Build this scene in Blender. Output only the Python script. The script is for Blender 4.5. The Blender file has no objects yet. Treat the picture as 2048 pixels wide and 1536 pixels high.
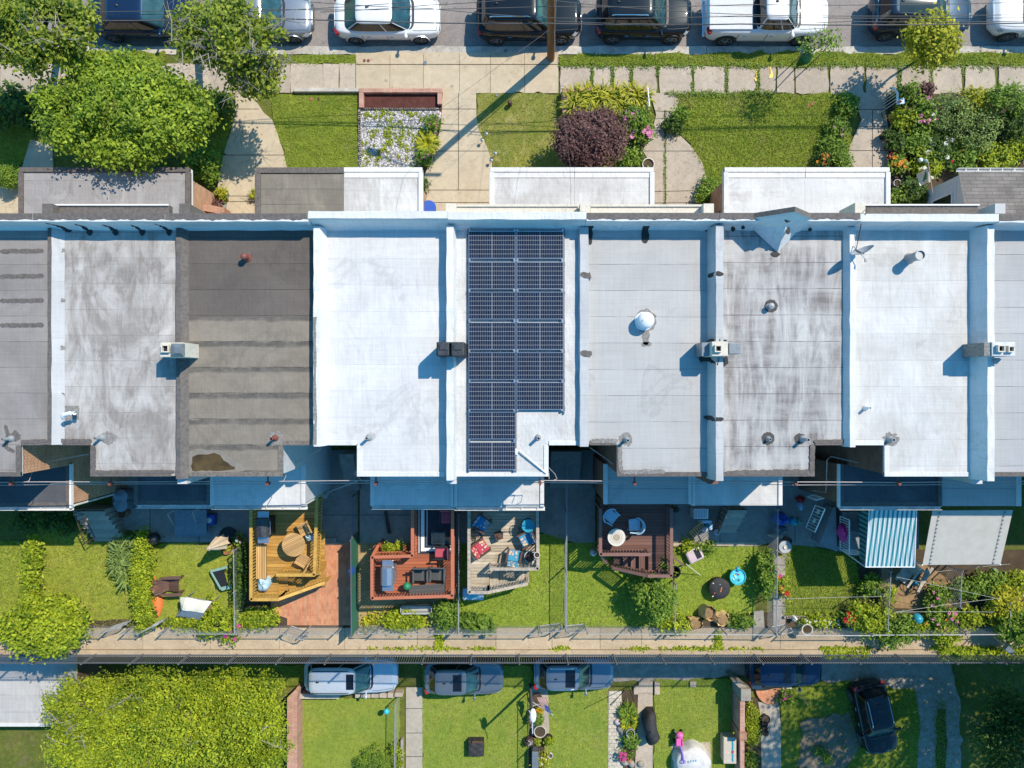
import bpy,math,random
import numpy as np
from mathutils import Vector,Matrix
random.seed(7)
RNG=np.random.default_rng(11)
FPX,CAMH=1421.0,32.0
LOW=-6.0
SUN_K=(0.6126,0.57)
scene=bpy.context.scene
COL=scene.collection
def P(px,py,z=0.0):
 s=(CAMH-z)/FPX
 return((px-1024.0)*s,(768.0-py)*s,z)
def PX(px,z=0.0):return(px-1024.0)*(CAMH-z)/FPX
def PY(py,z=0.0):return(768.0-py)*(CAMH-z)/FPX
def PP(pts,z=0.0):return[P(a,b,z)[:2]for a,b in pts]
class MB:
 def __init__(s):s.v=[];s.f=[];s.m=[];s.t=[]
 def add(s,vs,fs,mi=0,t=0.5):
  o=len(s.v);s.v.extend([tuple(p)for p in vs])
  for f in fs:
   s.f.append([i+o for i in f]);s.m.append(mi);s.t.append(t)
  return s
 def box(s,x0,y0,z0,x1,y1,z1,mi=0,t=0.5):
  if x0>x1:x0,x1=x1,x0
  if y0>y1:y0,y1=y1,y0
  if z0>z1:z0,z1=z1,z0
  v=[(x0,y0,z0),(x1,y0,z0),(x1,y1,z0),(x0,y1,z0),(x0,y0,z1),(x1,y0,z1),(x1,y1,z1),(x0,y1,z1)]
  return s.add(v,[(0,3,2,1),(4,5,6,7),(0,1,5,4),(1,2,6,5),(2,3,7,6),(3,0,4,7)],mi,t)
 def obox(s,c,sx,sy,sz,rz=0,mi=0,t=0.5,rx=0,ry=0):
  M=Matrix.Rotation(rz,3,'Z')@Matrix.Rotation(ry,3,'Y')@Matrix.Rotation(rx,3,'X')
  v=[]
  for dz in(-.5,.5):
   for dx,dy in((-.5,-.5),(.5,-.5),(.5,.5),(-.5,.5)):
    q=M@Vector((dx*sx,dy*sy,dz*sz));v.append((c[0]+q.x,c[1]+q.y,c[2]+q.z))
  return s.add(v,[(0,3,2,1),(4,5,6,7),(0,1,5,4),(1,2,6,5),(2,3,7,6),(3,0,4,7)],mi,t)
 def bar(s,a,b,w,h,mi=0,t=0.5):
  a=Vector(a);b=Vector(b);d=(b-a)
  if d.length<1e-6:return s
  d.normalize()
  side=d.cross(Vector((0,0,1)))
  if side.length<1e-3:side=Vector((1,0,0))
  side.normalize();up=side.cross(d)
  v=[]
  for p in(a,b):
   for q,r in((-.5,-.5),(.5,-.5),(.5,.5),(-.5,.5)):
    v.append(p+side*(q*w)+up*(r*h))
  return s.add(v,[(0,1,2,3),(7,6,5,4),(0,4,5,1),(1,5,6,2),(2,6,7,3),(3,7,4,0)],mi,t)
 def tube(s,pts,r,n=8,mi=0,t=0.5,cap=True):
  pts=[Vector(p)for p in pts];rings=[]
  rr=r if isinstance(r,(list,tuple))else[r]*len(pts)
  ref=None
  for i,p in enumerate(pts):
   d=(pts[min(i+1,len(pts)-1)]-pts[max(i-1,0)]).normalized()
   if ref is None:
    ref=Vector((0,0,1))if abs(d.z)<.9 else Vector((1,0,0))
   u=d.cross(ref)
   if u.length<1e-4:u=d.cross(Vector((0,1,0)))
   u.normalize();w=u.cross(d)
   rings.append([p+(u*math.cos(2*math.pi*k/n)+w*math.sin(2*math.pi*k/n))*rr[i]for k in range(n)])
  vs=[q for R in rings for q in R];fs=[]
  for i in range(len(rings)-1):
   for k in range(n):
    a=i*n+k;b=i*n+(k+1)%n
    fs.append((a,b,b+n,a+n))
  if cap:
   fs.append(tuple(range(n-1,-1,-1)));fs.append(tuple((len(rings)-1)*n+k for k in range(n)))
  return s.add(vs,fs,mi,t)
 def cyl(s,c,r,h,n=20,mi=0,r2=None,t=0.5):
  r2=r if r2 is None else r2
  return s.lathe(c,[(0,0),(r,0),(r2,h),(0,h)],n,mi,t)
 def lathe(s,c,prof,n=24,mi=0,t=0.5,sx=1,sy=1,rz=0):
  vs=[];fs=[]
  for r,z in prof:
   for k in range(n):
    a=2*math.pi*k/n
    x,y=r*math.cos(a)*sx,r*math.sin(a)*sy
    vs.append((c[0]+x*math.cos(rz)-y*math.sin(rz),c[1]+x*math.sin(rz)+y*math.cos(rz),c[2]+z))
  for i in range(len(prof)-1):
   for k in range(n):
    a=i*n+k;b=i*n+(k+1)%n
    if prof[i][0]==0 and prof[i+1][0]==0:continue
    if prof[i][0]==0:fs.append((a,b+n,a+n))
    elif prof[i+1][0]==0:fs.append((a,b,a+n))
    else:fs.append((a,b,b+n,a+n))
  return s.add(vs,fs,mi,t)
 def ball(s,c,rx,ry=None,rz=None,n=16,m=8,mi=0,rot=0,t=0.5):
  ry=rx if ry is None else ry;rz=rx if rz is None else rz
  prof=[(max(0.0,math.sin(math.pi*i/m)),-math.cos(math.pi*i/m)*rz)for i in range(m+1)]
  prof[0]=(0,-rz);prof[-1]=(0,rz)
  return s.lathe(c,prof,n,mi,t,rx,ry,rot)
 def prism(s,poly,z0,z1,mi=0,side=None,t=0.5,bottom=True):
  ar=sum(poly[i][0]*poly[(i+1)%len(poly)][1]-poly[(i+1)%len(poly)][0]*poly[i][1]for i in range(len(poly)))
  if ar<0:poly=poly[::-1]
  n=len(poly);side=mi if side is None else side
  s.add([(x,y,z1)for x,y in poly],[tuple(range(n))],mi,t)
  vs=[(x,y,z0)for x,y in poly]+[(x,y,z1)for x,y in poly]
  s.add(vs,[(i,(i+1)%n,n+(i+1)%n,n+i)for i in range(n)],side,t)
  if bottom:s.add([(x,y,z0)for x,y in poly],[tuple(range(n-1,-1,-1))],side,t)
  return s
 def profile_x(s,prof,x0,x1,mis=None,t=0.5,jit=0):
  n=len(prof);K=max(1,int(abs(x1-x0)/.4))if jit else 1;rows=[]
  for k in range(K+1):
   j=jit if 0<k<K else 0
   rows.append([(x0+(x1-x0)*k/K,y+random.uniform(-j,j),z+random.uniform(-j,j)*.6)for y,z in prof])
  for A,B in zip(rows,rows[1:]):
   for i in range(n):s.add([A[i],A[(i+1)%n],B[(i+1)%n],B[i]],[(0,3,2,1)],mis[i]if mis else 0,t)
  s.add([(x0,y,z)for y,z in prof],[tuple(range(n))],mis[0]if mis else 0,t)
  s.add([(x1,y,z)for y,z in prof],[tuple(range(n-1,-1,-1))],mis[0]if mis else 0,t)
  return s
 def profile_y(s,prof,y0,y1,mis=None,t=0.5,jit=0):
  n=len(prof);K=max(1,int(abs(y1-y0)/.4))if jit else 1;rows=[]
  for k in range(K+1):
   j=jit if 0<k<K else 0
   rows.append([(x+random.uniform(-j,j),y0+(y1-y0)*k/K,z+random.uniform(-j,j)*.6)for x,z in prof])
  for A,B in zip(rows,rows[1:]):
   for i in range(n):s.add([A[i],A[(i+1)%n],B[(i+1)%n],B[i]],[(0,1,2,3)],mis[i]if mis else 0,t)
  s.add([(x,y0,z)for x,z in prof],[tuple(range(n-1,-1,-1))],mis[0]if mis else 0,t)
  s.add([(x,y1,z)for x,z in prof],[tuple(range(n))],mis[0]if mis else 0,t)
  return s
 def grid(s,fn,nu,nv,mi=0,t=0.5,flip=False):
  vs=[fn(i/nu,j/nv)for j in range(nv+1)for i in range(nu+1)]
  fs=[]
  for j in range(nv):
   for i in range(nu):
    a=j*(nu+1)+i;q=(a,a+1,a+nu+2,a+nu+1)
    fs.append(q[::-1]if flip else q)
  return s.add(vs,fs,mi,t)
 def arr(s,V,Fq,T):
  o=len(s.v);s.v.extend(map(tuple,V.tolist()))
  s.f.extend((Fq+o).tolist());s.m.extend([0]*len(Fq));s.t.extend(T.tolist())
  return s
LOC={}
def build(name,mb,mats,loc=(0,0,0),smooth=False,bevel=0.0):
 me=bpy.data.meshes.new(name)
 me.from_pydata([(x-loc[0],y-loc[1],z-loc[2])for x,y,z in mb.v],[],mb.f)
 mats=mats if isinstance(mats,(list,tuple))else[mats]
 for m in mats:me.materials.append(m)
 if len(mats)>1:me.polygons.foreach_set('material_index',mb.m)
 at=me.attributes.new('tint','FLOAT','FACE');at.data.foreach_set('value',mb.t)
 if smooth:
  me.polygons.foreach_set('use_smooth',[True]*len(me.polygons))
  me.set_sharp_from_angle(angle=math.radians(smooth if smooth>1 else 40))
 me.update()
 o=bpy.data.objects.new(name,me);COL.objects.link(o)
 if bevel:
  bv=o.modifiers.new('bevel','BEVEL');bv.width=bevel;bv.segments=2;bv.limit_method='ANGLE'
 return o
def tag(o,label,cat,group=None,kind=None):
 if label:o['label']=label
 if cat:o['category']=cat
 if group:o['group']=group
 if kind:o['kind']=kind
 return o
def thing(name,label,cat,loc=(0,0,0),rz=0.0,group=None):
 o=bpy.data.objects.new(name,None);COL.objects.link(o)
 o.empty_display_size=.2
 o.location=loc;o.rotation_euler=(0,0,rz)
 LOC[o.name]=tuple(loc)if rz==0 else None
 return tag(o,label,cat,group)
def part(parent,name,mb,mats,world=True,smooth=False,bevel=0.0,label=None,kind=None):
 root=parent
 while root.parent:root=root.parent
 off=tuple(root.location)if world else(0,0,0)
 o=build(name,mb,mats,off,smooth,bevel);o.parent=parent
 if label:o['label']=label
 if kind:o['kind']=kind
 return o
def solo(name,label,cat,mb,mats,group=None,smooth=False,bevel=0.0,kind=None):
 a=np.array(mb.v);lo=a.min(0);hi=a.max(0)
 loc=((lo[0]+hi[0])/2,(lo[1]+hi[1])/2,lo[2])
 o=build(name,mb,mats,loc,smooth,bevel);o.location=loc
 return tag(o,label,cat,group,kind)
def struct(name,mb,mats,label=None,kind='structure',smooth=False):
 o=build(name,mb,mats,(0,0,0),smooth);o['kind']=kind
 if label:o['label']=label
 return o
def dup(root,loc,rz=None,label=None,group=None,scale=None):
 def cp(o,par):
  c=o.copy();COL.objects.link(c)
  if par is not None:c.parent=par
  for ch in list(o.children):cp(ch,c)
  return c
 r=cp(root,None);r.location=loc
 if rz is not None:r.rotation_euler=(0,0,rz)
 if label:r['label']=label
 if group:r['group']=group
 if scale:r.scale=(scale,)*3
 return r
def newmat(name):
 m=bpy.data.materials.new(name);m.use_nodes=True
 nt=m.node_tree;b=nt.nodes['Principled BSDF']
 return m,nt,b
def nd(nt,typ,**kw):
 n=nt.nodes.new(typ)
 for k,v in kw.items():setattr(n,k,v)
 return n
def setin(n,**kw):
 for k,v in kw.items():n.inputs[k.replace('_',' ')].default_value=v
 return n
def lk(nt,a,b):nt.links.new(a,b)
def rgba(c):return(c[0],c[1],c[2],1.0)
def coords(nt,scale=(1,1,1),rot=0.0,obj=False,loc=(0,0,0)):
 if obj:src=nd(nt,'ShaderNodeTexCoord').outputs['Object']
 else:src=nd(nt,'ShaderNodeNewGeometry').outputs['Position']
 mp=nd(nt,'ShaderNodeMapping');lk(nt,src,mp.inputs['Vector'])
 mp.inputs['Scale'].default_value=scale;mp.inputs['Rotation'].default_value=(0,0,rot);mp.inputs['Location'].default_value=loc
 return mp.outputs['Vector']
def noise(nt,vec,scale,detail=4.0,rough=.55,dist=0.0):
 n=nd(nt,'ShaderNodeTexNoise');lk(nt,vec,n.inputs['Vector'])
 n.inputs['Scale'].default_value=scale;n.inputs['Detail'].default_value=detail
 n.inputs['Roughness'].default_value=rough;n.inputs['Distortion'].default_value=dist
 return n.outputs['Fac']
def ramp(nt,fac,stops,interp='LINEAR'):
 r=nd(nt,'ShaderNodeValToRGB');lk(nt,fac,r.inputs['Fac']);cr=r.color_ramp;cr.interpolation=interp
 while len(cr.elements)<len(stops):cr.elements.new(.5)
 for e,(p,c)in zip(cr.elements,stops):
  e.position=p;e.color=rgba(c)if isinstance(c,(tuple,list))else(c,c,c,1)
 return r.outputs['Color']
def mixc(nt,fac,a,b,mode='MIX'):
 n=nd(nt,'ShaderNodeMix',data_type='RGBA',blend_type=mode)
 for sock,v in((n.inputs[0],fac),(n.inputs[6],a),(n.inputs[7],b)):
  if hasattr(v,'links')or hasattr(v,'is_linked'):lk(nt,v,sock)
  elif isinstance(v,(tuple,list)):sock.default_value=rgba(v)
  else:sock.default_value=v
 return n.outputs[2]
def mth(nt,op,a,b=None,c=None):
 n=nd(nt,'ShaderNodeMath',operation=op)
 for i,v in enumerate((a,b,c)):
  if v is None:continue
  if hasattr(v,'is_linked'):lk(nt,v,n.inputs[i])
  else:n.inputs[i].default_value=v
 return n.outputs[0]
def sep(nt,vec):
 n=nd(nt,'ShaderNodeSeparateXYZ');lk(nt,vec,n.inputs[0]);return n.outputs
def bump(nt,b,height,strength=.3,dist=.02):
 n=nd(nt,'ShaderNodeBump');lk(nt,height,n.inputs['Height'])
 n.inputs['Strength'].default_value=strength;n.inputs['Distance'].default_value=dist
 lk(nt,n.outputs['Normal'],b.inputs['Normal'])
def band(nt,x,period,width,off=0.0):
 f=mth(nt,'FRACT',mth(nt,'DIVIDE',mth(nt,'ADD',x,off),period))
 return mth(nt,'LESS_THAN',f,width/period)
def plain(name,col,rough=.6,metal=0.0,var=.18,scale=7.0,spec=.4,obj=False,coat=0.0):
 m,nt,b=newmat(name)
 v=coords(nt,obj=obj)
 n=noise(nt,v,scale,5,.6)
 k=ramp(nt,n,[(.3,1-var),(.7,1+var*.5)])
 at=nd(nt,'ShaderNodeAttribute',attribute_name='tint')
 tt=mth(nt,'MULTIPLY_ADD',at.outputs['Fac'],.5,.75)
 c=mixc(nt,1.0,mixc(nt,1.0,col,k,'MULTIPLY'),tt,'MULTIPLY')
 lk(nt,c,b.inputs['Base Color'])
 setin(b,Roughness=rough,Metallic=metal);b.inputs['Specular IOR Level'].default_value=spec
 b.inputs['Coat Weight'].default_value=coat;b.inputs['Coat Roughness'].default_value=.05
 return m
def concrete(name,col,dark=.72,rough=.85,scale=1.0,speck=.12,stain=None,amount=.35):
 m,nt,b=newmat(name);v=coords(nt)
 big=noise(nt,v,.9*scale,5,.6,.4);fine=noise(nt,v,38*scale,3,.7);mid=noise(nt,v,4.5*scale,6,.7,.3)
 c=mixc(nt,ramp(nt,big,[(.3,0),(.72,1)]),tuple(x*dark for x in col),col)
 if stain:c=mixc(nt,mth(nt,'MULTIPLY',ramp(nt,noise(nt,v,.55*scale,6,.65,1.2),[(.5,0),(.7,1)]),amount),c,stain)
 c=mixc(nt,1.0,c,ramp(nt,fine,[(.25,1-speck*1.6),(.75,1+speck)]),'MULTIPLY')
 at=nd(nt,'ShaderNodeAttribute',attribute_name='tint')
 c=mixc(nt,1.0,c,ramp(nt,mid,[(.3,.86),(.7,1.08)]),'MULTIPLY')
 cn=noise(nt,v,.55*scale,8,.6,.8);ck=mth(nt,'LESS_THAN',mth(nt,'ABSOLUTE',mth(nt,'SUBTRACT',cn,.5)),.0022)
 c=mixc(nt,mth(nt,'MULTIPLY',ck,.6),c,tuple(x*.3 for x in col))
 spot=ramp(nt,noise(nt,v,3.1,2,.5),[(.70,1),(.76,.72)])
 c=mixc(nt,1.0,c,spot,'MULTIPLY')
 c=mixc(nt,1.0,c,mth(nt,'MULTIPLY_ADD',at.outputs['Fac'],.5,.75),'MULTIPLY')
 lk(nt,c,b.inputs['Base Color']);setin(b,Roughness=rough)
 b.inputs['Specular IOR Level'].default_value=.2
 bump(nt,b,fine,.25,.01)
 return m
def roofing(name,col,seam=.914,off=0.0,seamcol=None,seamw=.02,grime=None,gamt=0.0,gmode='streak',wrinkle=.35,wr_scale=3.0,var=.08,rough=.75,band_w=0.0,band_col=None,split=None,col2=None):
 m,nt,b=newmat(name);v=coords(nt);xyz=sep(nt,v)
 wob=mth(nt,'MULTIPLY',mth(nt,'SUBTRACT',noise(nt,v,.6,3),.5),.05)
 y=mth(nt,'ADD',xyz[1],wob)
 big=noise(nt,v,.7,6,.62,.6);fine=noise(nt,v,30,3,.7)
 c=mixc(nt,ramp(nt,big,[(.3,0),(.7,1)]),tuple(x*(1-var*1.7)for x in col),tuple(min(.86,x*(1+var))for x in col))
 if split is not None:
  wob2=mth(nt,'MULTIPLY',mth(nt,'SUBTRACT',noise(nt,v,4,4),.5),.12)
  sel=mth(nt,'LESS_THAN',mth(nt,'ADD',xyz[1],wob2),split)
  cc=mixc(nt,ramp(nt,noise(nt,v,1.3,7,.7,.5),[(.3,0),(.7,1)]),tuple(x*.8 for x in col2),tuple(x*1.12 for x in col2))
  c=mixc(nt,sel,c,cc)
 if grime:
  if gmode=='streak':
   g1=noise(nt,coords(nt,(2.2,.42,1)),1.0,7,.68,.6)
   g2=noise(nt,coords(nt,(.35,1.6,1)),1.0,5,.6,.3)
   g=mth(nt,'MULTIPLY',ramp(nt,g1,[(.40,0),(.62,1)]),ramp(nt,g2,[(.32,.25),(.6,1)]))
  elif gmode=='stain':
   g1=noise(nt,coords(nt,(.75,.42,1),.1),1.0,9,.64,1.1);g2=noise(nt,coords(nt,(3.2,.8,1)),1.0,6,.7,1.4)
   g=mth(nt,'ADD',ramp(nt,g1,[(.40,0),(.60,.85)]),mth(nt,'MULTIPLY',ramp(nt,g2,[(.48,0),(.62,1)]),.35))
   g=mth(nt,'MINIMUM',g,1.0)
  elif gmode=='marble':
   g1=noise(nt,coords(nt,(1.15,.5,1),.12),1.0,8,.66,1.6)
   g=ramp(nt,g1,[(.40,0),(.5,.7),(.56,.25),(.66,1)])
  else:
   g=ramp(nt,noise(nt,v,.5,8,.72,.8),[(.52,0),(.72,1)])
  c=mixc(nt,mth(nt,'MULTIPLY',g,gamt),c,grime)
 if band_w:
  wb=mth(nt,'MULTIPLY',mth(nt,'SUBTRACT',noise(nt,v,1.7,5,.6),.5),.22)
  f=mth(nt,'FRACT',mth(nt,'DIVIDE',mth(nt,'ADD',mth(nt,'ADD',xyz[1],wb),off),seam))
  bd=mth(nt,'MULTIPLY',ramp(nt,f,[(1-band_w/seam-.05,0),(1-band_w/seam+.03,.9),(1,1)]),ramp(nt,noise(nt,v,2.4,5,.65),[(.3,.35),(.6,1)]))
  if split is not None:bd=mth(nt,'MULTIPLY',bd,sel)
  c=mixc(nt,bd,c,mixc(nt,noise(nt,v,5,4),tuple(x*.8 for x in band_col),tuple(x*1.2 for x in band_col)))
 wn=nd(nt,'ShaderNodeTexWhiteNoise',noise_dimensions='1D');lk(nt,mth(nt,'FLOOR',mth(nt,'DIVIDE',mth(nt,'ADD',y,off),seam)),wn.inputs['W'])
 c=mixc(nt,1.0,c,mth(nt,'MULTIPLY_ADD',wn.outputs['Value'],.09,.95),'MULTIPLY')
 rol=noise(nt,coords(nt,(.5,16,1)),1.0,4,.6);rol2=noise(nt,coords(nt,(13,.5,1)),1.0,4,.6)
 c=mixc(nt,1.0,c,ramp(nt,mth(nt,'MULTIPLY',mth(nt,'ADD',rol,rol2),.5),[(.36,.92),(.62,1.05)]),'MULTIPLY')
 pn=noise(nt,v,.42,5,.55,.5);ring=mth(nt,'ABSOLUTE',mth(nt,'SUBTRACT',pn,.62))
 c=mixc(nt,1.0,c,ramp(nt,ring,[(0,.88),(.012,.93),(.03,1)]),'MULTIPLY')
 sl=band(nt,y,seam,seamw,off)
 sl=mth(nt,'MULTIPLY',sl,ramp(nt,noise(nt,v,1.4,4),[(.3,.15),(.6,1)]))
 c=mixc(nt,sl,c,seamcol or tuple(x*.45 for x in col))
 c=mixc(nt,1.0,c,ramp(nt,fine,[(.25,.93),(.75,1.05)]),'MULTIPLY')
 dots=ramp(nt,noise(nt,v,11,2,.5),[(.77,1),(.80,.45)])
 c=mixc(nt,1.0,c,dots,'MULTIPLY')
 lk(nt,c,b.inputs['Base Color']);setin(b,Roughness=rough);b.inputs['Specular IOR Level'].default_value=.25
 wr=noise(nt,coords(nt,(1,.45,1)),wr_scale,5,.5,1.1)
 stepn=mth(nt,'FRACT',mth(nt,'DIVIDE',mth(nt,'ADD',y,off),seam))
 hgt=mth(nt,'ADD',mth(nt,'ADD',wr,mth(nt,'MULTIPLY',stepn,.25)),mth(nt,'MULTIPLY',fine,.06))
 bump(nt,b,hgt,wrinkle,.06)
 return m
def bricks(name,c1,c2,mortar,axis='xy',bw=.21,bh=.075,rot=0.0,msize=.012,rough=.85):
 m,nt,b=newmat(name)
 pos=nd(nt,'ShaderNodeNewGeometry').outputs['Position'];s=sep(nt,pos)
 cb=nd(nt,'ShaderNodeCombineXYZ')
 a,d={'xy':(0,1),'yx':(1,0),'yz':(1,2),'xz':(0,2)}[axis]
 lk(nt,s[a],cb.inputs[0]);lk(nt,s[d],cb.inputs[1])
 mp=nd(nt,'ShaderNodeMapping');lk(nt,cb.outputs[0],mp.inputs[0]);mp.inputs['Rotation'].default_value=(0,0,rot)
 t=nd(nt,'ShaderNodeTexBrick');lk(nt,mp.outputs[0],t.inputs['Vector'])
 t.inputs['Scale'].default_value=1.0;t.inputs['Brick Width'].default_value=bw;t.inputs['Row Height'].default_value=bh
 t.inputs['Mortar Size'].default_value=msize;t.inputs['Color1'].default_value=rgba(c1);t.inputs['Color2'].default_value=rgba(c2);t.inputs['Mortar'].default_value=rgba(mortar)
 n=noise(nt,pos,1.6,5,.6)
 c=mixc(nt,1.0,t.outputs['Color'],ramp(nt,n,[(.25,.72),(.75,1.15)]),'MULTIPLY')
 at=nd(nt,'ShaderNodeAttribute',attribute_name='tint')
 c=mixc(nt,1.0,c,mth(nt,'MULTIPLY_ADD',at.outputs['Fac'],.5,.75),'MULTIPLY')
 lk(nt,c,b.inputs['Base Color']);setin(b,Roughness=rough);b.inputs['Specular IOR Level'].default_value=.2
 bump(nt,b,mth(nt,'SUBTRACT',1.0,t.outputs['Fac']),.4,.008)
 return m
def planks(name,col,width=.14,along='y',var=.25,rough=.7,gap=.012,wear=None,obj=False,rot=0.0):
 m,nt,b=newmat(name);v=coords(nt,obj=obj,rot=rot);s=sep(nt,v)
 a=s[0]if along=='y' else s[1]
 idx=mth(nt,'FLOOR',mth(nt,'DIVIDE',a,width))
 wn=nd(nt,'ShaderNodeTexWhiteNoise',noise_dimensions='1D');lk(nt,idx,wn.inputs['W'])
 sc=(14,1.2,4)if along=='y' else(1.2,14,4)
 mp=nd(nt,'ShaderNodeMapping');lk(nt,v,mp.inputs[0]);mp.inputs['Scale'].default_value=sc
 gr=noise(nt,mp.outputs[0],1.0,5,.65,.3)
 c=mixc(nt,ramp(nt,gr,[(.3,0),(.7,1)]),tuple(x*(1-var)for x in col),tuple(x*(1+var*.6)for x in col))
 if wear:c=mixc(nt,mth(nt,'MULTIPLY',ramp(nt,noise(nt,v,1.1,6,.65,.6),[(.42,0),(.68,1)]),.7),c,wear)
 c=mixc(nt,1.0,c,mth(nt,'MULTIPLY_ADD',wn.outputs['Value'],.4,.8),'MULTIPLY')
 at=nd(nt,'ShaderNodeAttribute',attribute_name='tint')
 c=mixc(nt,1.0,c,mth(nt,'MULTIPLY_ADD',at.outputs['Fac'],.4,.8),'MULTIPLY')
 g=band(nt,a,width,gap)
 c=mixc(nt,mth(nt,'MULTIPLY',g,.85),c,(.012,.009,.007))
 lk(nt,c,b.inputs['Base Color']);setin(b,Roughness=rough);b.inputs['Specular IOR Level'].default_value=.3
 bump(nt,b,mth(nt,'SUBTRACT',gr,g),.3,.01)
 return m
def lawnmat(name,g1,g2,dry=(.30,.26,.09),dryamt=.35,scale=1.0,rough=.9,fine_amt=.5):
 g1=(g1[0]*1.4,g1[1]*1.27,g1[2]*1.1);g2=(g2[0]*1.36,g2[1]*1.25,g2[2]*1.1);dry=tuple(x*1.2 for x in dry)
 m,nt,b=newmat(name);v=coords(nt)
 big=noise(nt,v,.8*scale,6,.65,.5);med=noise(nt,v,4.5*scale,5,.7,.4);fine=noise(nt,coords(nt,(1,1,1)),34,4,.75)
 c=mixc(nt,ramp(nt,big,[(.3,0),(.7,1)]),g1,g2)
 c=mixc(nt,mth(nt,'MULTIPLY',ramp(nt,noise(nt,v,1.3*scale,7,.7,.9),[(.5,0),(.7,1)]),dryamt),c,dry)
 c=mixc(nt,1.0,c,ramp(nt,med,[(.25,.7),(.75,1.25)]),'MULTIPLY')
 c=mixc(nt,1.0,c,ramp(nt,fine,[(.28,1-fine_amt),(.72,1+fine_amt*.6)]),'MULTIPLY')
 lk(nt,c,b.inputs['Base Color']);setin(b,Roughness=rough);b.inputs['Specular IOR Level'].default_value=.15
 bump(nt,b,mth(nt,'ADD',fine,med),.6,.04)
 return m
def leafmat(name,dark,light,trans=.35,rough=.5,straw=None):
 if 'petal' not in name:gr=(1.2,1.2,1.2)if dark[0]>dark[1]else(1.28,1.25,.95);dark=tuple(x*g for x,g in zip(dark,gr));light=tuple(min(.7,x*g)for x,g in zip(light,gr))
 m,nt,b=newmat(name)
 at=nd(nt,'ShaderNodeAttribute',attribute_name='tint')
 c=ramp(nt,at.outputs['Fac'],[(0,dark),(.55,tuple((a+d)/2 for a,d in zip(dark,light))),(1 if not straw else .80,light)]+([(.86,straw),(1,tuple(x*1.25 for x in straw))]if straw else[]))
 lk(nt,c,b.inputs['Base Color']);setin(b,Roughness=rough);b.inputs['Specular IOR Level'].default_value=.3
 tr=nd(nt,'ShaderNodeBsdfTranslucent');lk(nt,mixc(nt,1.0,c,(1.0,1.0,.45),'MULTIPLY'),tr.inputs['Color'])
 mx=nd(nt,'ShaderNodeMixShader');mx.inputs[0].default_value=trans
 out=nt.nodes['Material Output']
 lk(nt,b.outputs[0],mx.inputs[1]);lk(nt,tr.outputs[0],mx.inputs[2]);lk(nt,mx.outputs[0],out.inputs['Surface'])
 return m
def carpaint(name,col,metal=.0,rough=.3):
 m,nt,b=newmat(name)
 n=noise(nt,coords(nt,obj=True),3.0,4,.6)
 lk(nt,mixc(nt,n,tuple(x*.9 for x in col),tuple(x*1.05 for x in col)),b.inputs['Base Color'])
 setin(b,Roughness=rough,Metallic=metal);b.inputs['Specular IOR Level'].default_value=.5 if max(col)>.2 else .05;b.inputs['Coat Weight'].default_value=.8;b.inputs['Coat Roughness'].default_value=.04
 return m
def glossy(name,col,rough=.05,spec=.6):
 m,nt,b=newmat(name);lk(nt,ramp(nt,noise(nt,coords(nt,obj=True),2.5,3),[(.35,tuple(x*.6 for x in col)),(.65,tuple(x*1.25 for x in col))]),b.inputs['Base Color']);setin(b,Roughness=rough)
 b.inputs['Specular IOR Level'].default_value=spec
 return m
M={}
WHITE=(.78,.78,.79)
M['roof_white']=roofing('white coated roof',(.60,.59,.58),seam=.93,off=.25,seamcol=(.42,.43,.46),seamw=.018,grime=(.44,.42,.41),gamt=.5,gmode='blot',wrinkle=.6,wr_scale=1.9,var=.06)
M['roof_white2']=roofing('white roof with footprints',(.59,.58,.565),seam=.93,off=.1,seamcol=(.36,.35,.34),seamw=.016,grime=(.43,.40,.36),gamt=.5,gmode='stain',wrinkle=.4,wr_scale=2.6,var=.07)
M['roof_solar']=roofing('white stippled roof',(.57,.565,.555),seam=2.6,off=.1,seamw=.008,grime=(.36,.31,.25),gamt=.4,gmode='blot',wrinkle=.5,wr_scale=6,var=.09)
M['roof_light']=roofing('light grey roof',(.43,.418,.405),seam=.925,off=.42,seamcol=(.16,.16,.17),seamw=.02,grime=(.33,.31,.29),gamt=.4,gmode='blot',wrinkle=.12,var=.04)
M['roof_grime']=roofing('grey roof with grime',(.46,.445,.43),seam=.925,off=.36,seamcol=(.10,.09,.09),seamw=.024,grime=(.16,.14,.135),gamt=.95,gmode='streak',wrinkle=.2,var=.06)
M['roof_marble']=roofing('silver roof with worn swirls',(.49,.462,.435),seam=.905,off=.1,seamcol=(.2,.18,.17),seamw=.016,grime=(.22,.19,.17),gamt=.85,gmode='stain',wrinkle=.45,wr_scale=2.4,var=.06)
M['roof_brown']=roofing('brown roll roofing',(.128,.108,.094),seam=.91,off=.33,seamcol=(.05,.045,.04),seamw=.022,wrinkle=.25,wr_scale=7,var=.1,band_w=.17,band_col=(.10,.09,.08),split=2.35,col2=(.235,.2,.16))
M['roof_tan']=roofing('grey brown roof',(.26,.235,.22),seam=.905,off=.33,seamcol=(.12,.1,.09),seamw=.02,grime=(.36,.34,.32),gamt=.4,gmode='blot',wrinkle=.2,var=.1)
M['roof_garage']=roofing('pale garage roof',(.47,.46,.45),seam=.86,off=.2,seamcol=(.15,.14,.14),seamw=.02,grime=(.36,.34,.33),gamt=.5,gmode='marble',wrinkle=.15,var=.05)
M['roof_grey']=roofing('grey roof',(.39,.385,.385),seam=.93,off=.1,seamcol=(.15,.15,.15),seamw=.02,grime=(.3,.28,.27),gamt=.25,gmode='blot',wrinkle=.1,var=.04)
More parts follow.
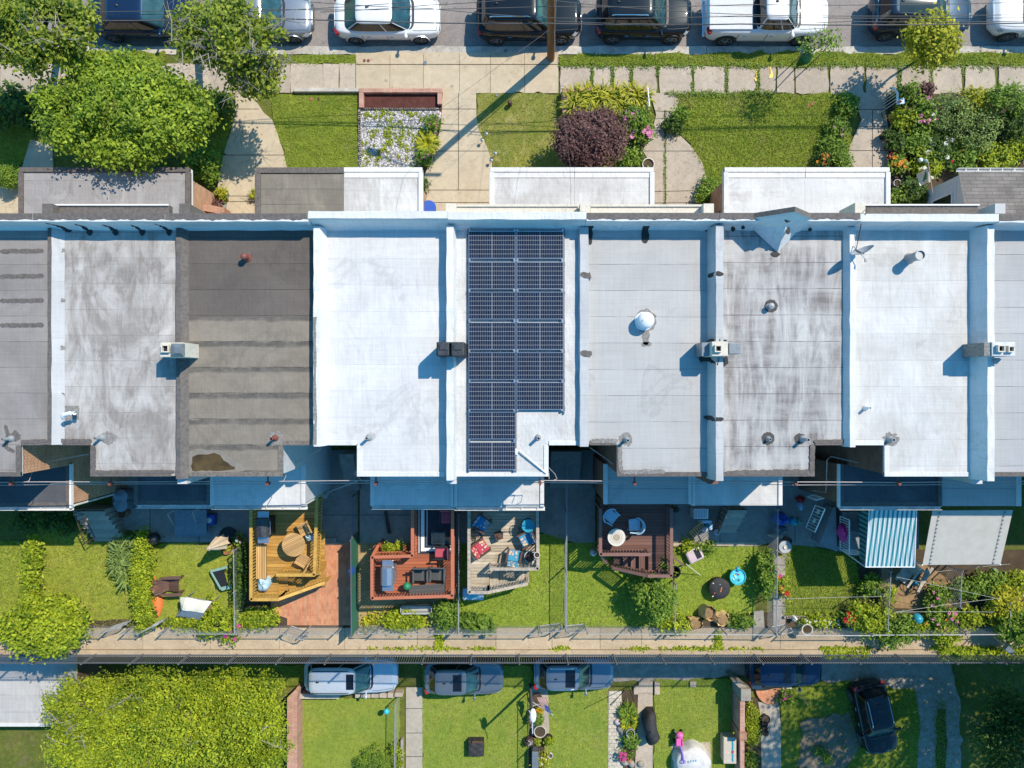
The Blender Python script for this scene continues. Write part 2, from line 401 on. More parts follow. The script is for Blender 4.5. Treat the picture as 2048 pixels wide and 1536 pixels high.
M['porch_grey']=roofing('grey porch roof',(.24,.21,.17),seam=.62,off=.2,seamcol=(.1,.09,.08),seamw=.03,grime=(.15,.13,.11),gamt=.7,gmode='stain',wrinkle=.25,var=.12)
M['porch_silver']=roofing('silver porch roof',(.34,.325,.325),seam=1.4,off=.2,seamw=.02,grime=(.2,.18,.17),gamt=.6,gmode='marble',wrinkle=.3,var=.08)
M['porch_white']=roofing('white porch roof',(.585,.57,.555),seam=1.15,off=.3,seamcol=(.48,.47,.46),seamw=.016,grime=(.34,.31,.29),gamt=.6,gmode='stain',wrinkle=.4,wr_scale=4,var=.09)
M['porch_cracked']=roofing('white porch roof with peeling',(.59,.585,.58),seam=.8,off=.3,seamcol=(.55,.54,.53),seamw=.012,grime=(.25,.22,.2),gamt=.55,gmode='blot',wrinkle=.3,wr_scale=4,var=.07)
M['ext_dark']=roofing('dark bitumen roof',(.085,.088,.10),seam=1.2,off=.2,seamw=.02,grime=(.16,.16,.17),gamt=.5,gmode='blot',wrinkle=.25,var=.15)
M['coat']=roofing('white flashing',(.65,.64,.63),seam=1.5,off=.4,seamcol=(.5,.5,.52),seamw=.01,grime=(.5,.48,.45),gamt=.25,gmode='blot',wrinkle=.5,wr_scale=5,var=.05)
M['coat_grey']=roofing('grey flashing',(.46,.46,.465),seam=2.0,off=.4,seamw=.01,grime=(.38,.36,.34),gamt=.3,gmode='blot',wrinkle=.25,wr_scale=4,var=.06)
M['tar']=plain('roof tar',(.13,.112,.102),.8,var=.35,scale=9)
M['tar_dark']=plain('dark roof mastic',(.07,.064,.06),.8,var=.3,scale=9)
M['tar_black']=plain('black roof tar',(.03,.028,.03),.7,var=.4,scale=9)
M['tar_pale']=plain('weathered mastic',(.24,.225,.21),.85,var=.5,scale=14)
M['taupe']=plain('taupe roof edging',(.175,.15,.128),.85,var=.45,scale=12)
M['bare']=concrete('bare trodden earth',(.30,.235,.19),.6,.95,2,.35)
M['brick']=bricks('red brick wall',(.42,.16,.07),(.56,.26,.12),(.55,.45,.35),'yz')
M['brick_dark']=bricks('dark brick wall',(.16,.07,.05),(.24,.11,.075),(.2,.16,.14),'yz')
M['brick_front']=bricks('brick front',(.30,.12,.07),(.40,.18,.1),(.4,.34,.28),'xz')
M['brick_pave']=bricks('red brick paving',(.50,.19,.10),(.60,.27,.15),(.42,.30,.18),'yx',.22,.11,0,.008)
M['brick_yellow']=bricks('buff brick paving',(.36,.24,.12),(.46,.33,.17),(.22,.18,.1),'xy',.2,.1,0,.01)
M['brick_top']=bricks('brick wall cap',(.34,.14,.08),(.45,.21,.125),(.38,.3,.24),'xy',.2,.07,0,.01)
M['brick_side']=bricks('brick cap across',(.42,.2,.14),(.5,.27,.2),(.45,.36,.3),'yx',.09,.3,0,.01)
M['paver']=bricks('pale paver path',(.52,.46,.37),(.58,.52,.42),(.26,.23,.19),'xy',.26,.2,0,.012)
M['silt']=concrete('dried silt',(.27,.238,.20),.75,.9,3,.2)
M['stucco']=concrete('white painted wall',(.58,.585,.60),.9,.8,1,.05)
M['stucco_grey']=concrete('grey stucco wall',(.30,.31,.32),.8,.85,1,.1)
M['walk']=concrete('tan concrete',(.55,.455,.325),.86,.85,.8,.07,(.42,.31,.19),.3)
M['walk_old']=concrete('old aggregate concrete',(.50,.42,.335),.8,.9,1.2,.2,(.34,.28,.21),.3)
M['walk_alley']=concrete('alley concrete',(.53,.41,.275),.84,.9,1.2,.2,(.38,.27,.17),.35)
M['walk_grey']=concrete('grey concrete',(.46,.41,.34),.8,.9,1,.12,(.3,.26,.2),.35)
M['kerb']=concrete('kerb concrete',(.60,.55,.48),.66,.9,2.4,.16,(.2,.18,.16),.5)
M['yardconc']=concrete('yard concrete',(.37,.335,.30),.7,.9,1.1,.14,(.13,.125,.11),.4)
M['asphalt']=concrete('worn asphalt',(.30,.265,.25),.86,.9,.5,.2,(.15,.135,.13),.45)
M['gravel']=concrete('grey gravel',(.50,.43,.37),.6,.95,3,.55,(.14,.14,.12),.35)
M['soil']=concrete('garden soil',(.11,.08,.052),.6,.95,2,.4)
M['chips']=concrete('wood chips',(.42,.27,.14),.55,.95,3,.5)
M['mulch']=concrete('red mulch',(.15,.055,.045),.55,.95,4,.6)
M['stone']=concrete('grey stone',(.40,.36,.31),.7,.9,3,.2)
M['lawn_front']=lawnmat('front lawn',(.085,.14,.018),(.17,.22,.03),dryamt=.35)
M['lawn_dry']=lawnmat('thin front lawn',(.11,.15,.03),(.22,.22,.06),(.36,.30,.13),.75)
M['lawn_lime']=lawnmat('lime lawn',(.145,.225,.03),(.20,.275,.04),dryamt=.12,fine_amt=.35)
M['lawn_back']=lawnmat('back lawn',(.15,.21,.028),(.25,.29,.045),(.38,.33,.11),.4)
M['lawn_low']=lawnmat('lower lawn',(.12,.20,.035),(.20,.255,.045),(.33,.29,.10),.3,fine_amt=.4)
M['ground']=lawnmat('rough ground',(.06,.09,.02),(.12,.14,.03),(.17,.13,.07),.7)
M['blade']=leafmat('grass blades',(.15,.215,.035),(.34,.39,.08),.4,.6,(.36,.31,.13))
M['blade_dry']=leafmat('dry grass blades',(.12,.165,.03),(.36,.35,.09),.4,.6,(.42,.34,.16))
M['leaf_tree']=leafmat('bright tree leaves',(.05,.11,.012),(.36,.46,.05))
M['leaf_street']=leafmat('olive tree leaves',(.045,.09,.014),(.33,.38,.045))
M['leaf_lime']=leafmat('lime leaves',(.06,.12,.008),(.46,.52,.04),.4)
M['leaf_mid']=leafmat('mid green leaves',(.035,.09,.013),(.25,.36,.05))
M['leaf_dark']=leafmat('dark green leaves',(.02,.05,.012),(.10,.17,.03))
M['leaf_yellow']=leafmat('yellow green leaves',(.13,.17,.01),(.50,.47,.04),.35)
M['leaf_purple']=leafmat('purple maple leaves',(.055,.022,.022),(.19,.095,.085),.2)
M['leaf_blue']=leafmat('blue grey leaves',(.06,.105,.03),(.27,.36,.13),.3)
M['petal_pink']=leafmat('pink petals',(.55,.12,.30),(.80,.35,.55),.3)
M['petal_red']=leafmat('red petals',(.45,.01,.015),(.65,.06,.04),.3)
M['petal_white']=leafmat('white petals',(.65,.65,.58),(.82,.82,.78),.3)
M['petal_orange']=leafmat('orange petals',(.65,.18,.01),(.80,.42,.03),.3)
M['petal_magenta']=leafmat('magenta petals',(.55,.02,.22),(.75,.12,.45),.3)
M['bark']=plain('bark',(.14,.11,.085),.9,var=.4,scale=14)
M['twig']=plain('bare grey twig',(.30,.26,.23),.9,var=.3,scale=14)
M['deck_gold']=planks('golden deck boards',(.45,.235,.05),.15,'x',.35,.5,wear=(.52,.31,.09))
M['rail_gold']=plain('golden rail wood',(.55,.32,.07),.55,var=.25,scale=5)
M['deck_red']=planks('red stained deck boards',(.40,.125,.06),.14,'x',.12,.55)
M['rail_red']=plain('red stained rail',(.46,.15,.08),.55,var=.12,scale=5)
M['deck_grey']=planks('weathered deck boards',(.44,.355,.25),.14,'x',.4,.8,wear=(.55,.49,.4))
M['deck_grey_y']=planks('weathered stair boards',(.40,.33,.24),.14,'y',.4,.8,wear=(.5,.45,.37))
M['rail_grey']=plain('weathered rail wood',(.42,.36,.29),.8,var=.4,scale=9)
M['deck_brown']=planks('brown stained deck boards',(.17,.085,.065),.14,'x',.15,.6)
M['deck_brown_y']=planks('brown stained treads',(.19,.10,.08),.14,'y',.15,.6)
M['rail_brown']=plain('brown stained rail',(.22,.115,.095),.6,var=.12,scale=5)
M['teak']=planks('teak slats',(.56,.33,.13),.07,'x',.2,.5,.012,obj=True)
M['teak_y']=planks('teak slats lengthwise',(.56,.34,.13),.075,'y',.2,.5,.014)
M['teak_plain']=plain('teak',(.50,.28,.10),.5,var=.2,scale=9)
M['adir']=planks('brown plastic slats',(.135,.075,.058),.075,'x',.1,.5,.01,obj=True)
M['adir_plain']=plain('brown plastic lumber',(.135,.075,.058),.5)
M['charcoal']=planks('charcoal slats',(.09,.088,.085),.11,'x',.15,.6,.01,obj=True)
M['charcoal_plain']=plain('charcoal resin',(.085,.083,.08),.6)
M['pole_wood']=planks('utility pole wood',(.30,.155,.065),.05,'y',.4,.85,.006,obj=True)
M['black']=plain('black plastic',(.018,.018,.02),.5)
M['black_cloth']=plain('black cover cloth',(.035,.034,.036),.75,var=.4,scale=5)
M['rubber']=plain('tyre rubber',(.02,.02,.021),.8)
M['steel']=plain('galvanised steel',(.34,.35,.36),.55,.3,var=.15)
M['iron']=plain('grey painted steel',(.14,.145,.16),.5,.2,var=.1)
M['iron_black']=plain('black painted iron',(.025,.025,.027),.5)
M['stainless']=plain('stainless steel',(.58,.58,.59),.28,.85,var=.06)
M['white']=plain('white paint',(.76,.76,.76),.5,var=.08)
M['gutter']=plain('white gutter',(.68,.66,.63),.5,var=.2,scale=3)
M['cream']=concrete('cream stone trim',(.66,.60,.51),.88,.85,2,.06)
M['wire']=plain('cable sheath',(.10,.09,.085),.6)
M['wire_grey']=plain('grey cable',(.42,.37,.36),.6)
M['copper']=plain('rust red insulator',(.20,.065,.05),.5)
M['terracotta']=plain('terracotta',(.36,.14,.075),.7)
M['green_mesh']=plain('green privacy mesh',(.035,.15,.10),.7,var=.12,scale=9)
M['blue']=plain('blue plastic',(.03,.10,.45),.45)
M['blue_pale']=plain('pale blue plastic',(.40,.56,.66),.5)
M['teal']=plain('turquoise plastic',(.04,.48,.60),.4)
M['teal_mid']=plain('teal plastic',(.03,.30,.42),.4)
M['red']=plain('red fabric',(.42,.07,.09),.7)
M['red_bright']=plain('bright red plastic',(.55,.03,.03),.45)
M['yellow']=plain('yellow plastic',(.80,.56,.02),.45)
M['orange']=plain('orange plastic',(.72,.20,.055),.4,var=.15)
M['pink']=plain('pink plastic',(.75,.13,.40),.4)
M['mauve']=plain('mauve plastic',(.56,.44,.48),.5)
M['purple']=plain('purple plastic',(.26,.16,.60),.4)
M['canvas']=plain('beige canvas',(.62,.50,.36),.8,var=.18,scale=9)
M['cream_cloth']=plain('cream cloth',(.72,.67,.55),.8,var=.1,scale=4)
M['grey_cloth']=plain('grey cloth',(.42,.41,.43),.8)
M['tarp']=plain('pale tarpaulin',(.58,.565,.55),.6,var=.2,scale=4)
M['tan_plastic']=plain('tan plastic',(.52,.45,.36),.5)
M['paper']=plain('kraft paper',(.72,.50,.25),.8,var=.2,scale=8)
M['brown']=plain('dark brown',(.10,.055,.035),.6)
M['slate']=plain('slate grey metal',(.20,.225,.25),.4,.3)
M['dark_metal']=plain('dark cap metal',(.075,.078,.085),.42,.5,var=.4)
M['green_grey']=plain('grey green canvas',(.22,.36,.30),.7)
M['green']=plain('green plastic',(.02,.22,.10),.5)
M['clear']=plain('clear plastic',(.42,.43,.42),.25)
M['pane']=glossy('window glass',(.02,.028,.03),.04)
M['carglass']=glossy('car glass',(.022,.062,.07),.03,.8)
M['carglass_dark']=glossy('dark car glass',(.008,.009,.012),.03,.7)
M['water_pond']=glossy('brown roof puddle',(.085,.055,.018),.08)
M['water']=glossy('toy pool water',(.12,.62,.75),.08)
M['chrome']=plain('chrome trim',(.7,.7,.72),.15,1.0,var=.02)
M['lamp_red']=glossy('tail lamp',(.40,.015,.015),.12)
M['lamp_clear']=glossy('head lamp',(.45,.47,.5),.08)
M['rim']=plain('alloy rim',(.35,.35,.36),.3,.8)
M['rope']=plain('white line',(.45,.45,.44),.6)
M['dish']=plain('dish grey',(.38,.38,.39),.5)
M['hole']=plain('dark hole',(.012,.011,.01),.9)  # near-black for holes and joints, also for shadow strips painted on the steps
M['shingle']=bricks('grey shingles',(.17,.15,.14),(.215,.19,.178),(.11,.1,.094),'xy',.55,.16,0,.012)
M['siding']=plain('white siding',(.66,.68,.71),.5,var=.08)
def _flowers():
 m,nt,b=newmat('flower print');v=coords(nt,obj=True)
 vo=nd(nt,'ShaderNodeTexVoronoi');lk(nt,v,vo.inputs['Vector']);vo.inputs['Scale'].default_value=6.5
 oi=nd(nt,'ShaderNodeObjectInfo')
 c=mixc(nt,ramp(nt,vo.outputs['Distance'],[(.0,1),(.36,1),(.40,0)]),oi.outputs['Color'],ramp(nt,vo.outputs['Distance'],[(.0,(.75,.5,.05)),(.12,(.75,.5,.05)),(.16,(.6,.54,.4)),(.3,(.45,.18,.18))],'CONSTANT'))
 lk(nt,c,b.inputs['Base Color']);setin(b,Roughness=.8);return m
M['print']=_flowers()
def _pebbles():
 m,nt,b=newmat('white pebbles');v=coords(nt)
 vo=nd(nt,'ShaderNodeTexVoronoi');lk(nt,v,vo.inputs['Vector']);vo.inputs['Scale'].default_value=15
 wn=nd(nt,'ShaderNodeTexWhiteNoise');lk(nt,vo.outputs['Color'],wn.inputs['Vector'])
 c=ramp(nt,wn.outputs['Value'],[(0,(.22,.2,.19)),(.35,(.44,.41,.40)),(.75,(.62,.59,.58)),(1,(.72,.70,.70))])
 c=mixc(nt,1.0,c,ramp(nt,vo.outputs['Distance'],[(.35,1),(.75,.35)]),'MULTIPLY')
 lk(nt,c,b.inputs['Base Color']);setin(b,Roughness=.8)
 bump(nt,b,mth(nt,'SUBTRACT',1.0,vo.outputs['Distance']),.8,.04);return m
M['pebbles']=_pebbles()
def _cells():
 m,nt,b=newmat('solar cells');v=coords(nt,obj=True);s=sep(nt,v)
 lx=band(nt,s[0],.0805,.006,.003);ly=band(nt,s[1],.1585,.009,.0045)
 mid=mth(nt,'LESS_THAN',mth(nt,'ABSOLUTE',s[0]),.009)
 ln=mth(nt,'MAXIMUM',mth(nt,'MAXIMUM',mth(nt,'MULTIPLY',lx,.75),ly),mid)
 wn=nd(nt,'ShaderNodeTexWhiteNoise',noise_dimensions='2D')
 cb=nd(nt,'ShaderNodeCombineXYZ')
 lk(nt,mth(nt,'FLOOR',mth(nt,'DIVIDE',s[0],.0805)),cb.inputs[0]);lk(nt,mth(nt,'FLOOR',mth(nt,'DIVIDE',s[1],.1585)),cb.inputs[1])
 lk(nt,cb.outputs[0],wn.inputs['Vector'])
 c=mixc(nt,wn.outputs['Value'],(.008,.012,.026),(.014,.021,.045))
 c=mixc(nt,ln,c,(.36,.36,.37))
 lk(nt,c,b.inputs['Base Color']);setin(b,Roughness=.12);b.inputs['Specular IOR Level'].default_value=.5
 return m
M['cream_metal']=plain('cream corrugated metal',(.45,.43,.395),.6,var=.1,scale=3)
M['cells']=_cells()
def _stripes(name,axis,period,cols,obj=True):
 m,nt,b=newmat(name);v=coords(nt,obj=obj);s=sep(nt,v)
 f=mth(nt,'FRACT',mth(nt,'DIVIDE',s[axis],period))
 lk(nt,ramp(nt,f,cols,'CONSTANT'),b.inputs['Base Color']);setin(b,Roughness=.45);return m
M['awning']=_stripes('striped awning paint',0,.187,[(0,(.72,.74,.74)),(.42,(.10,.42,.42)),(.55,(.03,.20,.24)),(.78,(.10,.42,.42)),(.9,(.72,.74,.74))])
M['awning_side']=_stripes('striped awning flank',1,.2,[(0,(.05,.24,.27)),(.45,(.012,.05,.06)),(.9,(.05,.24,.27))])
M['rugmat']=plain('charcoal rug',(.035,.04,.05),.9)
def _wheelprint():
 m,nt,b=newmat('mosaic table top');v=coords(nt,obj=True)
 v2=coords(nt,(1,1,0),obj=True);ln=nd(nt,'ShaderNodeVectorMath',operation='LENGTH');lk(nt,v2,ln.inputs[0])
 n=noise(nt,v,22,4,.7)
 rr=ramp(nt,ln.outputs['Value'],[(0,(.40,.33,.24)),(.12,(.2,.17,.14)),(.14,(.62,.57,.48)),(.20,(.28,.25,.21)),(.215,(.66,.61,.52)),(.27,(.3,.27,.22)),(.285,(.70,.66,.57))],'CONSTANT')
 lk(nt,mixc(nt,1.0,rr,ramp(nt,n,[(.3,.75),(.7,1.1)]),'MULTIPLY'),b.inputs['Base Color']);setin(b,Roughness=.6);return m
M['mosaic']=_wheelprint()
def unit(a):return a/np.maximum(1e-9,np.linalg.norm(a,axis=1,keepdims=True))
def leaf_cloud(mb,blobs,n,size,per=22,spread=.28,up=.7,aspect=.55,shell=.55,rng=RNG,droop=0.0,low=-.35):
 B=np.array(blobs,float)
 vol=(B[:,3]*B[:,4]*B[:,5])**(2/3);pr=vol/vol.sum()
 k=max(1,n//per)
 bi=rng.choice(len(B),k,p=pr)
 d=unit(rng.normal(size=(k,3)));flip=d[:,2]<low;d[flip,2]*=-1
 r=shell+(1-shell)*rng.random(k)**.7
 r*=.86+.28*rng.random(k)
 c=B[bi,:3]+d*r[:,None]*B[bi,3:6]
 ctint=rng.random(k)
 idx=np.repeat(np.arange(k),per)
 N=len(idx)
 off=rng.normal(size=(N,3))*spread*np.array([1,1,.7])
 p=c[idx]+off
 nrm=unit(d[idx]*.45+np.array([0,0,up])+rng.normal(size=(N,3))*.42)
 tg=unit(np.cross(nrm,rng.normal(size=(N,3))))
 tg[:,2]-=droop;tg=unit(tg)
 bt=unit(np.cross(nrm,tg))
 L=(size*(.65+.7*rng.random(N)))[:,None];W=L*aspect
 V=np.empty((N,4,3))
 V[:,0]=p-tg*L*.5;V[:,1]=p+bt*W*.5-nrm*L*.06
 V[:,2]=p+tg*L*.5;V[:,3]=p-bt*W*.5-nrm*L*.06
 T=np.clip(ctint[idx]*.6+rng.random(N)*.4+rng.normal(size=N)*.08,0,1)
 mb.arr(V.reshape(-1,3),np.arange(N*4).reshape(N,4),T)
 return c
def bumps(px,py,z,rpx,rz,n,seed,jitter=.62,small=.5):
 rg=np.random.default_rng(seed);s=(CAMH-z)/FPX
 rx,ry=(rpx if isinstance(rpx,tuple)else(rpx,rpx));rx*=s;ry*=s
 cx,cy,_=P(px,py,z);out=[(cx,cy,z,rx*.72,ry*.72,rz)]
 for i in range(n):
  a=2*math.pi*(i+rg.random()*.7)/n;q=jitter*(.85+.3*rg.random())
  k=small*(.75+.5*rg.random())
  out.append((cx+math.cos(a)*rx*q,cy+math.sin(a)*ry*q,z-rz*.25*rg.random()+rz*.1,rx*k*.8,ry*k*.8,rz*.62))
 return out
def limbs(mb,base,top,blobs,r0,n=6,seed=0,rng=None):
 rg=np.random.default_rng(seed)
 b=Vector(base);t=Vector(top)
 mid=b.lerp(t,.5)+Vector((rg.normal()*.12,rg.normal()*.12,0))
 mb.tube([b+Vector((0,0,-.05)),b+Vector((0,0,.15)),mid,t],[r0*1.35,r0,r0*.8,r0*.55],10)
 for i in range(n):
  q=blobs[(i*2+1)%len(blobs)]
  e=Vector((q[0]+rg.normal()*q[3]*.3,q[1]+rg.normal()*q[4]*.3,q[2]+q[5]*.35))
  s0=b.lerp(t,.55+.45*rg.random());m=s0.lerp(e,.5)+Vector((rg.normal()*.15,rg.normal()*.15,.15))
  mb.tube([s0,m,e],[r0*.45,r0*.28,r0*.1],6)
  for _ in range(2):
   e2=e+Vector((rg.normal()*.5,rg.normal()*.5,.15+rg.random()*.3));mb.tube([m,m.lerp(e2,.6)+Vector((0,0,.1)),e2],[r0*.2,r0*.12,r0*.05],5)
def tree(name,label,base,blobs,nleaf,size,mat,r0=.16,seed=0,group=None,per=22,spread=.3,nl=8,cat='tree',bare=0,**kw):
 t=thing(name,label,cat,base,0,group)
 top=(sum(b[0]for b in blobs)/len(blobs),sum(b[1]for b in blobs)/len(blobs),blobs[0][2])
 mb=MB();limbs(mb,base,top,blobs,r0,nl,seed);part(t,'trunk',mb,M['bark'],smooth=True)
 mb=MB();leaf_cloud(mb,blobs,nleaf,size,per,spread,rng=np.random.default_rng(seed+50),**kw);part(t,'crown',mb,M[mat])
 if bare:
  mb=MB();rg=np.random.default_rng(seed+9)
  for i in range(bare):
   q=blobs[rg.integers(len(blobs))]
   p=Vector((q[0]+rg.normal()*q[3]*.6,q[1]+rg.normal()*q[4]*.6,q[2]+q[5]*.8));d=Vector((rg.normal(),rg.normal(),.25)).normalized()
   L=.5+rg.random()*1.0;e=p+d*L;md=p.lerp(e,.5)+Vector((rg.normal()*.08,rg.normal()*.08,.08))
   mb.tube([p,md,e],[.022,.016,.006],4)
   for j in range(4):
    f=.3+.6*rg.random();s0=p.lerp(e,f);e2=s0+Vector((rg.normal(),rg.normal(),.3)).normalized()*L*.4
    mb.tube([s0,e2],[.011,.004],3)
  part(t,'bare_branch',mb,M['twig'],kind='stuff')
 return t
def shrub(name,label,px,py,z0,rpx,h,n,size,mat,seed=0,group=None,nb=4,cat='shrub',flowers=None,per=14,spread=.12,**kw):
 zc=z0+h*.5
 bl=bumps(px,py,zc,rpx,h*.5,nb,seed)
 base=P(px,py,z0)
 t=thing(name,label,cat,base,0,group)
 mb=MB();rg=np.random.default_rng(seed+3)
 for i in range(6):
  q=bl[i%len(bl)]
  mb.tube([(base[0]+rg.normal()*.03,base[1]+rg.normal()*.03,z0-.02),(q[0]+rg.normal()*q[3]*.3,q[1]+rg.normal()*q[4]*.3,zc+h*.2)],[.02,.008],5)
 part(t,'stem',mb,M['bark'])
 mb=MB();leaf_cloud(mb,bl,n,size,per,spread,rng=np.random.default_rng(seed+70),**kw);part(t,'foliage',mb,M[mat])
 if flowers:
  for fm,cnt,fs in flowers:
   mb=MB();r2=np.random.default_rng(seed+len(fm))
   for i in range(cnt):
    q=bl[r2.integers(len(bl))];a=r2.random()*6.28;rr=math.sqrt(r2.random())*.9
    x=q[0]+math.cos(a)*q[3]*rr;y=q[1]+math.sin(a)*q[4]*rr;z=q[2]+q[5]*math.sqrt(max(0,1-rr*rr))+.05
    for k in range(8):
     aa=6.28*k/8;l=fs*.5;w=fs*.22;t0=r2.random()
     c=(x+math.cos(aa)*l*.55,y+math.sin(aa)*l*.55,z+r2.normal()*fs*.12)
     mb.add([(c[0]+math.cos(aa)*l*.5,c[1]+math.sin(aa)*l*.5,c[2]),(c[0]-math.sin(aa)*w,c[1]+math.cos(aa)*w,c[2]+.01),(x,y,z+.01),(c[0]+math.sin(aa)*w,c[1]-math.cos(aa)*w,c[2]+.01)],[(0,1,2,3)],0,t0)
   part(t,'blossom',mb,M[fm],kind='stuff' if cnt>40 else None)
 return t
def tufts(mb,px,py,z,rpx,n,L,rng,wid=.02,up=.5,mi=0):
 s=(CAMH-z)/FPX;cx,cy,_=P(px,py,z);R=rpx*s
 for i in range(n):
  a=rng.random()*6.283;r=R*.35*rng.random();l=L*(.6+.6*rng.random())
  b0=Vector((cx+math.cos(a)*r,cy+math.sin(a)*r,z));d=Vector((math.cos(a),math.sin(a),0));sd=Vector((-d.y,d.x,0))
  h=l*up*(.7+.6*rng.random());pts=[b0,b0+d*l*.35+Vector((0,0,h)),b0+d*l*.75+Vector((0,0,h*1.05)),b0+d*l+Vector((0,0,h*.6))]
  w=[wid*.7,wid,wid*.75,.002];vs=[]
  for p,ww in zip(pts,w):vs+=[p+sd*ww,p-sd*ww]
  mb.add(vs,[(0,1,3,2),(2,3,5,4),(4,5,7,6)],mi,rng.random())
def inpoly(x,y,poly):
 r=np.zeros(len(x),bool);n=len(poly);j=n-1
 for i in range(n):
  xi,yi=poly[i];xj,yj=poly[j]
  c=((yi>y)!=(yj>y))&(x<(xj-xi)*(y-yi)/((yj-yi)or 1e-9)+xi)
  r^=c;j=i
 return r
def scatter(poly,n,rng):
 a=np.array(poly);lo=a.min(0);hi=a.max(0);xs=[];ys=[];got=0
 while got<n:
  x=rng.random(n)*(hi[0]-lo[0])+lo[0];y=rng.random(n)*(hi[1]-lo[1])+lo[1]
  k=inpoly(x,y,poly);xs.append(x[k]);ys.append(y[k]);got+=k.sum()
 return np.concatenate(xs)[:n],np.concatenate(ys)[:n]
def area(poly):
 return abs(sum(poly[i][0]*poly[(i+1)%len(poly)][1]-poly[(i+1)%len(poly)][0]*poly[i][1]for i in range(len(poly))))/2
def blades(poly,z,dens,h,mat,label,rng,wid=.018,name='grass',dryness=.7):
 n=int(area(poly)*dens);x,y=scatter(poly,n,rng);x=x+rng.normal(size=n)*.05;y=y+rng.normal(size=n)*.05
 a=rng.random(n)*6.283;l=h*(.5+rng.random(n));lean=.5+.7*rng.random(n)
 pt=.5+.25*np.sin(x*2.1+y*.7)+.25*np.sin(y*2.9-x*1.3+1.7)
 T=np.clip(.30*pt+.70*rng.random(n),0,1)*.8;dr=np.zeros(n)
 for _ in range(max(2,int(area(poly)*.6))):
  k=rng.integers(n);dr=np.maximum(dr,np.exp(-((x-x[k])**2+(y-y[k])**2)/(.1+.5*rng.random())**2)*rng.random())
 T=np.where(rng.random(n)<dr*dryness,.84+.16*rng.random(n),T)
 dx=np.cos(a);dy=np.sin(a);V=np.empty((n,3,3))
 V[:,0]=np.stack([x-dy*wid,y+dx*wid,np.full(n,z)],1);V[:,1]=np.stack([x+dy*wid,y-dx*wid,np.full(n,z)],1)
 V[:,2]=np.stack([x+dx*l*lean,y+dy*l*lean,z+l*.8],1)
 mb=MB();mb.arr(V.reshape(-1,3),np.arange(n*3).reshape(n,3),T)
 return struct(name,mb,M[mat],label,'stuff')
def hand(poly,step=.5,amp=.05,seed=0):
 rg=np.random.default_rng(seed);out=[]
 for i,p in enumerate(poly):
  q=poly[(i+1)%len(poly)];L=math.hypot(q[0]-p[0],q[1]-p[1]);k=max(1,int(L/step))
  for j in range(k):
   f=j/k;out.append((p[0]+(q[0]-p[0])*f+rg.normal()*amp,p[1]+(q[1]-p[1])*f+rg.normal()*amp))
 return out
RW=PY(1312)
mb=MB()
mb.box(-70,RW+.3,-.6,70,PY(96),-.02)
mb.box(-70,-60,LOW-.6,70,RW+.31,LOW-.02)
struct('ground',mb,M['ground'])
mb=MB();mb.box(-70,PY(96),-.5,70,60,-.12);struct('street',mb,M['asphalt'])
mb=MB()
xs=[-30]+sorted(random.uniform(-29,29)for _ in range(9))+[30]
for a,b in zip(xs,xs[1:]):
 mb.prism(hand([(a+.008,PY(109)),(b-.008,PY(109)),(b-.008,PY(93)),(a+.008,PY(93))],.35,.014,int(a*7)+300),-.3,.02,t=.3+.4*random.random())
struct('kerb',mb,M['kerb'])
mb=MB();mo=MB();mg=MB()
for row in((105,129),(130,187)):
 xx=[712,780,847,919,981,1049,1117]
 for a,b in zip(xx,xx[1:]):
  x0,y0,_=P(a+.35,row[1]-.3);x1,y1,_=P(b-.35,row[0]+.3);mb.box(x0,y0,-.2,x1,y1,.03,0,.45+.12*random.random())
struct('pavement',mb,M['walk'])
mb=MB();edges=[-300,-160,-60,2,62,122,182,242,302,362,422,482,560,581,646,678,711]
for a,b in zip(edges,edges[1:]):
 mb.prism(hand([P(a+.5,186)[:2],P(b-.5,186)[:2],P(b-.5,128)[:2],P(a+.5,128)[:2]],.5,.012,a+400),-.2,.03+random.random()*.012,0,t=.35+.4*random.random())
struct('pavement',mb,M['walk_old'])
mb=MB();slabs=[(1121,1181),(1186,1224),(1227,1259),(1265,1313),(1318,1383),(1388,1450),(1456,1513),(1518,1551),(1554,1587),(1591,1655),(1660,1728),(1733,1794),(1801,1861),(1866,1923),(1930,1990),(1995,2060),(2066,2130),(2135,2200)]
for i,(a,b)in enumerate(slabs):
 mb.prism(hand([P(a,187)[:2],P(b,187)[:2],P(b,133)[:2],P(a,133)[:2]],.25,.03,i+40),-.2,.02+random.random()*.02,0,t=.35+.35*random.random())
struct('pavement',mb,M['walk_old'])
GB=np.random.default_rng(77)
def lawn(label,pts,z,mat,bl='blade',dens=420,h=.07,seed=0,ragged=.05,gl=None,dryness=.6):
 poly=hand(PP(pts,z),.45,ragged,seed);m=MB();m.prism(poly,z-.05,z+.03,0)
 struct('lawn',m,M[mat],label)
 blades(poly,z+.025,dens,h,bl,gl or 'grass blades of the '+label,GB,dryness=dryness)
lawn('grass verge by the kerb beside the white sedan',[(565,111),(713,111),(713,127),(565,127)],0,'lawn_front',seed=1,h=.08)
lawn('grass verge between kerb and pavement right of the pole',[(1118,111),(1240,108),(1480,107),(1700,106),(2120,104),(2120,128),(1880,132),(1650,136),(1460,133),(1300,132),(1118,132)],0,'lawn_front',seed=2,h=.09,ragged=.07)
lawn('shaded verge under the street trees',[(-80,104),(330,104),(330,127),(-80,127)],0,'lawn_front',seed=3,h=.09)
lawn('front lawn left of the pebble bed',[(545,195),(560,190),(719,190),(719,345),(572,345),(566,300),(552,258),(545,225)],0,'lawn_front',seed=4)
lawn('dry front lawn in the pole shadow',[(953,187),(1120,187),(1128,230),(1250,232),(1250,350),(986,350),(984,320),(970,290),(956,262)],0,'lawn_dry','blade',300,.055,5,.05,None,1.0)
